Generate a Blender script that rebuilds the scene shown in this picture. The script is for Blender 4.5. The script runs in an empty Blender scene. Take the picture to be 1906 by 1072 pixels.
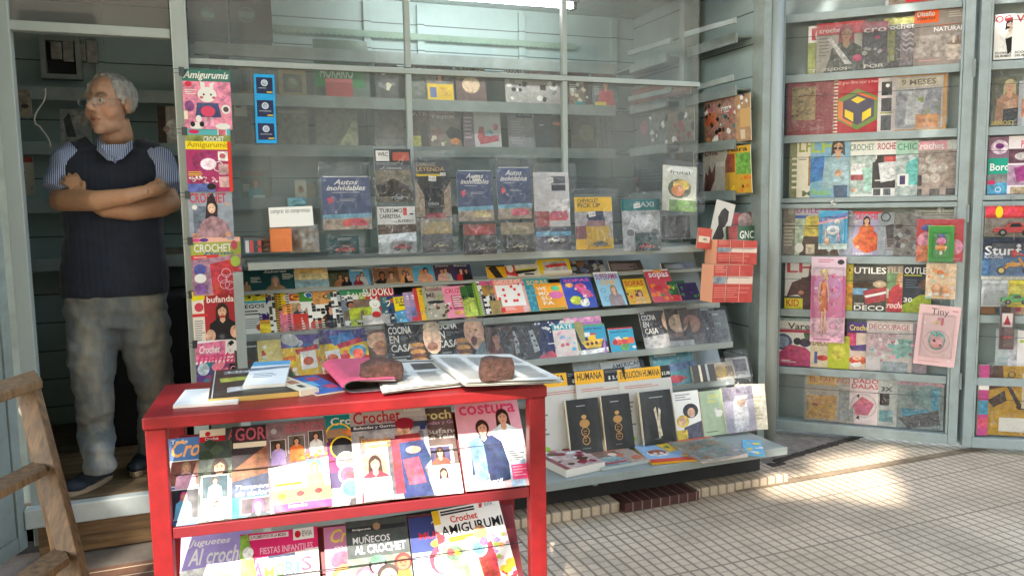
import bpy, bmesh, math, random
from mathutils import Vector as V, Matrix, noise
random.seed(7)
R = math.radians
sc = bpy.context.scene
COL = sc.collection
# ------------------------------------------------------------ camera
FP, CH = 1480.0, 1.38
yaw, pitch, roll = math.atan(FP/3850), R(6.0), R(.88)
_fx, _fy = math.sin(yaw), math.cos(yaw)
CF = V((_fx*math.cos(pitch), _fy*math.cos(pitch), -math.sin(pitch)))
_r0 = V((_fy, -_fx, 0)); _u0 = _r0.cross(CF)
CR = _r0*math.cos(roll)-_u0*math.sin(roll); CU = _u0*math.cos(roll)+_r0*math.sin(roll)
CP = V((0, 0, CH))
cd = bpy.data.cameras.new('camera'); cam = bpy.data.objects.new('camera', cd); COL.objects.link(cam)
cd.sensor_width = 36; cd.lens = FP/1906*36; cd.clip_end = 500; cd.clip_start = .05
cam.matrix_world = Matrix(((CR.x, CU.x, -CF.x, CP.x), (CR.y, CU.y, -CF.y, CP.y), (CR.z, CU.z, -CF.z, CP.z), (0, 0, 0, 1)))
sc.camera = cam
# ------------------------------------------------------------ world, sun, exposure
SUN = V((.36, .64, -.68)).normalized()          # direction the light travels
w = bpy.data.worlds.new('World'); sc.world = w; w.use_nodes = True
nt = w.node_tree; sky = nt.nodes.new('ShaderNodeTexSky'); sky.sky_type = 'NISHITA'; sky.sun_disc = False
sky.sun_elevation = math.asin(-SUN.z); sky.sun_rotation = math.atan2(-SUN.x, -SUN.y)
bg = nt.nodes['Background']; bg.inputs[1].default_value = .15; 
wt = nt.nodes.new('ShaderNodeMix'); wt.data_type = 'RGBA'; wt.blend_type = 'MULTIPLY'; wt.inputs[0].default_value = 1; wt.inputs[7].default_value = (1, .86, .69, 1)   # hazy, warm balanced daylight
nt.links.new(sky.outputs[0], wt.inputs[6]); nt.links.new(wt.outputs[2], bg.inputs[0])
sd = bpy.data.lights.new('sun', 'SUN'); sd.energy = 1.5; sd.angle = R(.9); sd.color = (1, .94, .84)
so = bpy.data.objects.new('sun', sd); COL.objects.link(so); so.rotation_mode = 'QUATERNION'
so.rotation_quaternion = SUN.to_track_quat('-Z', 'Y')
vs = sc.view_settings; vs.view_transform = 'Standard'; vs.look = 'None'; vs.gamma = 1; vs.exposure = 3.1
sc.render.engine = 'CYCLES'
cy = sc.cycles; cy.max_bounces = 8; cy.transparent_max_bounces = 32; cy.diffuse_bounces = 4; cy.glossy_bounces = 3
cy.caustics_reflective = False; cy.caustics_refractive = False; cy.sample_clamp_indirect = 6; cy.use_denoising = True

# ------------------------------------------------------------ helpers
def ray(px, py): return CF + CR*((px-953)/FP) + CU*((536-py)/FP)
class Pl:
    """a real plane in the scene: origin, u (right), v (up), n towards the street"""
    def __init__(s, o, u, v):
        s.o = V(o); s.u = V(u).normalized(); s.v = V(v).normalized(); s.n = s.u.cross(s.v).normalized(); s.k = 0
    def hit(s, px, py):
        d = ray(px, py); return CP + d*((s.n.dot(s.o-CP))/s.n.dot(d))
    def uv(s, px, py):
        q = s.hit(px, py)-s.o; return q.dot(s.u), q.dot(s.v)
def plX(y, z=0, lean=0, x=0):  # plane facing the street, leaning back by lean degrees
    return Pl((x, y, z), (1, 0, 0), (0, math.sin(R(lean)), math.cos(R(lean))))
def plZ(z): return Pl((0, 0, z), (1, 0, 0), (0, 1, 0))
def lin(c):
    if isinstance(c, str): c = tuple(int(c[i:i+2], 16)/255 for i in (0, 2, 4))
    return tuple((x/12.92 if x <= .04045 else ((x+.055)/1.055)**2.4) for x in c[:3])
PAL = dict(w='e8e6e0', k='1c1c20', r='c8202c', p='e0508a', P='f0b0c4', y='f0d020', o='e87820', O='f0a860', g='3c8c3c', G='a4c050',
    b='2858a8', B='70b8dc', t='1c8c90', T='78c8c0', v='5a3888', V='b098d0', n='5c3c28', N='a08060', c='ece0c4', a='808488',
    A='b8bcbc', d='3c4450', m='8c2038', s='d8a080', S='9c6444', h='3a2418', H='c09050', q='5c6e4c', u='20284c', M='c06070', f='8c7458')
def pc(c): return lin(PAL.get(c, c))

def new_mat(name):
    m = bpy.data.materials.new(name); m.use_nodes = True
    n = m.node_tree; return m, n, n.nodes['Principled BSDF']
def mat(name, col, rough=.5, metal=0, noise_amt=.15, scale=6, bump=0, spec=.5, coat=0, dirt=None, stretch=(1, 1, 1), em=0):
    m, n, b = new_mat(name); c = lin(col) if isinstance(col, str) else col
    b.inputs['Roughness'].default_value = rough; b.inputs['Metallic'].default_value = metal
    b.inputs['Specular IOR Level'].default_value = spec; b.inputs['Coat Weight'].default_value = coat
    tc = n.nodes.new('ShaderNodeTexCoord'); mp = n.nodes.new('ShaderNodeMapping'); mp.inputs['Scale'].default_value = stretch
    n.links.new(tc.outputs['Object'], mp.inputs[0])
    nz = n.nodes.new('ShaderNodeTexNoise'); nz.inputs['Scale'].default_value = scale; nz.inputs['Detail'].default_value = 6; nz.inputs['Roughness'].default_value = .65
    n.links.new(mp.outputs[0], nz.inputs[0])
    cr = n.nodes.new('ShaderNodeValToRGB'); e = cr.color_ramp.elements
    e[0].position = .3; e[1].position = .7
    d = lin(dirt) if dirt else tuple(x*(1-noise_amt) for x in c)
    e[0].color = (*[d[i]*noise_amt*2+c[i]*(1-noise_amt*2) for i in range(3)], 1) if dirt else (*d, 1)
    e[1].color = (*[min(1, x*(1+noise_amt*.6)) for x in c], 1)
    n.links.new(nz.outputs[0], cr.inputs[0]); n.links.new(cr.outputs[0], b.inputs['Base Color'])
    if bump:
        bp = n.nodes.new('ShaderNodeBump'); bp.inputs['Strength'].default_value = bump; bp.inputs['Distance'].default_value = .01
        n.links.new(nz.outputs[0], bp.inputs['Height']); n.links.new(bp.outputs[0], b.inputs['Normal'])
    if em:
        b.inputs['Emission Color'].default_value = (*c, 1); b.inputs['Emission Strength'].default_value = em
    return m
def bsdf(m): return m.node_tree.nodes['Principled BSDF']

def planks_mat(name, col, axis, pitch_, rough=.55, wear='5a5046'):
    """painted boards: thin dark joints every pitch_ metres along axis, scuffed paint"""
    m = mat(name, col, rough, noise_amt=.12, scale=4, bump=.08)
    n = m.node_tree; b = bsdf(m); old = b.inputs['Base Color'].links[0].from_socket
    tc = n.nodes.new('ShaderNodeTexCoord'); sx = n.nodes.new('ShaderNodeSeparateXYZ'); n.links.new(tc.outputs['Object'], sx.inputs[0])
    d = n.nodes.new('ShaderNodeMath'); d.operation = 'DIVIDE'; d.inputs[1].default_value = pitch_; n.links.new(sx.outputs[axis], d.inputs[0])
    f = n.nodes.new('ShaderNodeMath'); f.operation = 'FRACT'; n.links.new(d.outputs[0], f.inputs[0])
    l = n.nodes.new('ShaderNodeMath'); l.operation = 'LESS_THAN'; l.inputs[1].default_value = .045; n.links.new(f.outputs[0], l.inputs[0])
    mx = n.nodes.new('ShaderNodeMix'); mx.data_type = 'RGBA'; n.links.new(l.outputs[0], mx.inputs[0]); n.links.new(old, mx.inputs[6])
    mx.inputs[7].default_value = (*[x*.22 for x in lin(col)], 1); n.links.new(mx.outputs[2], b.inputs['Base Color'])
    return m
TEAL = '9aa8a9'
M_teal = mat('teal_paint', TEAL, .42, noise_amt=.15, scale=11, bump=.06, dirt='6e6a5e')
M_tealD = mat('teal_paint_worn', '8a9694', .5, noise_amt=.18, scale=9, bump=.08, dirt='5c5848')
M_board = planks_mat('teal_boards', '8c9e9d', 2, .17)
M_back = planks_mat('teal_back_boards', '9db2b0', 2, .155)
M_white = mat('white_paint', 'c4ccca', .4, noise_amt=.12, dirt='786e5c')
M_redm = mat('red_metal', '861d20', .4, noise_amt=.16, scale=22, bump=.05, dirt='4a1a18', spec=.3)
M_redd = mat('maroon_metal', '7c2228', .4, noise_amt=.12, scale=9, dirt='4c1a1c')
M_post = mat('post_paint', 'a0aaa7', .35, noise_amt=.1, scale=7, dirt='6a685c', stretch=(1, 1, .2))
M_darkfr = mat('dark_frame', '3c4646', .45, noise_amt=.2)
M_cord = mat('elastic_cord', '2a282a', .7)
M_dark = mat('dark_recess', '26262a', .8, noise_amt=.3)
M_steel = mat('worn_steel', '9a9c98', .38, metal=.8, noise_amt=.3, scale=30, bump=.1, dirt='4c4030')
M_blk = mat('black_plastic', '1a1a1c', .35)
M_paper = mat('paper_white', 'e6e3d8', .7, noise_amt=.05)
M_conc = mat('rough_concrete', '837870', .9, noise_amt=.4, scale=18, bump=.8)
M_fluo = mat('lamp_tube', 'ffffff', em=9)

def wood_mat(name, col, dark, sc_=(14, 14, 1.2), rough=.6, s=3):
    m = mat(name, col, rough, noise_amt=.45, scale=s, bump=.25, stretch=sc_, dirt=dark); return m
M_wood = wood_mat('ladder_wood', '7c5e3c', '3a2818', (18, 18, 1.6))
M_floorw = wood_mat('floor_boards', '8a7458', '3c3024', (1.2, 16, 10), .6)

def print_material():
    m, n, b = new_mat('printed_paper')
    at = n.nodes.new('ShaderNodeAttribute'); at.attribute_name = 'Col'
    tc = n.nodes.new('ShaderNodeTexCoord'); oi = n.nodes.new('ShaderNodeObjectInfo')
    ad = n.nodes.new('ShaderNodeVectorMath'); ad.operation = 'ADD'; n.links.new(tc.outputs['Object'], ad.inputs[0])
    ml = n.nodes.new('ShaderNodeVectorMath'); ml.operation = 'MULTIPLY'; ml.inputs[1].default_value = (7, 13, 5)
    cx = n.nodes.new('ShaderNodeCombineXYZ')
    for i in range(3): n.links.new(oi.outputs['Random'], cx.inputs[i])
    n.links.new(cx.outputs[0], ml.inputs[0]); n.links.new(ml.outputs[0], ad.inputs[1])
    def nz(s, d):
        q = n.nodes.new('ShaderNodeTexNoise'); q.inputs['Scale'].default_value = s; q.inputs['Detail'].default_value = d; q.inputs['Roughness'].default_value = .7
        n.links.new(ad.outputs[0], q.inputs[0]); return q
    a = nz(36, 4)
    mr = n.nodes.new('ShaderNodeMapRange'); mr.inputs[1].default_value = .33; mr.inputs[2].default_value = .67; mr.inputs[3].default_value = .5; mr.inputs[4].default_value = 1.38
    n.links.new(a.outputs[0], mr.inputs[0])
    v1 = n.nodes.new('ShaderNodeVectorMath'); v1.operation = 'SCALE'; n.links.new(at.outputs['Color'], v1.inputs[0]); n.links.new(mr.outputs[0], v1.inputs['Scale'])
    hs = n.nodes.new('ShaderNodeHueSaturation'); hm = n.nodes.new('ShaderNodeMapRange'); hm.inputs[3].default_value = .46; hm.inputs[4].default_value = .54
    c2 = nz(22, 2); n.links.new(c2.outputs[0], hm.inputs[0]); n.links.new(hm.outputs[0], hs.inputs['Hue']); hs.inputs['Saturation'].default_value = .95
    n.links.new(v1.outputs[0], hs.inputs['Color'])
    mx = n.nodes.new('ShaderNodeMix'); mx.data_type = 'RGBA'; n.links.new(at.outputs['Alpha'], mx.inputs[0])
    n.links.new(at.outputs['Color'], mx.inputs[6]); n.links.new(hs.outputs[0], mx.inputs[7])
    n.links.new(mx.outputs[2], b.inputs['Base Color'])
    b.inputs['Roughness'].default_value = .38; b.inputs['Specular IOR Level'].default_value = .45
    w_ = nz(9, 2); bp = n.nodes.new('ShaderNodeBump'); bp.inputs['Strength'].default_value = .25; bp.inputs['Distance'].default_value = .02
    n.links.new(w_.outputs[0], bp.inputs['Height']); n.links.new(bp.outputs[0], b.inputs['Normal'])
    return m
M_print = print_material()

def glassy(name, refl, rough, tint=(1, 1, 1), dust_haze=0, bump=0, bscale=20, hazecol=(.6, .62, .6), crease_glint=0):
    m = bpy.data.materials.new(name); m.use_nodes = True; n = m.node_tree; n.nodes.clear()
    out = n.nodes.new('ShaderNodeOutputMaterial'); tr = n.nodes.new('ShaderNodeBsdfTransparent'); tr.inputs[0].default_value = (*tint, 1)
    gl = n.nodes.new('ShaderNodeBsdfGlossy'); gl.inputs['Roughness'].default_value = rough
    fr = n.nodes.new('ShaderNodeLayerWeight'); fr.inputs[0].default_value = .35
    mr = n.nodes.new('ShaderNodeMapRange'); mr.inputs[3].default_value = refl; mr.inputs[4].default_value = min(1, refl+.45); n.links.new(fr.outputs['Fresnel'], mr.inputs[0])
    mx = n.nodes.new('ShaderNodeMixShader'); n.links.new(mr.outputs[0], mx.inputs[0]); n.links.new(tr.outputs[0], mx.inputs[1]); n.links.new(gl.outputs[0], mx.inputs[2])
    last = mx
    if bump:
        tc = n.nodes.new('ShaderNodeTexCoord'); nz = n.nodes.new('ShaderNodeTexNoise'); nz.inputs['Scale'].default_value = bscale; nz.inputs['Detail'].default_value = 3
        nz.inputs['Distortion'].default_value = 1.5; n.links.new(tc.outputs['Object'], nz.inputs[0])
        bp = n.nodes.new('ShaderNodeBump'); bp.inputs['Strength'].default_value = bump; bp.inputs['Distance'].default_value = .03
        n.links.new(nz.outputs[0], bp.inputs['Height']); n.links.new(bp.outputs[0], gl.inputs['Normal']); n.links.new(bp.outputs[0], fr.inputs['Normal'])
    if dust_haze:
        df = n.nodes.new('ShaderNodeBsdfDiffuse'); df.inputs[0].default_value = (*hazecol, 1)
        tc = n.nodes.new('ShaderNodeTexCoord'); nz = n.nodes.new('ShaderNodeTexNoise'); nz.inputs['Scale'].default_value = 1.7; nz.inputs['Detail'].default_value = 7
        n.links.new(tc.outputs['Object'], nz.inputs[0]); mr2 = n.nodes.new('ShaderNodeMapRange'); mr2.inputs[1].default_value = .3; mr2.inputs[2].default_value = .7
        mr2.inputs[3].default_value = dust_haze*.5; mr2.inputs[4].default_value = dust_haze*1.5; n.links.new(nz.outputs[0], mr2.inputs[0])
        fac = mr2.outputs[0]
        if crease_glint:   # sharp creases of crumpled film, whitened to paint in crinkle highlights
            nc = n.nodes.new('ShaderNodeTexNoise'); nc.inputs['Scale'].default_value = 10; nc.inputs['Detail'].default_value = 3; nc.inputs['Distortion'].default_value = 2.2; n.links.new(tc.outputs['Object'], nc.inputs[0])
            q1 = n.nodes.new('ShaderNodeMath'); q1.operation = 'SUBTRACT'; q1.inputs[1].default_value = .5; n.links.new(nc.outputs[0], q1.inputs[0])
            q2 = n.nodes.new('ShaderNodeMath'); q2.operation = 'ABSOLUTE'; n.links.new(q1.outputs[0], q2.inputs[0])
            q3 = n.nodes.new('ShaderNodeMapRange'); q3.inputs[1].default_value = 0; q3.inputs[2].default_value = .011; q3.inputs[3].default_value = crease_glint; q3.inputs[4].default_value = 0; n.links.new(q2.outputs[0], q3.inputs[0])
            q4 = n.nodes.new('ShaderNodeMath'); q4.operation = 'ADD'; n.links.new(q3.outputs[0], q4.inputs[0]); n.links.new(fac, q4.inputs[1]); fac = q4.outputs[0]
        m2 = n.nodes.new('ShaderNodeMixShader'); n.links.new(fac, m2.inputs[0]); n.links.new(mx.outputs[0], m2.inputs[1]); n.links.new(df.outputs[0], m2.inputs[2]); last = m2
    n.links.new(last.outputs[0], out.inputs[0]); return m
M_glass = glassy('window_glass', .06, .01, (.93, .97, .96), dust_haze=.13, hazecol=(.6, .66, .66))  # diffuse film: dust plus painted haze standing in for pale reflections
M_sleeve = glassy('clear_plastic', .02, .15, (.98, .98, .98), dust_haze=.012, bump=1.0, bscale=20, hazecol=(.8, .8, .8), crease_glint=.30)
M_blister = glassy('blister_plastic', .05, .06, (.96, .97, .98), dust_haze=.02, bump=.2, bscale=30)

ROOT = {}
class MB:
    """collects coloured faces, then links them as ONE mesh object"""
    def __init__(s): s.v = []; s.f = []; s.c = []; s.m = []
    def face(s, pts, c='w', tex=0, m=0):
        i = len(s.v); s.v += [tuple(p) for p in pts]; s.f.append(tuple(range(i, i+len(pts))))
        s.c.append((*(pc(c) if isinstance(c, str) else c), tex)); s.m.append(m)
    def mesh(s, vs_, fs, c='w', tex=0, m=0, T=None):
        i = len(s.v); s.v += [tuple(T @ V(p)) if T else tuple(p) for p in vs_]; cc = (*(pc(c) if isinstance(c, str) else c), tex)
        for f in fs: s.f.append(tuple(i+k for k in f)); s.c.append(cc); s.m.append(m)
    def box(s, lo, hi, c='w', T=None, tex=0, m=0):
        x0, y0, z0 = lo; x1, y1, z1 = hi
        vs_ = [(x0, y0, z0), (x1, y0, z0), (x1, y1, z0), (x0, y1, z0), (x0, y0, z1), (x1, y0, z1), (x1, y1, z1), (x0, y1, z1)]
        s.mesh(vs_, [(0, 3, 2, 1), (4, 5, 6, 7), (0, 1, 5, 4), (1, 2, 6, 5), (2, 3, 7, 6), (3, 0, 4, 7)], c, tex, m, T)
    def bar(s, a, b, wd, th, up=(0, 0, 1), c='w', m=0):
        a, b = V(a), V(b); d = (b-a); L = d.length; d.normalize(); sx = d.cross(V(up)).normalized(); sy = sx.cross(d)
        T = Matrix((( *(sx), 0), (*(sy), 0), (*d, 0), (0, 0, 0, 1))).transposed(); T.translation = a
        s.box((-wd/2, -th/2, 0), (wd/2, th/2, L), c, T, 0, m)
    def tube(s, pts, r, n=6, c='w', m=0, cap=True):
        pts = [V(p) for p in pts]; rs = r if isinstance(r, (list, tuple)) else [r]*len(pts); rings = []
        a = None
        for i, p in enumerate(pts):
            d = (pts[min(i+1, len(pts)-1)]-pts[max(i-1, 0)]).normalized()
            if a is None: a = d.cross(V((.3, .2, 1)) if abs(d.z) < .9 else V((1, 0, 0))).normalized()
            else: a = (a-d*a.dot(d)).normalized()
            b = d.cross(a)
            rings.append([p+(a*math.cos(2*math.pi*k/n)+b*math.sin(2*math.pi*k/n))*rs[i] for k in range(n)])
        vs_ = [q for g in rings for q in g]; fs = []
        for i in range(len(pts)-1):
            for k in range(n): fs.append((i*n+k, i*n+(k+1) % n, (i+1)*n+(k+1) % n, (i+1)*n+k))
        if cap: fs += [tuple(range(n))[::-1], tuple((len(pts)-1)*n+k for k in range(n))]
        s.mesh(vs_, fs, c, 0, m)
    def ball(s, c0, r, c='w', n=10, m=0, T=None, tex=0):
        rx, ry, rz = r if isinstance(r, (list, tuple)) else (r, r, r); vs_ = []; fs = []; h = n//2+1
        for i in range(h+1):
            t = math.pi*i/h
            for k in range(n): p = 2*math.pi*k/n; vs_.append((c0[0]+rx*math.sin(t)*math.cos(p), c0[1]+ry*math.sin(t)*math.sin(p), c0[2]+rz*math.cos(t)))
        for i in range(h):
            for k in range(n): fs.append((i*n+k, (i+1)*n+k, (i+1)*n+(k+1) % n, i*n+(k+1) % n))
        s.mesh(vs_, fs, c, tex, m, T)
    def prism(s, prof, y0, y1, c='w', m=0, T=None):
        """profile in x,z swept along y"""
        n = len(prof); vs_ = [(x, y0, z) for x, z in prof]+[(x, y1, z) for x, z in prof]
        fs = [tuple(range(n)), tuple(range(2*n-1, n-1, -1))]+[(i, i+n, (i+1) % n+n, (i+1) % n) for i in range(n)]
        s.mesh(vs_, fs, c, 0, m, T)
    def build(s, name, mats, parent=None, world=True, bevel=0, smooth=False, label=None, bend=None):
        me = bpy.data.meshes.new(name); me.from_pydata(s.v, [], s.f)
        for m in (mats if isinstance(mats, (list, tuple)) else [mats]): me.materials.append(m)
        at = me.color_attributes.new('Col', 'FLOAT_COLOR', 'CORNER')
        buf = []
        for f, c in zip(s.f, s.c): buf += list(c)*len(f)
        at.data.foreach_set('color', buf); me.polygons.foreach_set('material_index', s.m)
        if bend:
            W, H, ax, ay = bend; b = bmesh.new(); b.from_mesh(me); N = 5
            for k in range(1, N): bmesh.ops.bisect_plane(b, geom=b.verts[:]+b.edges[:]+b.faces[:], plane_co=((k/N-.5)*W, 0, 0), plane_no=(1, 0, 0))
            for k in range(1, N): bmesh.ops.bisect_plane(b, geom=b.verts[:]+b.edges[:]+b.faces[:], plane_co=(0, k/N*H, 0), plane_no=(0, 1, 0))
            for k in range(1, 2*N): bmesh.ops.bisect_plane(b, geom=b.verts[:]+b.edges[:]+b.faces[:], plane_co=((k/N-.5)*W, 0, 0), plane_no=(1/W, 1/H, 0))
            def hh(i, j): x = i/N*2-1; y = j/N; return ax*x*x+ay*y*y+ax*.4*math.sin(x*2.1+y*3)
            for q in b.verts:     # one piecewise flat surface, so every printed layer stays parallel to the sheet
                fx = min(max(q.co.x/W+.5, 0), .99999)*N; fy = min(max(q.co.y/H, 0), .99999)*N; i, j = int(fx), int(fy); fx -= i; fy -= j
                if fx+fy <= 1: d = hh(i, j)+fx*(hh(i+1, j)-hh(i, j))+fy*(hh(i, j+1)-hh(i, j))
                else: d = hh(i+1, j+1)+(1-fx)*(hh(i, j+1)-hh(i+1, j+1))+(1-fy)*(hh(i+1, j)-hh(i+1, j+1))
                q.co.z += d
            b.to_mesh(me); b.free()
        if smooth: me.polygons.foreach_set('use_smooth', [True]*len(me.polygons))
        me.update()
        o = bpy.data.objects.new(name, me); COL.objects.link(o)
        if parent:
            o.parent = parent
            if world and parent.name in ROOT: o.matrix_parent_inverse = ROOT[parent.name].inverted()
        if bevel:
            b = o.modifiers.new('bevel', 'BEVEL'); b.width = bevel; b.segments = 2; b.limit_method = 'ANGLE'
        if label: o['label'] = label
        return o
def tag(o, label, cat=None, group=None, kind=None):
    if label: o['label'] = label
    if cat: o['category'] = cat
    if group: o['group'] = group
    if kind: o['kind'] = kind
    return o
def empty(name, loc, label=None, cat=None, group=None, T=None):
    o = bpy.data.objects.new(name, None); COL.objects.link(o); o.empty_display_size = .1
    M4 = T if T else Matrix.Translation(V(loc)); o.matrix_world = M4; ROOT[o.name] = M4
    return tag(o, label, cat, group)
def quickbox(name, lo, hi, m, parent=None, bevel=.002, T=None):
    b = MB(); b.box(lo, hi, T=T); return b.build(name, m, parent, bevel=bevel)

# ------------------------------------------------------------ setting: ground
def tile_material():
    m, n, b = new_mat('pavement_tiles'); tc = n.nodes.new('ShaderNodeTexCoord'); sx = n.nodes.new('ShaderNodeSeparateXYZ'); n.links.new(tc.outputs['Object'], sx.inputs[0])
    def mth(op, a, v=None, u=None):
        q = n.nodes.new('ShaderNodeMath'); q.operation = op
        (n.links.new(a, q.inputs[0]) if hasattr(a, 'links') or hasattr(a, 'is_linked') else None)
        if u is not None: n.links.new(u, q.inputs[1])
        elif v is not None: q.inputs[1].default_value = v
        return q.outputs[0]
    # wobble so that the grid is not machine perfect
    nz = n.nodes.new('ShaderNodeTexNoise'); nz.inputs['Scale'].default_value = 2.2; n.links.new(tc.outputs['Object'], nz.inputs[0])
    wob = mth('MULTIPLY', mth('SUBTRACT', nz.outputs[0], .5), .012)
    def groove(ax, per, wd, off=0.0):
        q = mth('FRACT', mth('DIVIDE', mth('ADD', mth('ADD', sx.outputs[ax], off), None, wob), per))
        a = mth('ABSOLUTE', mth('SUBTRACT', q, .5)); mr = n.nodes.new('ShaderNodeMapRange'); mr.interpolation_type = 'SMOOTHSTEP'
        mr.inputs[1].default_value = .5-wd/per; mr.inputs[2].default_value = .5-wd/per*.35; n.links.new(a, mr.inputs[0]); return mr.outputs[0]
    gx = groove(0, .048, .008); gy = groove(1, .0508, .0065, .004); jy = groove(1, .4064, .007, .004); jx = groove(0, .384, .006)
    gy2 = mth('MULTIPLY', gy, .55)
    mxx = mth('MAXIMUM', gx, None, gy2); mj = mth('MAXIMUM', jy, None, mth('MULTIPLY', jx, .9)); g = mth('MAXIMUM', mxx, None, mj)
    big = n.nodes.new('ShaderNodeTexNoise'); big.inputs['Scale'].default_value = 1.1; big.inputs['Detail'].default_value = 5; n.links.new(tc.outputs['Object'], big.inputs[0])
    fine = n.nodes.new('ShaderNodeTexNoise'); fine.inputs['Scale'].default_value = 220; fine.inputs['Detail'].default_value = 2; n.links.new(tc.outputs['Object'], fine.inputs[0])
    cr = n.nodes.new('ShaderNodeValToRGB'); e = cr.color_ramp.elements; e[0].position = .35; e[1].position = .7; e[0].color = (.50, .385, .27, 1); e[1].color = (.68, .54, .40, 1); n.links.new(big.outputs[0], cr.inputs[0])
    # each 40 cm tile its own tone
    wn = n.nodes.new('ShaderNodeTexWhiteNoise'); cb = n.nodes.new('ShaderNodeCombineXYZ')
    n.links.new(mth('FLOOR', mth('DIVIDE', mth('ADD', sx.outputs[0], .192), .384)), cb.inputs[0]); n.links.new(mth('FLOOR', mth('DIVIDE', mth('ADD', sx.outputs[1], .207), .4064)), cb.inputs[1]); n.links.new(cb.outputs[0], wn.inputs[0])
    st = n.nodes.new('ShaderNodeTexNoise'); st.inputs['Scale'].default_value = 3.1; st.inputs['Detail'].default_value = 9; st.inputs['Roughness'].default_value = .72; n.links.new(tc.outputs['Object'], st.inputs[0])
    sr = n.nodes.new('ShaderNodeMapRange'); sr.inputs[1].default_value = .36; sr.inputs[2].default_value = .56; sr.inputs[3].default_value = .82; sr.inputs[4].default_value = 1.03; n.links.new(st.outputs[0], sr.inputs[0])
    tone = mth('MULTIPLY', mth('ADD', mth('MULTIPLY', wn.outputs[0], .18), .91), None, sr.outputs[0])
    tf = n.nodes.new('ShaderNodeMapRange'); tf.inputs[1].default_value = .35; tf.inputs[2].default_value = .65; tf.inputs[3].default_value = .82; tf.inputs[4].default_value = 1.16; n.links.new(fine.outputs[0], tf.inputs[0])
    sc1 = n.nodes.new('ShaderNodeVectorMath'); sc1.operation = 'SCALE'; n.links.new(cr.outputs[0], sc1.inputs[0]); n.links.new(mth('MULTIPLY', tone, None, tf.outputs[0]), sc1.inputs['Scale'])
    mx = n.nodes.new('ShaderNodeMix'); mx.data_type = 'RGBA'; n.links.new(mth('MULTIPLY', g, .8), mx.inputs[0]); n.links.new(sc1.outputs[0], mx.inputs[6]); mx.inputs[7].default_value = (.16, .125, .09, 1)
    n.links.new(mx.outputs[2], b.inputs['Base Color']); b.inputs['Roughness'].default_value = .75
    h = mth('SUBTRACT', mth('MULTIPLY', fine.outputs[0], .12), None, g)
    bp = n.nodes.new('ShaderNodeBump'); bp.inputs['Strength'].default_value = .45; bp.inputs['Distance'].default_value = .004; n.links.new(h, bp.inputs['Height']); n.links.new(bp.outputs[0], b.inputs['Normal'])
    return m
M_tile = tile_material()
b = MB(); b.face([(-60, -60, 0), (60, -60, 0), (60, 60, 0), (-60, 60, 0)])
tag(b.build('pavement', M_tile), 'beige pavement of small grooved square tiles', kind='structure')
def striped(name, col, line, per, wd, ax=0, rough=.7):
    m = mat(name, col, rough, noise_amt=.25, scale=30, bump=.3); n = m.node_tree; bb = bsdf(m); old = bb.inputs['Base Color'].links[0].from_socket
    tc = n.nodes.new('ShaderNodeTexCoord'); sx = n.nodes.new('ShaderNodeSeparateXYZ'); n.links.new(tc.outputs['Object'], sx.inputs[0])
    d = n.nodes.new('ShaderNodeMath'); d.operation = 'DIVIDE'; d.inputs[1].default_value = per; n.links.new(sx.outputs[ax], d.inputs[0])
    f = n.nodes.new('ShaderNodeMath'); f.operation = 'FRACT'; n.links.new(d.outputs[0], f.inputs[0])
    l = n.nodes.new('ShaderNodeMath'); l.operation = 'LESS_THAN'; l.inputs[1].default_value = wd/per; n.links.new(f.outputs[0], l.inputs[0])
    mx = n.nodes.new('ShaderNodeMix'); mx.data_type = 'RGBA'; n.links.new(l.outputs[0], mx.inputs[0]); n.links.new(old, mx.inputs[6]); mx.inputs[7].default_value = (*lin(line), 1)
    n.links.new(mx.outputs[2], bb.inputs['Base Color']); return m
# raised tiled kerb in front of the kiosk, gutter and rough concrete
b = MB(); b.box((-.2, 3.06, -.02), (1.685, 3.6, .04)); b.box((2.085, 3.06, -.02), (2.62, 3.6, .04))
tag(b.build('kerb_strip', M_tile, bevel=.006), 'raised tiled strip under the display ledge', kind='structure')
b = MB(); b.box((1.69, 3.03, -.02), (2.08, 3.6, .043))
tag(b.build('kerb_tile', striped('maroon_tile', '48241f', '80685e', .048, .006)), 'dark maroon grooved tile set in the raised kerb', kind='structure')
b = MB(); b.face([(2.3, 3.04, .004), (9, 3.04, .004), (9, 3.092, .004), (2.3, 3.092, .004)])
tag(b.build('gutter', mat('gutter_earth', '8a765e', .95, noise_amt=.4, scale=12, bump=.6)), 'earth filled gutter joint across the pavement', kind='structure')
b = MB(); n_ = 40; top = [(2.55+i*.05, 3.30+.02*noise.noise(V((i*.7, 0, 3)))+(.012*i if i > 3 else 0)) for i in range(n_)]
for i in range(n_-1):
    x0, y0 = top[i]; x1, y1 = top[i+1]; b.face([(x0, y0, .006), (x1, y1, .006), (x1, 6.5, .006), (x0, 6.5, .006)])
tag(b.build('concrete_patch', M_conc), 'rough broken concrete beside the kiosk foot', kind='structure')
b = MB()
for k in range(36):
    x = 2.6+k*.05; y = 3.29+(.012*k if k > 3 else 0); b.ball((x, y, .0), (.05, .018+.012*random.random(), .012), n=7)
tag(b.build('concrete_edge', mat('dark_broken_edge', '3a332e', .95, noise_amt=.4, bump=.6, scale=20)), 'dark crumbled edge of the concrete', kind='structure')
b = MB(); b.face([(-3, 2.2, .004), (-.15, 2.2, .004), (-.15, 3.34, .004), (-3, 3.34, .004)])
tag(b.build('entrance_paving', striped('brown_striped_tile', '6e4c3a', 'b8a68c', .075, .008, 1)), 'brown grooved paving by the kiosk door', kind='structure')
b = MB(); b.face([(-3, 3.34, .004), (-.15, 3.34, .004), (-.15, 3.62, .004), (-3, 3.62, .004)])
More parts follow.
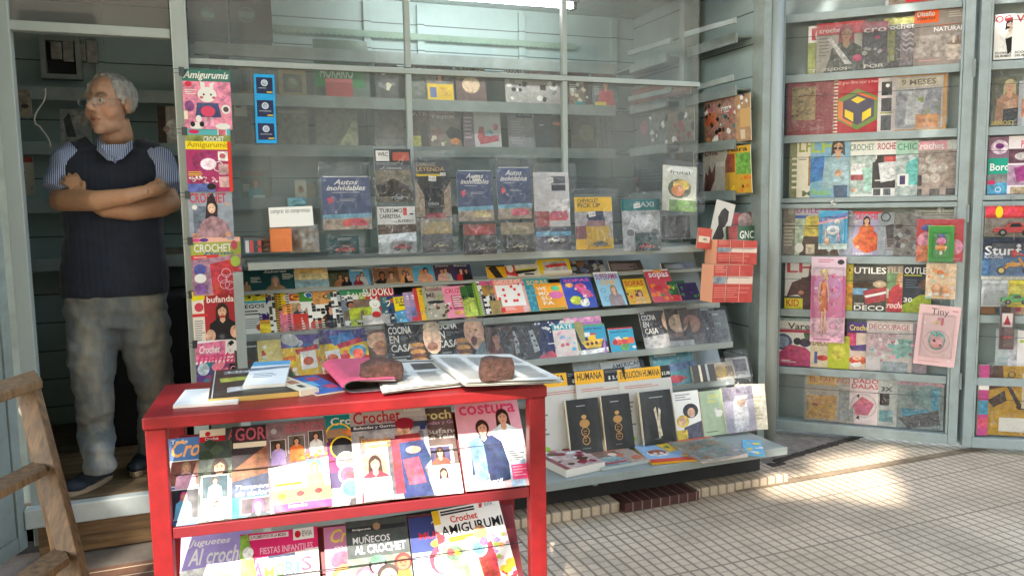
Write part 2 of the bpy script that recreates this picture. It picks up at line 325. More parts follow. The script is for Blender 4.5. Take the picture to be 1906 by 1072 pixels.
tag(b.build('entrance_ground', mat('dirty_cement', '6c6258', .9, noise_amt=.3, scale=9, bump=.4)), 'dirty cement under the kiosk step', kind='structure')

# ------------------------------------------------------------ kiosk
K = empty('newsstand_kiosk', (1, 4.2, 0), 'pale teal painted newspaper kiosk with glass front, stepped racks and open doorway', 'kiosk')
XW, YB, YF = 2.80, 4.90, 3.58     # side wall, back wall, front frame
quickbox('floor', (-1.0, 3.56, .16), (-.03, YB, .214), M_floorw, K); quickbox('floor', (-.029, 4.0, .16), (XW, YB, .214), M_floorw, K)
quickbox('door_step', (-.72, 3.505, .135), (.05, 3.558, .216), M_white, K, .006)
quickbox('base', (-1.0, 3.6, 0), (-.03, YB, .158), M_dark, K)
quickbox('back_wall', (-1.06, YB, .2), (XW+.06, YB+.05, 2.62), M_back, K)
quickbox('right_wall', (XW, 3.62, .0), (XW+.05, YB-.002, 2.62), M_board, K)
quickbox('left_wall', (-1.06, 3.62, .0), (-1.0, YB-.002, 2.62), M_board, K)
quickbox('ceiling', (-1.06, 3.55, 2.622), (XW+.08, YB+.05, 2.66), M_teal, K)
quickbox('roof', (-1.1, 3.28, 2.662), (XW+.15, YB+.2, 2.76), M_teal, K, .01)
# corner cladding, front frame
for nm, lo, hi, m in [
    ('door_jamb', (-.70, 3.545, .05), (-.645, 3.61, 2.62), M_post), ('window_post', (-.085, 3.54, .216), (-.025, 3.60, 2.62), M_post),
    ('door_head', (-1.4, 3.55, 2.062), (-.087, 3.60, 2.10), M_post), ('top_rail', (-1.4, 3.552, 2.50), (2.81, 3.6, 2.62), M_teal),
    ('corner_post', (2.80, 3.53, .02), (2.85, 3.62, 2.62), M_tealD)]:
    quickbox(nm, lo, hi, m, K, .004)
b = MB(); b.tube([(2.895, 3.565, .02), (2.895, 3.565, 2.62)], .048, 20); b.build('round_post', M_post, K, smooth=True)
wf = quickbox('window', (-.023, 3.562, 1.968), (2.43, 3.592, 1.993), M_post, K, .003)
for x in (.889, 1.66): quickbox('mullion', (x-.012, 3.56, 1.30), (x+.012, 3.594, 1.966), M_post, wf); quickbox('mullion', (x-.012, 3.56, 1.995), (x+.012, 3.594, 2.498), M_post, wf)
b = MB(); b.face([(-.02, 3.578, 1.185), (2.43, 3.578, 1.185), (2.43, 3.578, 1.966), (-.02, 3.578, 1.966)]); b.build('pane', M_glass, wf)
b = MB(); b.face([(-.02, 3.578, 1.995), (2.43, 3.578, 1.995), (2.43, 3.578, 2.5), (-.02, 3.578, 2.5)]); b.build('pane', M_glass, wf)
b = MB(); b.face([(-1.4, 3.575, 2.102), (-.09, 3.575, 2.102), (-.09, 3.575, 2.5), (-1.4, 3.575, 2.5)]); b.build('transom_pane', glassy('brown_reflection', .10, .02, (.62, .55, .5), dust_haze=.16, hazecol=(.35, .3, .28)), K)  # brownish reflection painted into the pane as tint and diffuse veil
# battens on the back wall, shelves
for x in (-.5, .38, .95, 1.28, 1.95, 2.62): quickbox('batten', (x, YB-.022, .22), (x+.045, YB-.001, 2.6), M_back, K)
BZ = (2.245, 1.985, 1.715, 1.425, 1.13)
for i, z in enumerate(BZ):
    b = MB(); b.box((-.93 if i else .0, 4.60, z-.052), (XW-.30, 4.615, z+.012)); b.box((-.93 if i else .0, 4.616, z-.012), (XW-.30, YB-.024, z)); b.build('back_shelf', M_tealD, K)
b = MB()   # pale scallops modelled in place of a reflected lace edging
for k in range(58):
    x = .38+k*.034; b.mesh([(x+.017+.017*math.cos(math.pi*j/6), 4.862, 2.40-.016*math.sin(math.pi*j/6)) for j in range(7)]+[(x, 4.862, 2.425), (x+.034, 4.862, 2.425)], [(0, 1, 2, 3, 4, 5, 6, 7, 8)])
b.build('scallop_reflection', mat('reflected_lace', '809888', .8), K)
# right wall shelves (two bays) with lips
PS = Pl((2.70, 3.6, 0), (0, -1, 0), (0, 0, 1))
SZ = [PS.hit(1350, y).z for y in (72, 168, 266, 360)]+[.86]
for z in SZ:
    b = MB(); b.box((2.695, 3.63, z-.04), (2.71, 4.09, z+.014)); b.box((2.711, 3.63, z-.01), (XW-.001, 4.09, z)); b.build('side_shelf', M_tealD, K)
for z in BZ:
    b = MB(); b.box((2.60, 4.16, z-.04), (2.615, 4.598, z+.012)); b.box((2.616, 4.16, z-.01), (XW-.001, 4.85, z)); b.build('side_shelf', M_tealD, K)
quickbox('inner_post', (2.68, 4.10, .22), (2.798, 4.15, 2.6), M_tealD, K)
# loose slats sticking out at the right
for (a, c) in (((1275, 65), (1370, 38)), ((1170, 100), (1250, 76)), ((1300, 163), (1365, 145)), ((1170, 185), (1250, 168))):
    q = Pl((2.55, 3.6, 0), (0, -1, 0), (0, 0, 1)); A, B = q.hit(*a), q.hit(*c); bb = MB(); bb.bar(A, B, .03, .012, up=(1, 0, 0)); bb.build('slat', M_tealD, K, bevel=.003)
# stepped display rack
XR0, XR1 = .14, 2.55
def zat(px, py, y): return plX(y).hit(px, py).z
M_rack = mat('rack_paint', '949c99', .42, noise_amt=.12, scale=6, bump=.04, dirt='665f50')
def yback(z): return 3.44+(z-.21)*.47
b = MB(); b.mesh([(XR0, yback(.2), .2), (XR1+.04, yback(.2), .2), (XR1+.04, yback(1.15), 1.15), (XR0, yback(1.15), 1.15), (XR0, yback(.2)+.02, .2), (XR1+.04, yback(.2)+.02, .2), (XR1+.04, yback(1.15)+.02, 1.15), (XR0, yback(1.15)+.02, 1.15)], [(0, 1, 2, 3), (7, 6, 5, 4), (1, 5, 6, 2), (0, 3, 7, 4), (0, 4, 5, 1), (3, 2, 6, 7)])
b.build('rack_back', M_rack, K)
LIPS = [(3.43, zat(960, 470, 3.43)), (3.60, zat(960, 517, 3.60)), (3.51, zat(960, 588, 3.51)), (3.42, zat(1050, 664, 3.42)), (3.405, .455)]
for i, (y, z) in enumerate(LIPS):
    b = MB()
    if i == 0: b.box((.16, y, z-.032), (2.37, y+.014, z)); b.box((.16, y+.0145, z-.02), (2.37, 3.70, z-.002))
    else:
        b.box((XR0, y, z-(.016 if i == 1 else .032)), (XR1-.02*(i < 3), y+.012, z)); b.box((XR0, y+.0125, z-.015), (XR1-.02*(i < 3), yback(z)-.002, z-.005))
    b.build('display_shelf', M_rack, K, bevel=.002)
b = MB(); b.box((XR0-.05, 2.991, .19), (2.545, yback(.2)-.001, .205)); b.box((XR0-.05, 2.983, .172), (2.545, 2.9905, .209)); b.build('ledge', M_rack, K, bevel=.002)
quickbox('ledge_bracket', (1.53, 3.02, .15), (1.55, 3.149, .171), M_tealD, K)
quickbox('rack_cheek', (.10, 3.44, .04), (.138, 3.9, 1.12), M_rack, K)
quickbox('plinth', (-.02, 3.15, .045), (2.52, 3.43, .171), M_dark, K)  # dark plinth brought forward to stand in for the under-ledge shadow
quickbox('inner_panel', (-.02, 3.93, .2), (2.79, 3.95, 1.12), M_tealD, K)
# things round the doorway
b = MB(); b.box((-.93, 3.60, .05), (-.705, 3.64, 2.06)); b.build('door_side_panel', M_tealD, K, bevel=.003)
T = Matrix.Translation((-.735, 3.53, 0)) @ Matrix.Rotation(R(-112), 4, 'Z')
b = MB(); b.box((0, -.02, .06), (.05, .02, 2.4), T=T); b.box((.42, -.02, .06), (.47, .02, 2.4), T=T); b.box((.051, -.018, .06), (.419, .018, .12), T=T); b.box((.051, -.012, .12), (.419, .012, 1.1), T=T); b.box((.051, -.018, 1.1), (.419, .018, 1.16), T=T); b.box((.051, -.018, 2.3), (.419, .018, 2.4), T=T); b.box((.051, -.006, 1.16), (.419, .006, 2.3), T=T)
b.build('folding_leaf', M_tealD, K, bevel=.003)
T = Matrix.Translation((-.665, 3.63, 0)) @ Matrix.Rotation(R(101), 4, 'Z')
gd = MB(); gd.box((0, -.015, .25), (.035, .015, 2.04), T=T); gd.box((.44, -.015, .25), (.475, .015, 2.04), T=T); gd.box((.036, -.013, 2.0), (.439, .013, 2.04), T=T); gd.box((.036, -.013, .25), (.439, .013, .33), T=T)
gd = gd.build('glass_door', M_tealD, K); b = MB(); b.face([T @ V(p) for p in ((.036, 0, .331), (.439, 0, .331), (.439, 0, 1.999), (.036, 0, 1.999))]); b.build('pane', M_glass, gd)

# hinged display doors, standing open at the right
def display_door(name, P0, P1, z0, z1, split, lips, cords, extra=0):
    P0, P1 = V(P0), V(P1); u = (P1-P0).normalized(); L = (P1-P0).length; nrm = V((u.y, -u.x, 0))
    pl = Pl(P0, u, (0, 0, 1))
    T = Matrix(((u.x, nrm.x*-1, 0, P0.x), (u.y, nrm.y*-1, 0, P0.y), (0, 0, 1, 0), (0, 0, 0, 1)))   # local x along, y into the box, z up
    fr = MB(); w_ = .045; D = .13
    def bx(*a): fr.box(*a, T=T)
    bx((0, 0, z0), (w_, D, z1)); bx((L-w_, 0, z0), (L, D, z1))
    for a, c in ((z0, z0+.055), (split-.03, split-.003), (split+.003, split+.03), (z1-.05, z1)): bx((w_+.0005, 0, a), (L-w_-.0005, D, c))
    # raised inner beading
    for a, c in ((z0+.055, split-.03), (split+.03, z1-.05)):
        for x in (w_+.001, L-w_-.013): bx((x, .004, a+.001), (x+.012, .018, c-.001))
    o = fr.build(name, M_teal, K, bevel=.003, label=extra)
    b = MB(); b.box((w_+.0005, D-.012, z0+.055), (L-w_-.0005, D-.001, z1-.05), T=T); b.build('backing', M_back2, o)
    for z in lips:
        b = MB(); b.box((w_+.014, .022, z-.035), (L-w_-.014, .032, z+.008), T=T); b.box((w_+.014, .0325, z-.012), (L-w_-.014, D-.0125, z-.002), T=T); b.build('shelf', M_teal, o, bevel=.0015)
    for z in cords:
        b = MB(); b.tube([T @ V((w_+.002+(L-2*w_-.004)*k/8, .012, z-.006*math.sin(math.pi*k/8))) for k in range(9)], .0013, 5); b.build('elastic_cord', M_cord, o)
    for z in (.35, 1.25, 2.0):
        b = MB(); b.tube([T @ V((L+.004, -.004, z)), T @ V((L+.004, -.004, z+.09))], .007, 8); b.build('hinge', M_tealD, o)
    return Pl(P0-nrm*-.05*-1, u, (0, 0, 1)), T, o
M_back2 = mat('door_backing', '94a2a3', .45, noise_amt=.1, dirt='6a6a60')
D1A, D1B = (3.045, 3.747, 0), (3.762, 3.071, 0)
PD1, TD1, DOOR1 = display_door('display_door', D1A, D1B, .04, 2.75, 1.36, (.405, .745, 1.055, 1.735, 2.07, 2.40), (.30, .64, .93, 1.235, 1.62, 1.96, 2.28), 'first open display door beside the round post')
D2A = V((3.785, 3.055, 0)); D2B = D2A+V((.246, -.172, 0)).normalized()*.95
PD2, TD2, DOOR2 = display_door('display_door', D2A, D2B, .03, 2.75, 1.36, (.405, .745, 1.055, 1.735, 2.07, 2.40), (.30, .64, .93, 1.235, 1.62, 1.96, 2.28), 'second open display door at the picture edge')
b = MB(); b.box((3.075, 3.80, .1), (3.125, 3.84, 2.27)); tag(b.build('red_post', M_redd, bevel=.003), 'narrow dark red upright post behind the teal round post', 'post')
# ------------------------------------------------------------ printed matter
TXT = {}
def text2d(s, bold=True, shear=0):
    k = (s, bold, shear)
    if k in TXT: return TXT[k]
    cu = bpy.data.curves.new('txt', 'FONT'); cu.body = s; cu.dimensions = '2D'; cu.fill_mode = 'BOTH'; cu.resolution_u = 2; cu.offset = .018 if bold else 0; cu.shear = shear
    o = bpy.data.objects.new('txt', cu); COL.objects.link(o); dg = bpy.context.evaluated_depsgraph_get(); me = o.evaluated_get(dg).to_mesh()
    vs_ = [(v.co.x, v.co.y) for v in me.vertices]; fs = [tuple(p.vertices) for p in me.polygons]
    o.evaluated_get(dg).to_mesh_clear(); bpy.data.objects.remove(o); bpy.data.curves.remove(cu)
    if vs_:
        x0 = min(v[0] for v in vs_); x1 = max(v[0] for v in vs_); y0 = min(v[1] for v in vs_); y1 = max(v[1] for v in vs_)
        vs_ = [((x-x0)/max(x1-x0, 1e-6), (y-y0)/max(y1-y0, 1e-6)) for x, y in vs_]
    TXT[k] = (vs_, fs); return TXT[k]
class Art:
    def __init__(s, mb, W, H, z, seed=0): s.b = mb; s.W = W; s.H = H; s.z = z; s.rnd = random.Random(seed)
    def poly(s, pts, c, tex=0):   # pts in 0..1 across, 0..1 down
        s.z += .00009
        q = [(max(0, min(1, x)), max(0, min(1, y))) for x, y in pts]
        ar = sum(q[i-1][0]*q[i][1]-q[i][0]*q[i-1][1] for i in range(len(q)))
        if abs(ar) < 1e-5: return
        if ar > 0: q = q[::-1]
        s.b.face([((x-.5)*s.W, (1-y)*s.H, s.z) for x, y in q], c, tex)
    def rect(s, x, y, w_, h, c, tex=0): s.poly([(x, y), (x, y+h), (x+w_, y+h), (x+w_, y)], c, tex)
    def ell(s, cx, cy, rx, ry, c, tex=0, n=14):   # radii in units of the width
        k = s.W/s.H; s.poly([(cx+rx*math.cos(2*math.pi*i/n), cy+ry*k*math.sin(2*math.pi*i/n)) for i in range(n)], c, tex)
    def text(s, x, y, w_, h, t, c, bold=True, shear=0, rot=0):
        vs_, fs = text2d(t, bold, shear)
        if not vs_: return
        s.z += .00009; i = []
        for a, b_ in vs_:
            X = x+a*w_; Y = y+h*(1-b_)-rot*a*w_; i.append(((max(0, min(1, X))-.5)*s.W, (1-max(0, min(1, Y)))*s.H, s.z))
        s.b.mesh(i, fs, c)
    def person(s, cx, y, sz, hair='h', cloth='b', skin='s', long=1, look=0):
        """head and shoulders; y = top of the head, sz = size in widths"""
        k = s.W/s.H; U = sz; yy = lambda t: y+t*U*k
        if long: s.poly([(cx-.2*U, yy(.2)), (cx-.24*U, yy(.85)), (cx+.24*U, yy(.85)), (cx+.2*U, yy(.2))], hair, .5)
        s.ell(cx, yy(.27), .205*U, .27*U, hair, .4)
        s.poly([(cx-.1*U, yy(.5)), (cx-.42*U, yy(.72)), (cx-.5*U, yy(1.7)), (cx+.5*U, yy(1.7)), (cx+.42*U, yy(.72)), (cx+.1*U, yy(.5))], cloth, .6)
        s.poly([(cx-.07*U, yy(.4)), (cx-.09*U, yy(.62)), (cx, yy(.72)), (cx+.09*U, yy(.62)), (cx+.07*U, yy(.4))], skin, .15)
        s.ell(cx+look*.02, yy(.31), .14*U, .2*U, skin, .12)
        if sz > .3:
            for d in (-.055, .055): s.ell(cx+d*U+look*.02, yy(.28), .022*U, .012*U, 'k'); s.rect(cx+d*U-.028*U+look*.02, yy(.235), .056*U, .012*U, hair)
            s.ell(cx+look*.02, yy(.41), .045*U, .014*U, 'c04848'); s.rect(cx-.008*U+look*.02, yy(.3), .016*U, .05*U*k, 'c08868')
        s.poly([(cx-.15*U, yy(.1)), (cx-.16*U, yy(.26)), (cx+.02*U, yy(.14)), (cx+.15*U, yy(.24)), (cx+.13*U, yy(.08))], hair, .4)
    def doll(s, cx, cy, r, hair='h', skin='s', cloth='r'):
        k = s.W/s.H; s.poly([(cx-.7*r, cy+.7*r*k), (cx-1.1*r, cy+2.6*r*k), (cx+1.1*r, cy+2.6*r*k), (cx+.7*r, cy+.7*r*k)], cloth, .3)
        s.ell(cx, cy-.1*r*k, r*1.22, r*1.2, hair, .5); s.ell(cx, cy+.08*r*k, r*.9, r*.92, skin, .08)
        for d in (-.32, .32): s.ell(cx+d*r, cy, r*.09, r*.11, 'k')
        s.poly([(cx-.35*r, cy+.3*r*k), (cx-.2*r, cy+.48*r*k), (cx+.2*r, cy+.48*r*k), (cx+.35*r, cy+.3*r*k), (cx, cy+.4*r*k)], 'a03030')
    def lines(s, x, y, w_, h, n, c):
        for i in range(n):
            ww = w_*s.rnd.uniform(.55, 1); s.rect(x, y+h*i/n, ww, h/n*.38, c)
    def scatter(s, x, y, w_, h, n, cs, r=.05):
        for i in range(n):
            rr = r*s.rnd.uniform(.5, 1.3); c = s.rnd.choice(cs); cx = x+w_*s.rnd.random(); cy_ = y+h*s.rnd.random()
            if s.rnd.random() < .5: s.ell(cx, cy_, rr, rr*.8, c, .35, 8)
            else:
                a = s.rnd.random()*3; k = s.W/s.H
                s.poly([(cx+rr*math.cos(a+j), cy_+rr*k*math.sin(a+j)) for j in (0, 1.3, 3.1, 4.5)], c, .35)
    def cross(s, x, y, w_, h, nx, ny, c='k', bgc='w', p=.25):
        s.rect(x, y, w_, h, bgc)
        for i in range(nx):
            for j in range(ny):
                if s.rnd.random() < p: s.rect(x+w_*i/nx, y+h*j/ny, w_/nx*.9, h/ny*.9, c)
    def ring(s, cx, cy, r, c, t=.25, n=16):
        k = s.W/s.H
        for i in range(n):
            a0, a1 = 2*math.pi*i/n, 2*math.pi*(i+1)/n; s.z -= .00008
            s.poly([(cx+r*math.cos(a0), cy+r*k*math.sin(a0)), (cx+r*(1-t)*math.cos(a0), cy+r*k*(1-t)*math.sin(a0)), (cx+r*(1-t)*math.cos(a1), cy+r*k*(1-t)*math.sin(a1)), (cx+r*math.cos(a1), cy+r*k*math.sin(a1))], c)
        s.z += .00009
    def run(s, spec):
        for it in spec.split(';'):
            it = it.strip()
            if not it: continue
            op, a = it[0], [x.strip() for x in it[1:].split(',')]
            def n(i, d=0): return float(a[i]) if i < len(a) and a[i] != '' else d
            if op == '#': s.rect(0, 0, 1, 1, a[0], n(1))
            elif op in 'rR': s.rect(n(0), n(1), n(2), n(3), a[4], 1 if op == 'R' else 0)
            elif op in 'eE': s.ell(n(0), n(1), n(2), n(3), a[4], 1 if op == 'E' else 0)
            elif op in 'tiu': s.text(n(0), n(1), n(2), n(3), a[4], a[5], op != 'u', .35 if op == 'i' else 0, n(6))
            elif op == 'L': s.person(n(0), n(1), n(2), a[3], a[4], a[5] if len(a) > 5 else 's')
            elif op == 'l': s.person(n(0), n(1), n(2), a[3], a[4], a[5] if len(a) > 5 else 's', long=0)
            elif op == 'K': s.doll(n(0), n(1), n(2), a[3], a[4], a[5])
            elif op == 'n': s.lines(n(0), n(1), n(2), n(3), int(n(4)), a[5])
            elif op == 'D': s.scatter(n(0), n(1), n(2), n(3), int(n(4)), a[5].split('/'), n(6, .05))
            elif op == 'q': s.cross(n(0), n(1), n(2), n(3), int(n(4)), int(n(5)), a[6] if len(a) > 6 else 'k', a[7] if len(a) > 7 else 'w', n(8, .25))
            elif op == 'o': s.ring(n(0), n(1), n(2), a[3], n(4, .25))
            elif op == 'p' or op == 'P': s.poly([(float(a[i]), float(a[i+1])) for i in range(0, len(a)-1, 2)], a[-1], op == 'P')
            elif op == 'S':   # spiral or dotted binding on the left edge
                for i in range(16): s.rect(.0, (i+.25)/16, .09, .028, a[0])
            elif op == 'G':   # grid of small photographs
                nx, ny = int(n(4)), int(n(5)); cs = a[6].split('/')
                for i in range(nx):
                    for j in range(ny):
                        w_, h_ = n(2)/nx, n(3)/ny; s.rect(n(0)+i*w_, n(1)+j*h_, w_*.93, h_*.93, 'w'); s.rect(n(0)+i*w_+.03*w_, n(1)+j*h_+.03*h_, w_*.87, h_*.87, s.rnd.choice(cs), 1)
                        s.ell(n(0)+(i+.48)*w_, n(1)+(j+.38)*h_, w_*.17, w_*.2, s.rnd.choice(['s', 'S', 'O']), .3, 8); s.rect(n(0)+(i+.25)*w_, n(1)+(j+.55)*h_, w_*.45, h_*.35, s.rnd.choice(cs), 1)
def auto(seed, cols, title=''):
    """plausible cover for a copy seen only as a sliver or far away"""
    r = random.Random(seed); c = cols.split('/'); a, b_, d = c[0], c[min(1, len(c)-1)], c[-1]
    out = f'#{a},.3;'
    out += f'R{r.uniform(0,.1):.2f},{r.uniform(.2,.3):.2f},{r.uniform(.7,1):.2f},.8,{b_};'
    if r.random() < .6: out += f'L{r.uniform(.4,.65):.2f},{r.uniform(.2,.32):.2f},{r.uniform(.45,.8):.2f},{r.choice("hnHk")},{d};'
    else: out += f'D.1,.3,.8,.6,14,{cols}/w,.11;'
    out += f't.06,.05,{r.uniform(.75,.88):.2f},.13,{title or r.choice(["CROCHET","TEJIDOS","MODA","Labores","PUNTO","HOGAR","Bordado"])},{r.choice("wyrk") if a not in "wc" else r.choice("rbkp")};'
    out += f'n.06,{r.uniform(.4,.6):.2f},.3,.25,5,w;r{r.uniform(0,.5):.2f},.86,.45,.09,{r.choice("yrpwt")};'
    return out

def orient(pl, q, rot=0, yawd=0, tilt=0):
    M4 = Matrix(((pl.u.x, pl.v.x, pl.n.x, q.x), (pl.u.y, pl.v.y, pl.n.y, q.y), (pl.u.z, pl.v.z, pl.n.z, q.z), (0, 0, 0, 1)))
    return M4 @ Matrix.Rotation(R(rot), 4, 'Z') @ Matrix.Rotation(R(yawd), 4, 'Y') @ Matrix.Rotation(R(tilt), 4, 'X')
def proj(P):
    d = P-CP; w_ = d.dot(CF); return 953+FP*d.dot(CR)/w_, 536-FP*d.dot(CU)/w_
def ufor(pl, px, v0):
    f = lambda u: proj(pl.o+pl.u*u+pl.v*v0)[0]-px
    a, c = -1.0, 1.0
    for _ in range(12):
        fa, fc = f(a), f(c)
        if abs(fc-fa) < 1e-9: break
        a, c = c, c-fc*(c-a)/(fc-fa)
        if abs(c-a) < 1e-6: break
    return c
def vfor(pl, py, u0):
    f = lambda v: proj(pl.o+pl.u*u0+pl.v*v)[1]-py
    a, c = 0, .2
    for _ in range(12):
        fa, fc = f(a), f(c)
        if abs(fc-fa) < 1e-9: break
        a, c = c, c-fc*(c-a)/(fc-fa)
        if abs(c-a) < 1e-6: break
    return c
SEEDN = [0]
def cover(name, W, H, th, art, edge='c', seed=None, bend=0.0, back='a'):
    SEEDN[0] += 1; sd_ = seed if seed is not None else SEEDN[0]
    b = MB(); b.box((-W/2, 0, -th), (W/2, H, 0), edge)
    Art(b, W, H, 0, sd_).run(art); r = random.Random(sd_)
    ax = bend*r.uniform(.3, 1)*W*r.choice((-1, 1, 1)); ay = -bend*r.uniform(0, .8)*H
    return b, (W, H, ax, ay)
def sleeve(o, W, H, top=.02, side=.008, seed=1, nm='plastic_sleeve', m=None, amp=.004, front=.003, bot=.006):
    r = random.Random(seed); nx, ny = 9, 11; b = MB(); vs_ = []
    for j in range(ny+1):
        for i in range(nx+1):
            x = -W/2-side+(W+2*side)*i/nx; y = -bot+(H+top+bot)*j/ny
            z = front+amp*(.5+noise.noise(V((x*28+seed*3, y*22, seed)))) + (amp*1.2*noise.noise(V((x*60, y*60, seed*2))) if y > H else 0)
            if y > H: x += .006*noise.noise(V((y*40, seed, i)))
            vs_.append((x, y, max(.0012, z)))
    b.mesh(vs_, [(j*(nx+1)+i, j*(nx+1)+i+1, (j+1)*(nx+1)+i+1, (j+1)*(nx+1)+i) for j in range(ny) for i in range(nx)])
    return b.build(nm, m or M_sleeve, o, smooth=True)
def place(pl, xl, xr, yt, art, label, name='magazine', cat='magazine', group=None, v0=0, yb=None, rot=0, yawd=0, th=.003, lift=0, slv=0, bend=.03, edge='c', hgt=None, tilt=0):
    uc = None
    if yb is not None:
        h = pl.hit((xl+xr)/2, yb)-pl.o; v0 = h.dot(pl.v)
    ul, ur = ufor(pl, xl, v0), ufor(pl, xr, v0); W = ur-ul; uc = (ul+ur)/2
    H = hgt if hgt else vfor(pl, yt, uc)-v0
    b, bd = cover(name, W, H, th, art, edge, bend=bend)
    o = b.build(name, M_print, bend=bd if bend else None)
    o.matrix_world = orient(pl, pl.o+pl.u*uc+pl.v*v0+pl.n*(lift+th), rot, yawd, tilt)
    tag(o, label, cat, group)
    if slv: sleeve(o, W, H, top=.02*slv, seed=SEEDN[0])
    o['_w'] = W; o['_h'] = H
    return o
def row(pl, where, items, group, name='magazine', cat='magazine', v0=0, **kw):
    out = []
    fan = kw.pop('fan', 0)
    for i, it in enumerate(items):
        xl, xr, yt, desc, art = it[:5]; k = dict(kw); k.update(it[5] if len(it) > 5 else {})
        nm, ct = k.pop('name', name), k.pop('cat', cat)
        v_ = k.pop('v0', v0)
        out.append(place(pl, xl, xr, yt, art, f'{desc} {where}'.strip() if where else desc, nm, ct, group, v0=v_, lift=k.pop('lift', .0008+(i*fan if fan else (i % 3)*.0035)), **k))
    return out
# ------------------------------------------------------------ red street table with two slanted racks
TH = R(-5.56); TO = V((-.171, 2.207, .85)); tu = V((math.cos(TH), math.sin(TH), 0)); tb = V((-math.sin(TH), math.cos(TH), 0)); TL = 1.084; TD = .40
TM = Matrix(((tu.x, tb.x, 0, TO.x), (tu.y, tb.y, 0, TO.y), (0, 0, 1, 0), (0, 0, 0, 1)))
TT = empty('display_table', (0, 0, 0), 'red painted metal display table with two slanted magazine racks', 'table', T=TM)
ROOT[TT.name] = Matrix.Identity(4)
def tpart(name, boxes, m, bevel=.003):
    b = MB()
    for lo, hi in boxes: b.box(lo, hi)
    return b.build(name, m, TT, bevel=bevel)
tpart('table_top', [((-.004, -.006, .817), (TL+.004, TD, .85))], M_redm, .004)
FRP = Pl(TO-V((0, 0, .85))+tb*.02, tu, (0, 0, 1))
zl1 = FRP.uv(650, 944)[1]; zl2 = zl1-.335; LEAN = 38
for x in (0, TL-.05):
    for y in (0, TD-.04): tpart('leg', [((x, y, 0), (x+.05, y+.04, .8165))], M_redm)
def yb_(z, z0): return .03+(z-z0)*math.tan(R(LEAN))
for z0, ht in ((zl1, .20), (zl2, .215)):
    b = MB(); x0, x1 = .052, TL-.052
    for (pa, pb, pc_, pd) in [((.048, z0-.012), (.062, z0-.012), (yb_(z0+ht, z0)+.012, z0+ht), (yb_(z0+ht, z0), z0+ht))]:
        b.mesh([(x0, *pa), (x0, *pb), (x0, *pc_), (x0, *pd), (x1, *pa), (x1, *pb), (x1, *pc_), (x1, *pd)], [(0, 3, 2, 1), (4, 5, 6, 7), (0, 1, 5, 4), (1, 2, 6, 5), (2, 3, 7, 6), (3, 0, 4, 7)])
    b.build('slanted_board', M_redd, TT, bevel=.002)
    tpart('shelf_lip', [((.0505, .006, z0-.026), (TL-.0505, .014, z0+.004)), ((.0505, .0145, z0-.012), (TL-.0505, .06, z0-.003))], M_redd, .002)
def tplane(z0): return Pl(TM @ V((0, .024, z0)), tu, tb*math.sin(R(LEAN))+V((0, 0, 1))*math.cos(R(LEAN)))
for (z0, v_) in ((zl1, .135), (zl2, .15)):
    tp = tplane(z0); pts = [tp.o+tp.u*(.05+(TL-.1)*k/10)+tp.v*(v_-.004*math.sin(math.pi*k/10))+tp.n*(.019) for k in range(11)]
    b = MB(); b.tube(pts, .0017, 6); c = b.build('elastic_cord', M_cord, TT); c.matrix_parent_inverse = TM.inverted()
TR1, TR2 = tplane(zl1), tplane(zl2)
g = 'craft magazines on the upper rack of the red table'
T_ = 'on upper rack of red table'
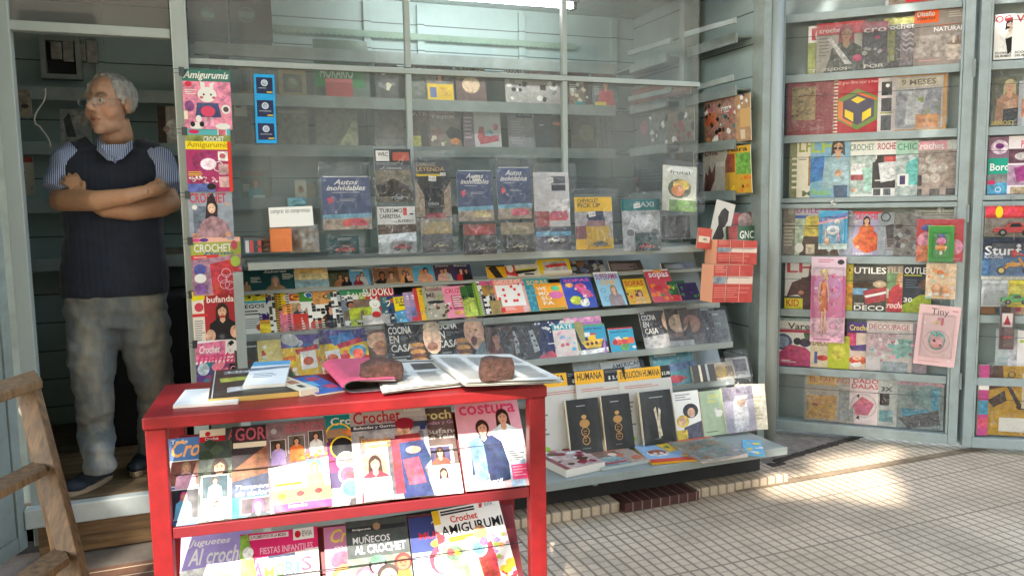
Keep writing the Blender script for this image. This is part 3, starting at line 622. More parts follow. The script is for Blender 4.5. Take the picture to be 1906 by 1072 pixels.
row(TR1, T_, [
 (307, 440, 812, 'blue magazine with orange script masthead and two framed portraits', '#5078a8,.2;t.03,.02,.25,.05,Todo,w;i.05,.03,.9,.2,Crochet,O;r.03,.27,.5,.3,w;R.05,.28,.44,.28,7a4838;L.27,.29,.33,N,P;r.03,.6,.5,.34,w;R.05,.61,.44,.32,2c2830;L.25,.63,.25,p,B;r.55,.27,.42,.67,d', dict(bend=.012, lift=0.001)),
 (368, 500, 797, 'grey green magazine with red label and blue knitted tops', '#4c5850,.8;r0,0,.38,.1,c;e.12,.05,.04,.04,r;r0,.08,.38,.06,r;t.08,.09,.2,.035,Crochet,w;t.42,.02,.5,.16,AGUJAS,M;D0,.15,1,.4,30,3c4c38/5c6c54/788868,.09;L.3,.33,.55,h,A;r.04,.52,.4,.25,w;R.06,.53,.36,.23,183c48;L.24,.54,.22,h,B;r.04,.78,.45,.21,f4f4ec;L.27,.79,.2,h,c;P.5,.5,.95,.5,.98,1,.55,1,3c60a0', dict(bend=.012, lift=0.006)),
 (432, 560, 793, 'dark magazine with a teal panel framing a pink beanie', '#40383c,.7;t.05,.02,.85,.15,GORROS,M;r.02,.19,.5,.06,c;P0,.5,.6,.2,1,.3,1,.6,0,.95,S;P0,.62,.9,.5,.9,.8,0,.8,3c4868;i.05,.66,.65,.06,Temporada,w;i.05,.72,.5,.06,de color,w;r0,.79,.8,.21,2c9cb0;r.12,.8,.52,.18,w;R.14,.81,.48,.16,504048;L.38,.81,.4,c04880,d', dict(bend=.012, lift=0.011)),
 (503, 618, 787, 'grey pink magazine about hats with three small photos', '#8c7478,.7;t.3,.03,.65,.11,GORROS,M;e.12,.1,.05,.05,A;r.05,.2,.26,.2,w;R.06,.205,.24,.19,504838;L.18,.22,.25,h,V;r.35,.17,.28,.2,w;R.36,.175,.26,.19,706860;L.49,.19,.26,h,o;r.69,.14,.26,.2,w;R.7,.145,.24,.19,504c48;L.82,.16,.25,h,w;D.4,.38,.6,.12,40,o/M/y,.03;p0,.52,1,.46,1,1,.1,1,f0e4e4;n.08,.56,.5,.14,5,M;r.1,.7,.45,.03,y;R.62,.47,.28,.26,B;L.76,.5,.3,H,O;r.05,.77,.95,.15,f0e060;e.2,.84,.07,.05,o;e.5,.83,.07,.05,r;e.8,.82,.07,.05,r;r.07,.92,.93,.08,e0407c;t.3,.93,.3,.04,Inmedio,w', dict(bend=.012, lift=0.017, rot=1)),
 (612, 720, 774, 'teal magazine with a column of round hat photos', '#4c4448,.6;r0,0,1,.16,t;t.12,.03,.8,.09,Crochet,w;r0,.16,1,.1,a08060;o.25,.24,.25,y,.12;P.3,.2,1,.1,.9,.4,o;r0,.3,.4,.17,702060;r0,.47,.4,.17,e03868;r0,.64,.4,.17,504068;r0,.81,.4,.19,A;D.4,.3,.6,.7,26,584c50/786468/403438,.12;e.3,.38,.22,.2,k;o.3,.38,.22,y,.12;e.35,.53,.18,.18,w;E.35,.53,.15,.15,a09890;e.37,.68,.18,.18,w;E.37,.68,.15,.15,e04060;e.4,.83,.18,.18,w;E.4,.83,.15,.15,48b0c8;r.05,.9,.3,.1,w', dict(bend=.012, lift=0.013)),
 (782, 862, 762, 'brown magazine with cream masthead and small scarf photos', '#66544e,.5;t.08,.03,1.2,.11,Crochet,d8d090;t.12,.16,1.2,.05,Bufandas y Gorros,c090b0;t.3,.25,.95,.06,Bufanda,c8c0b8;t.32,.32,.7,.05,en Telar,c8c0b8;r.3,.45,.6,.2,e8d8d8;R.36,.46,.46,.18,504870;L.58,.46,.5,h,a04838;r.3,.67,.7,.33,f0e8ec;L.6,.7,.5,h,P', dict(bend=.012, lift=0.009)),
 (663, 810, 763, 'grey magazine, woman in blue coat and red scarf', '#a4a0a0,.9;r0,0,1,.13,b8b4b0;t.04,.03,.62,.14,Crochet,b02830;r0,.185,1,.06,384050;t.04,.195,.55,.04,Bufandas y Gorros,w;t.72,.03,.22,.04,Edición,w;R.1,.3,.06,.6,706c6c;R.45,.35,.05,.6,605c60;R.88,.3,.06,.6,706c70;e.7,.22,.12,.1,8a2030;E.68,.29,.09,.1,s;e.7,.2,.13,.08,8a2030;P.55,.33,.88,.32,.92,.5,.6,.48,8a2030;P.55,.42,.92,.4,1.0,.62,.9,.7,.98,1,.6,1,.52,.6,283868;P.5,.36,.6,.36,.62,.95,.5,.95,902438;E.78,.5,.1,.05,s;P.63,.6,.84,.58,.9,.86,.68,.87,c03850;t.12,.33,.38,.06,Bufanda,d08838;t.13,.4,.36,.04,Cuadrille,d08838;r.1,.5,.34,.25,w;R.12,.51,.3,.23,d88870;L.27,.52,.4,h,m;r.1,.76,.36,.24,f0f0f0;l.28,.78,.35,a,a;r.9,.23,.07,.06,283868', dict(bend=.012, lift=0.02)),
 (866, 989, 746, 'pink sewing magazine with a boy and girl in coats', '#e0a0ac,.15;R0,.5,1,.5,ecc0c0;t.06,.05,.88,.13,costura,d8406c;L.72,.13,.5,h,d8e4e0;l.38,.24,.5,h,283458;P.14,.48,.3,.42,.38,.55,.36,.95,.18,.95,6890c0;P.5,.42,.72,.55,.72,.92,.38,.95,.36,.5,283458;P.62,.42,.95,.45,.98,.75,.7,.75,dce4e0;P.7,.75,.95,.72,.9,1,.68,1,a8c0d8;n.72,.62,.24,.12,5,k;r.72,.77,.27,.16,e0487c;n.74,.79,.22,.12,4,P;i.22,.9,.35,.05,infantil,w', dict(bend=.012, lift=0.014, rot=-.5))], g, yawd=0)
g = 'craft magazines on the lower rack of the red table'
T_ = 'on lower rack of red table'
row(TR2, T_, [
 (331, 470, 993, 'lilac crochet toy magazine at the left end', '#a898d0,.2;i.1,.04,.6,.08,Juguetes,w;i.1,.13,.9,.16,Al crochet,w;P0,.33,1,.28,1,1,0,1,f0ece0;D.05,.35,.9,.6,20,P/O/w/T/G,.14;K.55,.5,.16,O,P,T', dict(lift=.001)),
 (448, 600, 988, 'magenta party craft magazine with rainbow letters', '#d82868,.1;r.12,.02,.5,.05,f0e0e0;t.13,.025,.46,.035,SUPLEMENTOS DE LA MODA,703040;r.68,0,.27,.12,w;e.74,.06,.04,.05,r;t.8,.03,.13,.06,EVIA,a;t.25,.16,.68,.07,FIESTAS INFANTILES,P;p.2,.27,1,.22,1,.55,.1,.58,f4ece4;r.35,.25,.35,.03,u;t.14,.3,.16,.22,A,d04080;t.3,.36,.13,.13,M,e0a020;t.44,.34,.12,.14,O,50a040;t.57,.33,.12,.14,R,4068c0;t.7,.32,.05,.14,I,5080c8;t.77,.3,.14,.15,S,c83050;P0,.02,.1,0,.22,.5,.2,.9,0,.9,90b840;E.1,.2,.07,.08,w;P.03,.28,.17,.28,.22,.6,0,.6,f08020;r0,.56,1,.04,A;D0,.6,1,.4,24,P/y/g/w/r,.1', dict(lift=.005)),
 (612, 740, 975, 'mauve doll magazine with yellow script initial', '#c07ca0,.1;i.1,.03,.8,.15,Crochet,d8c850;t.15,.2,.7,.07,muñecos,f0d8e8;r0,.3,1,.1,a8a8b8;E.25,.37,.17,.13,c05070;E.5,.36,.14,.12,d8c050;r0,.44,1,.56,e8a8bc;K.3,.6,.2,H,P,w', dict(lift=.001)),
 (655, 775, 966, 'dark grey crochet doll magazine with smiling dolls', '#4c5250,.4;r.02,.07,.96,.05,2c3034;e.5,.08,.06,.06,N;t.1,.085,.3,.03,Amigurumis,w;t.1,.16,.6,.09,MUÑECOS,e8e8e8;t.12,.27,.82,.09,AL CROCHET,e8e8e8;P0,.4,1,.4,1,1,0,1,809078;K.25,.6,.13,a06070,d8a0a8,w;K.47,.5,.12,k,P,A;K.62,.62,.15,h,s,w;K.87,.5,.12,8a3028,c07050,o;E.47,.44,.13,.08,5c8870', dict(lift=.005)),
 (778, 900, 958, 'dark blue crochet doll magazine with red haired rag doll', '#3c4880,.15;t.35,.06,.4,.04,Amigurumis,w;t.14,.16,.8,.1,MUÑECOS,d83848;t.6,.26,.3,.05,crochet,608870;E.5,.32,.2,.08,e0a838;R0,.4,1,.6,c8cce0;K.5,.52,.2,b04058,f0c0b8,f0ecf4;P.42,.68,.58,.68,.68,1,.36,1,a890c8;D0,.55,.3,.45,8,w/A,.1', dict(lift=.003)),
 (836, 968, 940, 'white crochet magazine with yellow flag and child in red', '#f0ece4;r0,0,.1,.16,e8b828;r.12,.02,.5,.02,k;r.12,.05,.5,.02,k;r.68,0,.27,.07,w;P.7,.01,.75,.01,.73,.06,.69,.06,r;t.78,.015,.12,.04,EVIA,a;t.24,.09,.4,.08,Crochet,d83830;t.08,.19,.9,.11,AMIGURUMI,1c1c1c;P0,.22,.12,.3,.1,.36,0,.38,c82838;r.16,.32,.36,.06,e8b030;r.02,.4,.34,.4,b8a078;R.03,.41,.32,.38,98a888;E.2,.5,.12,.1,688068;e.15,.48,.05,.05,e84848;e.24,.5,.04,.04,y;r.4,.36,.3,.6,c8d8b8;E.62,.34,.1,.11,c89060;P.5,.5,.75,.45,.8,.9,.55,.95,e03838;e.55,.5,.13,.13,w;E.55,.5,.09,.09,70a0b0;E.64,.44,.06,.06,e06890;D.74,.38,.24,.3,14,G/O/V/P,.05;r.76,.68,.22,.3,w;D.78,.7,.2,.25,10,e02848/e8c030/r,.07', dict(lift=.014, rot=4.5, v0=.012))], g)
# ------------------------------------------------------------ things lying on the table top
ZT = plZ(.851)
def flat(name, bl, br, tl, th, art, label, cat, z=.8505, edge='c', group=None, curl=0, rot=0, bend=0.0, mats=None):
    pz = plZ(z); A, B, C = pz.hit(*bl), pz.hit(*br), pz.hit(*tl); u = (B-A); W = u.length; u.normalize(); v = V((-u.y, u.x, 0)); H = (C-A).dot(v)
    b = MB(); b.box((-W/2, 0, 0), (W/2, H, th), edge); Art(b, W, H, th, len(label)).run(art)
    mid = A+u*W/2
    o = b.build(name, mats or M_print, bend=(W, H, bend*W, curl*H) if (bend or curl) else None)
    o.matrix_world = Matrix(((u.x, v.x, 0, mid.x), (u.y, v.y, 0, mid.y), (0, 0, 1, mid.z), (0, 0, 0, 1)))
    return tag(o, label, cat, group)
flat('foam_tray', (322, 760), (442, 752), (332, 731), .008, '#f0f0ec;r.04,.06,.92,.88,e4e4e0', 'white foam tray lying at the left end of the red table', 'tray', edge='w')
flat('magazine_pile', (388, 752), (556, 737), (366, 700), .014, '#34342e,.5;n.15,.1,.7,.12,2,A;t.2,.08,.6,.1,LINEAS,A;P.1,.35,.8,.3,.85,.4,.12,.5,a8b040;P.2,.7,.7,.62,.75,.75,.2,.85,A;r.03,0,.015,1,A', 'thick yellow edged magazine with dark cover lying on the red table', 'magazine', edge='d8b468')
flat('notepad', (452, 724), (531, 719), (447, 681), .010, '#f4f4f0;r0,.0,1,.2,60a8d0;P0,.3,1,.25,1,.35,0,.42,8090a0;n.15,.55,.7,.2,3,7088a0', 'white printed pad with blue band on top of the dark magazine', 'box', z=.8655, edge='e8e4dc')
flat('leaflet_pile', (560, 738), (594, 732), (541, 703), .016, '#e8dcc0;r.3,.1,.5,.25,c08060;r.3,.42,.5,.2,c08060;r.35,.7,.3,.15,404840', 'small pile of cream leaflets beside the thick magazine', 'leaflet')
flat('leaflet', (590, 737), (648, 728), (572, 702), .004, '#2c6cb8;r0,0,.15,1,5c3c90;r.3,.3,.25,.3,B;r.5,.1,.4,.2,c04068;r.6,.6,.35,.18,d04060;D.2,.1,.8,.8,12,B/b/r,.06', 'blue and purple leaflet lying beside the cream leaflets', 'leaflet')
# rolled pink magazine
def newspaper(name, corners, label, art, layers=4, cat='newspaper', z=.852, fold=None, wave=.006, seed=1, edge='e0ddd4'):
    pz = plZ(z); A, B, C, D = [pz.hit(*c) for c in corners]     # bl br tr tl
    root = None
    for L in range(layers):
        r = random.Random(seed*10+L); b = MB(); nx, ny = 16, 12; vs_ = []
        j0 = [V((r.uniform(-.008, .008), r.uniform(-.012, .012), 0)) for _ in range(4)] if L else [V((0, 0, 0))]*4
        a_, b_, c_, d_ = [p+q for p, q in zip((A, B, C, D), j0)]
        for j in range(ny+1):
            for i in range(nx+1):
                s, t = i/nx, j/ny; p = (a_*(1-s)+b_*s)*(1-t)+(d_*(1-s)+c_*s)*t
                zz = z+.0035*(layers-L)+wave*(.5+.5*noise.noise(V((s*2.2, t*1.6, seed*3.3))))*(1-.12*L)
                if fold: zz += fold(s, t)
                vs_.append((p.x, p.y, zz))
        fs = [(j*(nx+1)+i, j*(nx+1)+i+1, (j+1)*(nx+1)+i+1, (j+1)*(nx+1)+i) for j in range(ny) for i in range(nx)]
        b.mesh(vs_, fs, edge)
        if L == 0:   # print: columns of text following the sheet
            def S(s, t):
                x, y = min(.999, max(0, s))*nx, min(.999, max(0, t))*ny; i, j = int(x), int(y); fx, fy = x-i, y-j; g = lambda a, c: V(vs_[c*(nx+1)+a])
                q = (g(i, j)*(1-fx)+g(i+1, j)*fx)*(1-fy)+(g(i, j+1)*(1-fx)+g(i+1, j+1)*fx)*fy; return q+V((0, 0, .0005))
            for (x0, y0, w_, h_, c, k) in art:
                if k == 'n':
                    nr = int(h_*60)
                    for q in range(nr):
                        y = y0+h_*q/nr; x1 = x0+w_*r.uniform(.75, 1); m_ = max(1, int((x1-x0)*nx)+1)
                        for e in range(m_):
                            sa, sb = x0+(x1-x0)*e/m_, x0+(x1-x0)*(e+1)/m_; b.face([S(sa, y), S(sb, y), S(sb, y+.0065), S(sa, y+.0065)], c)
                else:
                    mx_, my_ = max(1, int(w_*nx)), max(1, int(h_*ny))
                    for e in range(mx_):
                        for f in range(my_):
                            b.face([S(x0+w_*e/mx_, y0+h_*f/my_), S(x0+w_*(e+1)/mx_, y0+h_*f/my_), S(x0+w_*(e+1)/mx_, y0+h_*(f+1)/my_), S(x0+w_*e/mx_, y0+h_*(f+1)/my_)], c, 1)
        if root is None: root = b.build(name, M_print, smooth=False)
        else: b.build('inner_sheet', M_print, root)
    return tag(root, label, cat)
newspaper('newspaper', [(716, 737), (905, 716), (852, 676), (694, 682)], 'folded newspaper under the left brick on the red table', [(.05, .1, .28, .75, '8a8a88', 'n'), (.4, .1, .25, .4, '8a8a88', 'n'), (.7, .1, .25, .75, '8a8a88', 'n'), (.4, .58, .25, .25, '4c4a48', 'p'), (.1, .9, .6, .05, '303030', 'p')], seed=3)
newspaper('newspaper', [(868, 722), (1046, 716), (950, 668), (800, 670)], 'folded newspaper under the right brick hanging over the table corner', [(.06, .08, .25, .8, '90908c', 'n'), (.38, .08, .25, .8, '90908c', 'n'), (.7, .08, .24, .45, '90908c', 'n'), (.7, .6, .24, .25, 'a8a49c', 'p')], z=.868, seed=7)
# curled magazine
b = MB(); pz = plZ(.852); A, B = pz.hit(652, 733), pz.hit(735, 727); C = pz.hit(612, 690); bk = (C-A)
for L, (rr, c) in enumerate(((.03, 'd85878'), (.027, 'e8e0e0'), (.024, '484044'))):
    prof = []
    for k in range(15):
        a = math.pi*(-.5)-math.pi*1.05*k/14; prof.append((math.cos(a)*rr*1.15+.015, math.sin(a)*rr*.62+.02))
    prof = [(.14, .0035+.001*L)]+prof+[(.13, .036-.003*L-(L > 0)*.004)]
    d = (B-A).normalized()
    for (x0, z0), (x1, z1) in zip(prof, prof[1:]):
        p, q = A+d*x0+V((0, 0, z0)), A+d*x1+V((0, 0, z1)); b.face([p, q, q+bk, p+bk], c, .25)
tag(b.build('curled_magazine', M_print, smooth=False), 'pink covered magazine curled over beside the left brick', 'magazine')
def brick(c, size, rotz, seed, label):
    bm = bmesh.new(); bmesh.ops.create_cube(bm, size=1); bmesh.ops.subdivide_edges(bm, edges=bm.edges[:], cuts=9, use_grid_fill=True)
    for v in bm.verts:
        p = v.co.copy(); q = p.normalized()*.62; p = p*.66+q*.34
        p = V((p.x*size[0]*.86, p.y*size[1]*.9, p.z*size[2]*.9)); k = noise.fractal(p*22+V((seed, 0, 0)), 1, 2, 4)
        p *= 1+.26*noise.noise(p*13+V((seed, 0, 0)))+.06*k; v.co = p
    me = bpy.data.meshes.new('brick'); bm.to_mesh(me); bm.free()
    o = bpy.data.objects.new('brick', me); COL.objects.link(o); me.materials.append(M_brick); me.polygons.foreach_set('use_smooth', [True]*len(me.polygons))
    o.location = c; o.rotation_euler = (0, 0, R(rotz)); tag(o, label, 'brick', 'broken bricks used as paperweights'); return o
M_brick = mat('weathered_brick', '64443a', .95, noise_amt=.45, scale=70, bump=1.0, dirt='2c221e')
brick(plZ(.90).hit(706, 690), (.135, .085, .062), 8, 2, 'long broken brown brick weighting the left newspaper')
brick(plZ(.915).hit(922, 684), (.10, .08, .062), -12, 9, 'short squarish broken brick weighting the right newspaper')

# ------------------------------------------------------------ magazines hung on the window post
HP = plX(3.505); g = 'magazines clipped in a column on the window post'
def hang(xl, xr, yt, yb, desc, art, rot=0, lift=0):
    o = place(HP, xl, xr, yt, art, desc, yb=yb, group=g, rot=rot, lift=lift, bend=.04, th=.003)
    b = MB(); W, H = o['_w'], o['_h']; y = H-.012
    b.prism([(-.016, -.012), (.004, -.004), (.004, .004), (-.016, .012)], y-.016, y+.016, 'k', 0, T=Matrix.Translation((-W/2+.006, 0, 0)))
    b.tube([(-W/2-.01, y-.008, .006), (-W/2-.03, y-.008, .008), (-W/2-.03, y+.008, .008), (-W/2-.01, y+.008, .006)], .0012, 5, 'a'); b.build('binder_clip', M_clip, o)
    return o
M_clip = mat('clip_black', '222224', .3)
hang(344, 433, 130, 241, 'green and pink magazine with a white toy rabbit, topmost on the post', '#3c7468,.15;i.02,.03,.95,.16,Amigurumis,w;R0,.2,1,.8,e488a4;e.5,.42,.2,.17,w;p.36,.2,.46,.22,.46,.36,.38,.36,w;p.56,.24,.66,.2,.62,.36,.56,.36,w;e.43,.42,.02,.025,k;e.58,.42,.02,.025,k;e.38,.47,.04,.03,M;e.64,.47,.04,.03,M;P.28,.56,.72,.56,.78,.8,.24,.8,405078;e.5,.7,.15,.12,d84868;e.3,.83,.06,.08,w;P.42,.8,.48,.8,.47,.95,.4,.95,P;P.52,.8,.6,.8,.62,.95,.54,.95,P;e.88,.66,.1,.1,w;e.88,.66,.06,.06,584848;e.25,.95,.14,.08,w;e.17,.92,.05,.06,k;e.36,.92,.05,.06,k;e.8,.95,.16,.07,w;e.12,.25,.07,.06,d03048;n.04,.34,.25,.1,3,w;E.12,.62,.1,.12,8c4c88;r0,.7,.08,.14,c', 0, .004)
hang(350, 434, 240, 357, 'red magazine with yellow band and magenta hat toy', '#b03068,.3;r0,0,1,.1,58b0b8;e.2,.05,.12,.05,d02858;r.72,0,.2,.13,w;R.74,.01,.16,.11,M;R0,.1,1,.1,889048;t.4,.12,.45,.09,CROCHET,w;r0,.2,1,.13,f0d820;t.03,.21,.93,.11,Amigurumis,b89010;r.92,.2,.08,.8,d83828;E.42,.52,.3,.25,a02868;E.48,.56,.18,.14,f4dce8;o.7,.6,.12,w,.15;R.7,.36,.22,.15,w;R.7,.56,.22,.17,c8a0a0;R.7,.76,.22,.17,e0b0b0;e.8,.43,.07,.06,M;n.03,.68,.4,.08,3,y;D.05,.76,.6,.1,30,P/w/m,.03;P0,.87,.6,.87,.6,1,0,1,5868b0;E.52,.92,.1,.08,k')
hang(354, 436, 357, 447, 'grey magazine of a dark haired woman in a mauve knitted top', '#98a0ac,.4;R.1,.3,.3,.6,6c7888;t.04,.03,.82,.2,CROCHET,c83848;t.84,.22,.12,.08,hoy,O;e.14,.32,.06,.06,w;P.44,.12,.56,.02,.66,.3,.64,.62,.36,.62,.4,.3,342428;E.52,.34,.09,.12,e8c0a0;e.49,.33,.012,.012,k;e.55,.33,.012,.012,k;e.52,.41,.03,.012,c03848;P.3,.6,.5,.5,.62,.52,.84,.62,.98,.95,.04,1,b08890;E.12,.9,.08,.06,s;E.88,.88,.08,.06,s')
hang(360, 452, 442, 548, 'lime and red crochet magazine picturing a red crocheted cushion', '#a8b048,.2;r0,0,1,.08,f0b8a0;e.12,.04,.08,.04,p;e.27,.04,.09,.04,v;t.06,.11,.76,.14,CROCHET,w;i.25,.25,.6,.05,Punto,b;e.87,.14,.07,.1,c05060;r0,.3,.55,.1,d83030;n.05,.33,.4,.03,1,w;P0,.38,1,.3,1,1,0,1,b888a0;P.36,.46,.82,.38,1,.6,1,1,.4,1,c82838;D.4,.5,.55,.5,50,e06070/a82030,.015;o.68,.62,.1,P,.15;o.6,.72,.1,P,.15;o.76,.72,.1,P,.15;o.64,.82,.1,P,.15;o.74,.84,.1,P,.15;e.88,.42,.1,.12,G;E.16,.55,.12,.12,4c50a0;e.16,.7,.12,.1,w;E.16,.88,.12,.12,8858a0', 0, .007)
hang(362, 453, 540, 638, 'red crochet magazine of a smiling woman holding a dark camera', '#b02c34,.2;r0,0,.24,1,e8dccc;p0,0,.28,0,.26,.16,0,.18,e8d820;r.28,.02,.24,.07,y;t.3,.11,.62,.12,bufandas,f4e8e0;e.14,.3,.09,.1,d04050;r0,.42,.3,.06,d83838;n.03,.55,.2,.4,9,a;L.6,.24,.62,h,k,e4b898;E.56,.85,.24,.12,k;E.34,.85,.1,.14,e0b090;E.84,.8,.1,.14,e0b090;e.57,.88,.1,.1,303034;e.57,.88,.05,.05,606468;e.6,.5,.07,.025,c02030', .5)
hang(366, 456, 632, 708, 'pink blanket magazine hanging lowest on the post', '#f0e8ec;P0,.06,.62,.02,.6,.42,0,.5,e07098;i.08,.12,.42,.18,Crochet,w;r0,.44,1,.04,e07098;i.03,.28,.92,.3,mantas,d84878;D.62,.05,.38,.25,12,A/w/k,.06;o.75,.14,.13,w,.2;r0,.56,1,.44,8c4878;D.0,.58,.45,.4,14,5c3c80/3c4878/2c7c90,.11;E.15,.68,.12,.14,b8c8d0;D.42,.6,.25,.35,9,e85868/e88098,.09;R.68,.58,.17,.34,k;o.76,.7,.06,P,.3;D.85,.58,.15,.3,6,B/w/b,.05', -1, .010)
# ------------------------------------------------------------ blue sticker packets
SP = plX(3.52); BP_ = '#18a0e0,.2;R.1,.14,.8,.72,202a50;o.5,.38,.17,c8d4e0,.35;E.5,.38,.1,.1,a8b8c8;n.2,.6,.6,.06,1,A;r.6,.76,.28,.06,d8b048'
for (y0, y1, nm) in ((139, 181, 'topmost of three blue foil sticker packets hanging in the window'), (181, 224, 'middle of three blue foil sticker packets hanging in the window'), (224, 267, 'lowest of three blue foil sticker packets hanging in the window')):
    dx = (y0-139)*.04; place(SP, 474+dx, 512+dx, y0, BP_, nm, 'sticker_packet', 'sticker packet', 'sticker packets hanging in the window', yb=y1, edge='18a0e0')
# ------------------------------------------------------------ stepped rack
RPL = [plX(LIPS[i][0]+.0145, LIPS[i][1]-.004, LEANR) for i, LEANR in ((0, 6), (1, 36), (2, 35), (3, 22), (4, 20))]
g = 'pocket romances and racing models on the top rack shelf'
W1 = 'on top rack shelf'
row(RPL[1], W1, [
 (452, 492, 505, 'dark teal booklet half hidden by the post magazines', '#1c4c50,.2;n.4,.35,.5,.3,4,w;L.2,.5,.4,h,N'),
 (490, 552, 503, 'dark teal booklet with white lettering and a grey haired face', '#1c4c50,.2;i.05,.04,.7,.13,Saberes,w;n.6,.25,.35,.3,4,w;L.38,.3,.6,a,N'),
 (550, 613, 497, 'pale sunset coloured booklet', '#c0c8c8,.2;R0,.15,1,.25,e8c890;R0,.4,1,.25,e0d0a0;R0,.65,1,.35,90b0c0;t.06,.05,.8,.1,MENTE,o;r.1,.2,.7,.05,e8c040'),
 (611, 655, 504, 'small dark green novel with a couple lying down', '#585c44,.8;r0,0,1,.18,2c2c28;L.55,.2,.6,h,S,N;L.8,.35,.5,k,k'),
 (653, 690, 503, 'small sky blue novel with a couple, man behind', '#68a8d0,.4;L.62,.2,.5,h,A;L.38,.4,.5,m,m;r.1,.05,.6,.08,w'),
 (696, 744, 500, 'small brown novel with a dark suited man', '#8c6450,.8;l.35,.25,.6,k,k,S;l.7,.3,.5,h,N;n.1,.06,.7,.08,1,w'),
 (742, 772, 499, 'small tan novel with an embracing couple', '#c89878,.5;L.45,.2,.6,h,O;L.62,.28,.5,k,k;P.5,.6,.8,.5,.9,.9,.6,.9,s'),
 (771, 812, 496, 'small bright blue novel with a kissing couple', '#58b0d8,.3;l.6,.12,.6,k,e0a080;L.4,.25,.5,o,s;n.08,.04,.6,.06,1,w'),
 (810, 846, 496, 'small plum coloured novel with a couple in white', '#50405c,.5;l.6,.15,.6,h,A;L.4,.22,.55,n,e0b0a0;i.1,.03,.7,.1,Deseo,w'),
 (845, 880, 494, 'small night blue novel with a woman in red', '#403c68,.5;L.45,.2,.6,h,c02030,e8b898;l.72,.25,.5,k,k;i.1,.03,.7,.1,Bianca,w'),
 (908, 943, 496, 'yellow racing model box with dark stripes', '#e0a820,.2;P.1,.2,.5,0,.8,1,.4,1,302c28;r0,0,1,.12,302c28'),
 (943, 1003, 495, 'red and white racing driver box', '#d8d4cc,.3;P0,.1,.3,0,.35,1,0,.8,c82028;e.15,.25,.1,.15,w;r.3,.35,.7,.1,d8d020;P.3,.5,1,.4,.9,.6,.3,.8,282828;r.55,.75,.3,.12,k'),
 (1003, 1062, 488, 'yellow framed box holding a red and white racing model', '#e8c818;R.15,.15,.75,.7,c8c8cc;P.2,.4,.85,.3,.9,.5,.25,.6,d83020;r.1,.8,.9,.2,e8e4dc', dict(name='model_box', cat='box', th=.03)),
 (1066, 1128, 486, 'dark bagged bundle clipped with black wire', '#38343c,.9;D0,0,1,1,24,a07048/6878a0/A/k,.1', dict(name='magazine_bundle', slv=1)),
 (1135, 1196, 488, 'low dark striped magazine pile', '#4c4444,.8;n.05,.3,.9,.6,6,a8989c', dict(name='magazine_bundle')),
 (1232, 1292, 490, 'low grey magazine pile in shade', '#54565a,.8;n.1,.3,.8,.6,4,A', dict(name='magazine_bundle'))], g, 'novel', 'book', th=.006)

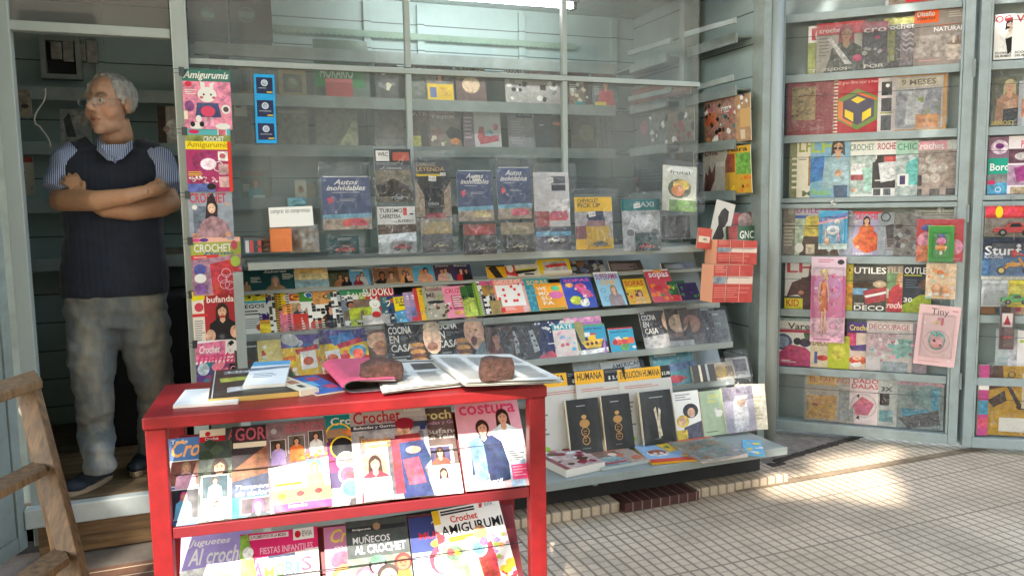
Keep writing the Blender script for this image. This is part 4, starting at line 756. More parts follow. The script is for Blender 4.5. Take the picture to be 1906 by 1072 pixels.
g = 'puzzle magazines fanned along the second rack shelf'
W2 = 'on second rack shelf'
def pz(xl, yt, desc, art, w_=62, **k): return (xl, xl+w_, yt, desc, art, dict(k))
row(RPL[2], W2, [
 (418, 500, 545, 'white puzzle magazine with big black letters', '#e8e4dc;R0,0,1,.22,e0d020;D.2,.02,.7,.18,9,k/y,.07;r0,.22,1,.05,40b0c8;t.3,.3,.66,.12,JUEGOS,1c1c20;n.3,.45,.65,.14,2,k;n.3,.64,.6,.25,5,a;E.85,.85,.12,.1,c05040'),
 pz(485, 541, 'violet puzzle magazine with a white crescent moon', '#3c2068,.15;S w;t.2,.06,.4,.1,ASTROS,O;e.45,.42,.24,.27,w;e.56,.4,.22,.24,3c2068;t.3,.6,.3,.07,13,y;P0,.7,.7,.68,.7,1,0,1,e8a020;P0,.78,.7,.75,.7,1,0,1,f0d020'),
 pz(505, 545, 'narrow brown sliver with black dotted edge', '#786858,.6;S w;q0,0,.2,1,2,20,k,w,.5'),
 pz(516, 545, 'narrow gold sliver with dark numbers', '#d0a840,.3;S k;t.15,.1,.3,.1,CRU,k;R.1,.4,.5,.5,584838'),
 pz(523, 541, 'yellow and pink magazine with a large letter C', '#f0c818,.15;S k;t.15,.12,.2,.15,C,w;P0,.5,1,.4,1,1,0,1,e87890;P.1,.35,1,.3,1,.5,.1,.6,f0a040'),
 pz(538, 541, 'white and red quiz magazine with a small portrait', '#ece8e0;S k;r.1,.1,.9,.17,a83830;t.14,.12,.5,.13,QL,f0c030;R.15,.32,.5,.28,c8a880;L.35,.34,.4,N,d;r.15,.6,.85,.4,c04038', w_=66),
 pz(563, 541, 'green topped crossword magazine with white grid', '#e8e8e0;S w;r0,0,1,.3,4c8c3c;t.14,.06,.6,.17,QUIJ,e8f0f0;e.28,.14,.08,.08,3868a8;q.2,.34,.75,.62,6,8,k,w,.34', w_=66),
 pz(588, 544, 'orange topped portrait puzzle magazine, first of two', '#403830,.8;S c;R0,0,1,.35,c88848;t.12,.08,.5,.14,CO,d8a058;L.5,.35,.6,h,n'),
 pz(600, 543, 'orange topped portrait puzzle magazine, second of two', '#4c4038,.8;S c;R0,0,1,.35,d09050;t.12,.08,.5,.14,CO,503020;e.36,.16,.12,.12,5c8870;L.5,.35,.6,h,u'),
 pz(622, 545, 'black dotted sliver beside the orange portraits', '#383838,.6;S w;q0,0,.3,1,3,20,k,w,.5'),
 pz(634, 542, 'grey puzzle magazine with an afro haired portrait', '#7c8894,.5;S w;r.1,0,.9,.14,3c8c5c;q.14,.16,.5,.16,6,4,k,w,.4;E.38,.42,.14,.13,k;E.38,.45,.08,.1,S;R.14,.58,.6,.25,786858;q.14,.86,.6,.12,5,2,k,w,.3'),
 pz(653, 540, 'lime green puzzle magazine with white letters', '#a0b028,.15;S w;t.12,.12,.6,.12,AUTO,w;R.15,.3,.6,.22,806858;P0,.55,.8,.5,.8,1,0,1,b0c030'),
 pz(676, 536, 'red sudoku magazine with a white lucky cat', '#c82828,.1;S w;t.12,.04,.86,.22,SUDOKU,f0ece4;t.3,.01,.5,.05,mensual,O;K.4,.48,.13,w,f0ece0,d8e0d0;p.28,.34,.32,.26,.38,.34,w;p.5,.34,.48,.26,.42,.34,w;r0,.76,1,.24,e0dcd4;e.4,.75,.13,.1,c82828;t.72,.4,.16,.16,2,w', w_=66),
 (713, 760, 554, 'small green and blue sudoku booklet, speckled', '#3c6870,.3;t.1,.05,.8,.2,SUD,90b0a0;D0,.5,1,.45,30,w/A/k,.06'),
 (726, 768, 554, 'small dark blue sudoku booklet with orange letter', '#34486c,.3;t.1,.1,.4,.15,S,o;D0,.6,1,.4,20,w/A,.06'),
 (738, 782, 552, 'small yellow and violet sudoku booklet', '#482878,.1;p0,.08,1,.04,1,.5,0,.6,f0d818;t.08,.12,.8,.2,SUDOKU,382060;r.2,.36,.6,.05,k;P0,.62,1,.52,1,1,0,1,40a8d8;P.6,.8,1,.75,1,1,.6,1,d03038'),
 (757, 802, 548, 'pale lilac booklet, first of two', '#b098b8,.2;t.1,.1,.3,.15,S,f0e0f0;R0,.5,1,.5,9088b8'),
 (767, 812, 547, 'pale lilac booklet with red foot, second of two', '#a888a8,.2;t.1,.1,.3,.15,S,f0e0f0;R0,.5,1,.5,7878a8;r0,.85,1,.15,c04050'),
 (777, 822, 540, 'thin red spine puzzle booklet', '#c84038,.2;R.2,.3,.8,.7,808048'),
 (784, 830, 540, 'thin golden yellow puzzle booklet with black marks', '#e8b020,.2;t.1,.06,.5,.16,SO,k;D0,.3,.6,.6,9,k/o,.08'),
 (793, 840, 540, 'thin pale green puzzle booklet', '#90b078,.3;t.1,.06,.5,.16,SO,3c6c3c;D0,.3,.9,.6,9,q/w,.08'),
 (796, 843, 537, 'pinkish green word search magazine with a cross of letters', '#b0a898,.5;t.05,.04,.9,.13,Autodefinidos,7c2840;t.08,.22,.35,.14,ME,5c4050;t.5,.3,.35,.2,EO,8c9c40;e.4,.5,.35,.07,302c30;D.05,.55,.9,.4,16,M/q/n/w,.07'),
 (832, 876, 538, 'pink crossword magazine with white panel', '#e890a8,.2;t.1,.08,.8,.14,CRUZA,d02858;R.3,.3,.65,.45,c84868;n.35,.34,.5,.36,5,w;E.5,.85,.2,.1,O', dict(rot=1)),
 (864, 906, 538, 'green and lime puzzle magazine, left of the pair', '#3c6830,.3;R0,.4,1,.6,b0c048;t.05,.3,.5,.14,EX,k'),
 (876, 918, 536, 'green and lime puzzle magazine, right of the pair', '#2c5c2c,.3;R0,.4,1,.6,b8c850;t.1,.28,.5,.14,EX,k'),
 (888, 930, 530, 'lime spiral edged puzzle magazine', '#90b038,.3;S k;q.2,0,.4,.3,4,5,k,w,.4;R.3,.4,.7,.6,5c4838'),
 (897, 945, 527, 'pink topped puzzle magazine with black and white figures', '#e0e0d8;S k;r.1,0,.9,.16,d85888;R.15,.16,.6,.3,b08838;q.12,.48,.6,.5,5,7,k,w,.4'),
 (912, 950, 528, 'grey patterned puzzle magazine sliver', '#b0b0a8;q0,.05,.7,.5,6,8,6c6c70,w,.4;R0,.6,.6,.4,a08850'),
 (926, 982, 526, 'coral framed white crossword magazine', '#f0846c;t.06,.02,.88,.13,CLASICOS DE HOY,f8e8e0;r.05,.18,.9,.62,f4f0ec;q.08,.2,.84,.58,9,7,e03028,f4f0ec,.15;n.06,.84,.6,.1,2,f8e0d8;r.08,.84,.14,.12,d83028'),
 (972, 1008, 530, 'pale pink magazine with a dark haired woman', '#e8b8b8,.2;t.0,.04,.9,.12,100,c04868;L.6,.25,.75,h,e0a890'),
 (984, 1030, 526, 'teal word search booklet behind the orange one', '#2c98a0,.2;t.1,.05,.85,.14,SOPAS,e8c070;q0,.25,.4,.7,4,9,58a8b8,3c88a0,.4'),
 (1000, 1052, 535, 'orange word search booklet with big white letters', '#eca028,.1;t.08,.12,.35,.14,WE,f4e8d8;t.12,.3,.35,.14,MO,f4e8d8;t.16,.48,.38,.14,SU,f4e8d8;t.2,.66,.38,.14,FA,f4e8d8;e.75,.2,.16,.1,58b088;e.72,.45,.26,.14,d070a8;r.05,.93,.9,.05,508c38'),
 (1052, 1108, 524, 'royal blue word search booklet with pink roses', '#3850b0,.15;t.1,.05,.85,.1,SOPAS,e868a8;E.25,.25,.14,.08,O;E.6,.35,.2,.16,e05890;E.75,.55,.16,.14,e870a0;E.35,.75,.2,.15,d8e030;E.6,.85,.16,.12,w;D.4,.2,.5,.6,12,P/p/g/w,.06'),
 (1116, 1162, 514, 'light blue word search booklet with a fair woman', '#98c8e0,.1;r0,0,1,.06,f0f0f0;t.05,.05,.9,.18,SUPERAMA,b03878;t.2,.25,.6,.14,SUPER,f0b030;L.62,.4,.6,N,9c8c90,e8b898;o.2,.55,.1,70a8c8,.3;o.25,.8,.1,70a8c8,.3'),
 (1166, 1206, 527, 'yellow word search booklet with red lettering', '#d8a818,.2;t.06,.08,.85,.2,SOPAS,b02830;r.1,.35,.7,.06,e8e020;L.6,.45,.6,n,d8b060;D0,.5,.5,.45,8,r/y/k,.06'),
 (1210, 1256, 510, 'red word search booklet with fruits', '#c84858,.2;r0,0,1,.05,w;t.15,.1,.8,.2,sopas,f0e8f0;e.55,.05,.2,.08,O;D0,.35,1,.6,18,r/G/o/g,.1'),
 (1245, 1278, 531, 'dark green booklet beside the red word search', '#245838,.3;t.1,.2,.7,.15,SOS,70a848;R0,.7,1,.3,r'),
 (1262, 1298, 535, 'dark purple booklet at the right end', '#302850,.3;D0,.2,1,.7,8,g/v,.08')], g, 'puzzle_magazine', 'puzzle magazine', yawd=0, bend=.008, fan=.00125, th=.001)

g = 'bagged issues on the third rack shelf'
W3 = 'on third rack shelf'
CO = '#201c1e,.1;r.05,.04,.12,.02,w;t.06,.1,.42,.15,COCINA,ece8e0;t.07,.28,.17,.15,EN,ece8e0;n.27,.3,.15,.1,3,a;t.08,.46,.4,.15,CASA,ece8e0;n.1,.7,.42,.1,2,A;r.1,.64,.03,.02,w;'
BU = 'E.55,.5,.13,.05,c88840;E.55,.58,.15,.05,6c3c1c;E.56,.64,.14,.05,d89848;E.57,.72,.15,.05,7c4420;E.57,.8,.15,.05,d89848;'
row(RPL[3], W3, [
 (440, 496, 636, 'dark grey magazine with small cups', '#4c4c48,.6;n.2,.1,.6,.08,1,A;D.2,.4,.7,.3,8,w/m/A,.06'),
 (484, 528, 633, 'small yellow bag of red toys', '#e0d080,.5;D.1,.1,.8,.8,16,r/w/y,.1', dict(slv=1, name='toy_bag', cat='toy bag')),
 (528, 612, 620, 'yellow bagged toy set with blue letters, left of the two', '#e8c030,.3;R0,0,1,.3,5c4c90;D.1,.1,.8,.2,8,3878b0/A,.14;P.3,.35,.8,.25,.82,.35,.35,.45,c83040;D0,.45,1,.5,20,o/y/w/g,.09;p.4,.4,.75,.38,.78,.75,.42,.78,w;E.58,.6,.12,.1,d05838', dict(slv=2, name='toy_set', cat='toy set')),
 (600, 690, 612, 'yellow bagged toy set with a rainbow, right of the two', '#f0c828,.3;R0,0,1,.3,504890;P.2,.15,.7,.05,.75,.25,.3,.35,3878b8;P.35,.32,.85,.2,.9,.3,.4,.42,c83040;D0,.4,1,.55,20,o/y/w/r,.09;p.1,.45,.4,.42,.42,.75,.12,.78,w;E.25,.6,.11,.09,d05838;E.78,.5,.18,.14,58b0d0;E.78,.54,.12,.1,e86848', dict(slv=2, name='toy_set', cat='toy set')),
 (683, 738, 602, 'bagged brown magazine with a huge close cropped face', '#705850,.7;E.5,.35,.42,.3,e0b090;E.55,.5,.25,.25,c88868;t.3,.74,.4,.14,EN,w;n.1,.9,.7,.08,1,A', dict(slv=2)),
 (724, 826, 598, 'bagged black cooking magazine with laughing face, leftmost of three', CO+BU+'E.86,.38,.18,.3,e8c0a0;E.86,.15,.16,.1,c8b090;E.84,.55,.1,.08,b07058;r0,.84,1,.16,3c3838', dict(slv=2)),
 (812, 910, 588, 'bagged black cooking magazine with bald shouting face, middle of three', CO+BU+'E.8,.32,.2,.28,d8a888;E.84,.5,.15,.2,d8a888;E.78,.52,.06,.09,5c2020;e.72,.33,.03,.012,k;e.84,.31,.03,.012,k;P.8,.7,1,.5,1,.85,.75,.85,788890;r0,.84,1,.16,302c30', dict(slv=2)),
 (912, 962, 608, 'bagged knife pack with a red tinted face', '#5c4038,.7;L.35,.1,1,h,703828,b07860;P.45,.15,.75,.1,.95,.8,.6,.85,383438', dict(slv=2, name='knife_pack', cat='knife pack')),
 (934, 992, 608, 'bagged knife pack with grey blade card, left', '#4c4a4c,.2;r.02,.02,.96,.96,343234;P.4,.15,.55,.12,.7,.75,.5,.8,A;e.5,.3,.05,.03,k;e.55,.45,.05,.03,k;e.6,.6,.05,.03,k', dict(slv=1, name='knife_pack', cat='knife pack')),
 (970, 1024, 606, 'bagged knife pack with grey blade card, right', '#504e50,.2;r.02,.02,.96,.96,383638;P.4,.15,.55,.12,.7,.75,.5,.8,A;e.5,.3,.05,.03,k;e.55,.45,.05,.03,k;e.6,.6,.05,.03,k', dict(slv=1, name='knife_pack', cat='knife pack')),
 (1002, 1056, 598, 'navy book with white stars and a red foot', '#202858,.1;D0,0,.6,.3,12,w,.05;n.4,.6,.5,.06,1,w;E.9,.4,.15,.12,P;P.1,.9,.5,.8,.7,1,0,1,c83048;n.6,.86,.3,.05,1,w'),
 (1036, 1078, 596, 'pale maths booklet with teal label', '#d8c8c0,.3;r.0,.1,1,.16,2898a0;t.1,.12,.8,.12,MATE,w;D0,.35,1,.6,14,P/M/B,.09'),
 (1068, 1094, 600, 'olive sliver with black outline drawing', '#a09858,.4;P.1,0,.3,0,.9,1,.7,1,k'),
 (1076, 1134, 604, 'blue board book showing a yellow boat', '#3098b8;r0,0,1,.06,58a058;t.15,.1,.75,.1,pequeño barco,203060;P0,.5,.3,.42,1,.6,1,1,0,1,283060;P.15,.55,.88,.5,.78,.78,.3,.8,f0c018;r.4,.36,.25,.16,f0c018;r.3,.26,.18,.14,w;r.48,.3,.2,.05,r;e.36,.65,.05,.05,n;e.5,.64,.05,.05,n;e.64,.63,.05,.05,n;P0,.85,1,.8,1,.95,.1,1,w'),
 (1060, 1130, 590, 'pink and lilac shaped toy board behind the boat book', '#b070b0,.4;R0,0,1,.14,e090b8', dict(lift=-.004)),
 (1138, 1184, 610, 'blue board book showing a red aeroplane', '#30a0c0;r0,0,1,.06,c83038;t.08,.12,.75,.1,pequeño avión,203060;P.2,.45,.9,.5,.95,.68,.3,.75,e04828;e.85,.55,.14,.12,e86838;P.4,.7,.75,.68,.7,.95,.4,.95,60a050;e.2,.6,.1,.1,c03028;P.2,.4,.4,.36,.5,.5,.3,.5,w;r.55,.42,.2,.08,y;e.92,.85,.08,.05,w'),
 (1202, 1262, 578, 'bagged black cooking magazine, rightmost of three', CO+'E.9,.3,.25,.3,e0b898;P0,.7,1,.6,1,1,0,1,c8c4c0', dict(slv=2)),
 (1248, 1292, 574, 'bagged magazine of a tinted face catching the light', '#3c3030,.4;E.5,.4,.4,.35,d8b8a0;E.3,.7,.3,.1,806050;r0,.85,1,.15,A', dict(slv=2)),
 (1275, 1316, 576, 'bagged magazine of a brown face, right of the bright one', '#4c3c38,.4;E.5,.4,.38,.35,b08070;P0,.75,1,.7,1,1,0,1,706860', dict(slv=2)),
 (1305, 1336, 578, 'black glossy sliver with white marks', '#201e20,.3;D.1,.5,.8,.4,9,A/a,.06', dict(slv=1)),
 (1326, 1362, 578, 'grey magazine at the right end', '#6c706c,.5;n.1,.1,.7,.1,1,A;R.1,.5,.8,.4,5c605c', dict(slv=1))], g, lift=.001)

g = 'issues on the fourth rack shelf'
row(RPL[4], 'on fourth rack shelf', [
 (1075, 1140, 672, 'grey striped magazine with a headline', '#a0a4a4,.4;n.1,.3,.8,.4,3,6c7074'),
 (1128, 1208, 668, 'pale magazine with bold dark lettering', '#b8bab8,.3;t.25,.12,.7,.15,AMERICAN,4c4c54;t.35,.32,.6,.14,FIGHTER,4c4c54;r.9,0,.1,1,k', dict(rot=4)),
 (1218, 1298, 645, 'teal book in shiny wrap', '#30808c,.3;n.1,.1,.8,.2,2,w;P0,.5,1,.4,1,.6,0,.7,385c88;e.5,.85,.2,.08,c02838;n.3,.82,.5,.08,1,r', dict(slv=3)),
 (1288, 1330, 680, 'brown cloth bound book in a row of spines', '#4c4038,.4;r.3,0,.1,1,c;r.6,0,.1,1,A', dict(th=.02)),
 (1318, 1368, 675, 'cream book with a brown still life', '#d8ccb4,.2;n.2,.08,.6,.04,1,n;R.15,.25,.8,.6,8c7040;E.5,.5,.25,.2,b89848', dict(slv=1)),
 (1356, 1396, 665, 'bagged grey white book at the cheek', '#b8b4b0,.4;R.3,.1,.6,.6,6c6668;n.1,.75,.7,.15,2,k', dict(slv=2))], g, 'book', 'book')

# ------------------------------------------------------------ bottom ledge
LP = plX(3.285, .207, 13); g = 'books standing on the bottom ledge'
EV = '#c8c4bc;r0,0,.58,.16,f0b010;t.04,.02,.5,.09,%s,2c2418;r.58,0,.42,.16,201c1c;n.6,.02,.36,.04,2,a;t.66,.09,.3,.05,$ 2.100,ece8e0;n.1,.22,.8,.05,2,c07068;n.04,.42,.2,.34,6,7c7870;e.14,.9,.07,.05,90c048'
BK = '#282828;n.3,.12,.45,.03,1,A;n.35,.9,.3,.02,1,a;'
HX = 'e.5,.33,.08,.06,c89858;e.5,.45,.16,.12,b88848;o.5,.6,.13,c89858,.15;o.5,.76,.12,c89858,.15;n.44,.58,.12,.22,5,a87838'
row(LP, '', [
 (1000, 1118, 694, 'white display card with yellow heading and black price box, leftmost of three', EV % 'HUMANA', dict(lift=.001, name='display_card', cat='display card')),
 (1082, 1176, 688, 'white display card with yellow heading and black price box, middle of three', EV % 'HUMANA', dict(lift=.006, name='display_card', cat='display card')),
 (1162, 1260, 684, 'white display card with full yellow human evolution heading, rightmost of three', EV.replace('.58,.16,f0b010', '.82,.16,f0b010').replace('r.58,0,.42', 'r.82,0,.18').replace('t.04,.02,.5', 't.04,.03,.76').replace('n.6,.02,.36,.04,2,a;t.66,.09,.3,.05', 't.84,.08,.15,.05') % 'EVOLUCION HUMANA', dict(lift=.011, name='display_card', cat='display card'))], g, v0=.002)
row(LP, '', [
 (1057, 1116, 742, 'black book with a golden helix figure, on the leftmost display card', BK+HX, dict(lift=.026)),
 (1121, 1173, 734, 'black book with a golden helix figure, on the middle display card', BK+HX, dict(lift=.028)),
 (1190, 1248, 727, 'black book with a bone shaped figure, on the right display card', BK+'P.4,.35,.48,.3,.5,.55,.56,.32,.62,.38,.56,.6,.6,.85,.48,.9,.46,.6,d0c0a0', dict(lift=.034)),
 (1256, 1304, 728, 'white book with two women in yellow and black hoods', '#f0ece4;n.1,.06,.6,.15,3,a;E.62,.42,.3,.24,303038;E.64,.46,.15,.16,e0b090;E.28,.62,.24,.2,e0c030;E.26,.62,.14,.15,d8a888;P.3,.75,1,.65,1,1,.2,1,4c4c60;P0,.8,.4,.8,.4,1,0,1,e0c040', dict(lift=.012)),
 (1306, 1346, 727, 'pale green book with a jug and yellow lettering', '#a8b898,.15;t.35,.08,.5,.1,COSO,e0d868;t.3,.2,.4,.07,de,e0d868;E.75,.5,.22,.2,c8ccb8;r.62,.45,.3,.14,e8e4d8;n.1,.9,.7,.05,1,q', dict(lift=.008)),
 (1372, 1424, 715, 'cream patterned book behind the silver bag', '#e0d4bc,.6;n.1,.2,.8,.7,9,c0ac88', dict(lift=.004, rot=-4)),
 (1346, 1402, 720, 'silver grey bagged book with a sculpted figure', '#b8b0c0,.4;R0,0,1,.3,8c8494;P.35,.25,.7,.22,.8,.6,.7,1,.25,1,.3,.5,e8e4e8;E.58,.35,.15,.12,c8a890;r.4,.2,.4,.08,e8dcc8', dict(lift=.018, slv=3))], g, 'book', 'book', th=.018, v0=.003)
g = 'items lying flat along the ledge front'
lz = .207
def fl(name, bl, br, tl, th, art, label, cat='magazine', z=lz, **k): return flat(name, bl, br, tl, th, art, label, cat, z=z, group=g, **k)
fl('book_stack', (1054, 889), (1126, 873), (1020, 848), .035, '#c8b0a8,.8;D.1,.1,.8,.8,20,M/w/m/n,.12;r0,0,.12,1,8c4048', 'thick brown and white book at the left end of the ledge front', 'book', edge='e4dcd0')
fl('magazine', (1120, 876), (1210, 861), (1092, 836), .014, '#b8a090,.8;R0,.5,.6,.5,90a8a8;R.2,.15,.5,.45,705850;D.5,.1,.5,.8,10,c87050/e0c0a8/A,.1;R0,0,.2,.2,c8c838;r0,.85,.6,.06,C04050', 'bagged craft magazine with a brown basket lying on the ledge', edge='b8c0b8')
fl('picture_book', (1214, 865), (1300, 858), (1190, 826), .01, '#98b8d8,.2;r0,.85,1,.15,d84830;r0,0,1,.1,e8a828;E.35,.6,.25,.2,w;E.35,.55,.2,.16,a85828;e.28,.6,.05,.06,w;e.42,.6,.05,.06,w;P.5,.2,.9,.1,.9,.5,.6,.6,f0c838;D.6,.3,.4,.6,6,g/o/y,.09', 'blue picture book with a brown puppy and red striped border', 'book', edge='e8a828')
fl('comic_book', (1308, 862), (1392, 850), (1258, 826), .016, '#a8a898,.5;E.35,.5,.25,.2,d88838;E.4,.45,.15,.12,e8b048;D.0,.0,1,1,16,A/o/b/w/T,.12;r0,0,1,.08,d06850', 'bagged colourful picture book with an orange creature on the ledge', 'book', edge='d8c8c0')
fl('toy_bag', (1386, 848), (1424, 850), (1366, 820), .008, '#50b0d8,.4;D0,0,1,1,12,B/y/G/w,.2', 'small light blue bag hanging over the right end of the ledge', 'toy bag', edge='B')
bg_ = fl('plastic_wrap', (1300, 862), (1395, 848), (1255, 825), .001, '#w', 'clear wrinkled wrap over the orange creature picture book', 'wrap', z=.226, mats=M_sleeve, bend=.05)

# ------------------------------------------------------------ toy cars and their packs
M_car = {}
def carpaint(c):
    if c not in M_car:
        M_car[c] = mat('car_paint', PAL.get(c, c), .22, coat=.6, noise_amt=.02)
    return M_car[c]
M_tyre = mat('tyre', '1a1a1a', .6)
M_win = mat('car_window', '20282c', .1)
def toy_car(parent, x, y, L, col, z=.012, face=1, style=0):
    """little car seen from its side: body along x, up = y, towards viewer = z"""
    H = L*.3; b = MB()
    prof = [(-.5, .08), (-.5, .34), (-.44, .46), (-.2, .52), (-.1, .86), (.16, .9), (.28, .54), (.46, .44), (.5, .3), (.5, .08), (.4, .08), (.36, .2), (.26, .2), (.22, .08), (-.2, .08), (-.24, .2), (-.34, .2), (-.38, .08)]
    if style: prof = [(-.5, .08), (-.5, .5), (-.42, .6), (-.22, .62), (-.14, .96), (.1, .98), (.2, .66), (.44, .6), (.5, .45), (.5, .08), (.4, .08), (.34, .24), (.24, .24), (.2, .08), (-.18, .08), (-.24, .24), (-.34, .24), (-.4, .08)]
    pts = [(px*L*face, py*H*1.15) for px, py in prof]
    if face < 0: pts = pts[::-1]
    n = len(pts); vs_ = [(a, c, 0) for a, c in pts]+[(a, c, -L*.36) for a, c in pts]
    b.mesh(vs_, [tuple(range(n))[::-1], tuple(range(n, 2*n))]+[(i, (i+1) % n, (i+1) % n+n, i+n) for i in range(n)], T=Matrix.Translation((x, y, z)))
    body = b.build('toy_car', carpaint(col), parent, world=False, bevel=L*.015)
    wb = MB(); wb.mesh([(-.13*L*face, .6*H, .0008), (-.07*L*face, .92*H, .0008), (.13*L*face, .94*H, .0008), (.2*L*face, .62*H, .0008)], [(0, 1, 2, 3) if face < 0 else (3, 2, 1, 0)], T=Matrix.Translation((x, y, z))); wb.build('car_window', M_win, body, world=False)
    for wx in (-.29, .3):
        q = MB(); q.tube([(x+wx*L*face, y+.1*H, z+.002), (x+wx*L*face, y+.1*H, z-.006)], .105*L, 10); q.build('wheel', M_tyre, body, world=False)
        q = MB(); q.tube([(x+wx*L*face, y+.1*H, z+.0028), (x+wx*L*face, y+.1*H, z+.001)], .055*L, 8); q.build('hubcap', M_steel, body, world=False)
    return body
def price_tag(parent, x, y, w_, h_, txt, rot=0, z=.009):
    T = Matrix.Translation((x, y, z)) @ Matrix.Rotation(R(rot), 4, 'Z'); b = MB(); b.box((-w_/2, -h_/2, -.0006), (w_/2, h_/2, 0), 'w', T)
    vs_, fs = text2d(txt, False); b.mesh([((a-.5)*w_*.8, (c-.5)*h_*.5, .0004) for a, c in vs_], fs, 'k', T=T)
    b.build('price_tag', M_print, parent, world=False)
def blister(parent, x, y, w_, h_, d=.03, z=.0006, nm='blister'):
    b = MB(); i = .006; lo = [(-w_/2, 0), (w_/2, 0), (w_/2, h_), (-w_/2, h_)]; hi = [(-w_/2+i, i), (w_/2-i, i), (w_/2-i, h_-i), (-w_/2+i, h_-i)]
    vs_ = [(x+a, y+c, z) for a, c in lo]+[(x+a, y+c, z+d) for a, c in hi]
    b.mesh(vs_, [(4, 5, 6, 7), (0, 1, 5, 4), (1, 2, 6, 5), (2, 3, 7, 6), (3, 0, 4, 7)]); return b.build(nm, M_blister, parent, world=False)
PP = plX(3.452, LIPS[0][1]+.001, 5); g = 'bagged model car packs along the window sill'
AUT = '#4c5878,.15;r.04,.0,.92,.02,A;i.25,.06,.5,.1,Autos,e8e4e0;i.1,.17,.8,.1,inolvidables,e8e4e0;n.2,.3,.6,.03,1,A;P.1,.42,.2,.38,.24,.48,.14,.52,d05060;n.36,.43,.5,.05,2,A;P0,.72,1,.7,1,.8,0,.82,70a8c0;P0,.8,1,.78,1,1,0,1,a89888;P.4,.86,.48,.8,.75,.79,.92,.86,.92,.93,.4,.94,%s'
def pack(xl, xr, yt, yb, art, desc, cars, tags=(), top=1.6, edge='A', boxes=(), lift=0, rot=0):
    o = place(PP, xl, xr, yt, art, desc, 'model_car_pack', 'toy car pack', g, yb=yb, th=.004, lift=lift, rot=rot, edge=edge, bend=0)
    W, H = o['_w'], o['_h']
    for (x, y, L, c, f, st) in cars:
        toy_car(o, x*W, y*H, L*1.3, c, z=.03 if not boxes else .036, face=f, style=st)
    for (x, y, w_, h_, c) in boxes:
        b = MB(); b.box((x*W-w_/2*W, y*H, .001), (x*W+w_/2*W, y*H+.004, .034), c); b.box((x*W-w_/2*W, y*H+.0041, .001), (x*W+w_/2*W, y*H+h_*H, .003), c); b.build('car_box', M_print, o, world=False)
        blister(o, x*W, y*H, w_*W, h_*H, .044)
    if not boxes:
        for (x, y, L, c, f, st) in cars: blister(o, x*W, y*H-.004, L*1.6, L*.7, .036)
    for (x, y, w_, h_, t, r_) in tags: price_tag(o, x*W, y*H, w_, h_, t, r_, z=.045)
    sleeve(o, W, H, top=.022*top, side=.017, seed=SEEDN[0], nm='plastic_bag', amp=.012, front=.044)
    return o
pack(600, 690, 330, 428, AUT % 'd04858', 'blue model car pack with a red car card, leftmost on the sill', [], top=2.4, lift=.03)
pack(612, 668, 440, 474, '#18484c,.1;n.3,.1,.5,.15,2,A;P.1,.6,.3,.3,.9,.3,.9,.6,284c54', 'small dark teal box with a red toy car beneath the blue pack', [(.0, .12, .062, 'c02c38', -1, 1)], top=.4, lift=.01)
pack(700, 768, 278, 376, '#606468,.5;r.02,.0,.98,.3,303438;r.05,.03,.36,.2,e8e6e0;t.1,.06,.28,.08,WRC,303030;r.5,.06,.45,.16,c05840;n.05,.26,.9,.05,2,A;n.3,.36,.6,.03,1,w;R0,.4,1,.6,8c8470;P0,.7,.5,.55,1,.75,1,.9,.1,.9,484038', 'tall grey rally car pack standing behind the white one', [(.1, .03, .058, 'A', -1, 0)], lift=.0)
pack(703, 773, 386, 472, '#d8d8d4,.1;t.06,.04,.6,.09,TURISMO,303030;t.06,.16,.55,.09,CARRETERA,303030;r.68,.03,.1,.16,c83030;r.85,.15,.1,.03,k;t.45,.28,.5,.06,MUSEO,303030;R0,.38,1,.28,5c4c40;P0,.6,1,.55,1,.75,0,.8,d8e4ec;R0,.76,1,.24,a8b4b8', 'white racing car pack with a pink car at its foot', [(.1, .08, .06, 'c83850', -1, 0)], [(-.12, .66, .032, .022, '12.500', -6)], top=.6, lift=.03)
pack(776, 842, 298, 430, '#3c3c3c,.3;r0,0,1,.16,484c50;t.05,.04,.55,.05,CAMIONES,b0a890;t.05,.1,.8,.06,LEYENDA,c8a878;r.05,.2,.7,.03,e0c020;P0,.25,.25,.5,.25,.8,0,.8,a89480;P1,.3,.75,.5,.75,.8,1,.8,a89480;r.25,.4,.55,.3,242424;t.35,.6,.3,.04,LEYENDA,A;R0,.82,1,.18,b0a490;P.2,.82,.35,.75,.8,.75,.85,.82,b04848', 'dark truck pack with a yellow stripe and two price tags', [], [(-.08, .72, .034, .022, '14.550', -4), (.22, .78, .026, .014, '12.50', 0)], lift=.0)
pack(783, 840, 408, 470, '#a89c88,.3;P.1,.3,.3,.1,.8,.1,.95,.3,.95,.5,.1,.5,c8b078;r0,.5,1,.5,585860', 'beige saloon car pack with a cream toy car', [(.05, .14, .05, 'd8d0b0', -1, 0)], boxes=[(0, .05, .96, .5, '606068')], top=.5, lift=.026)
pack(852, 918, 318, 412, AUT % 'c8b888', 'blue model car pack with a beige car card and tilted tag', [], [(-.05, .82, .036, .024, '13.550', 8)], top=2.0, lift=.01)
pack(860, 920, 418, 474, '#8c5048,.3;P.1,.3,.3,.1,.8,.1,.95,.3,.9,.45,.1,.45,b04848;r0,.5,1,.5,3c3838', 'brown boxed pack with a white and red toy car', [(.0, .14, .05, 'c8b8b4', -1, 0)], boxes=[(0, .05, .96, .6, '4c4848')], top=.5, lift=.03)
pack(926, 988, 312, 408, AUT % 'd06070', 'blue model car pack with pink car card, right of the two', [], top=2.2, lift=.012)
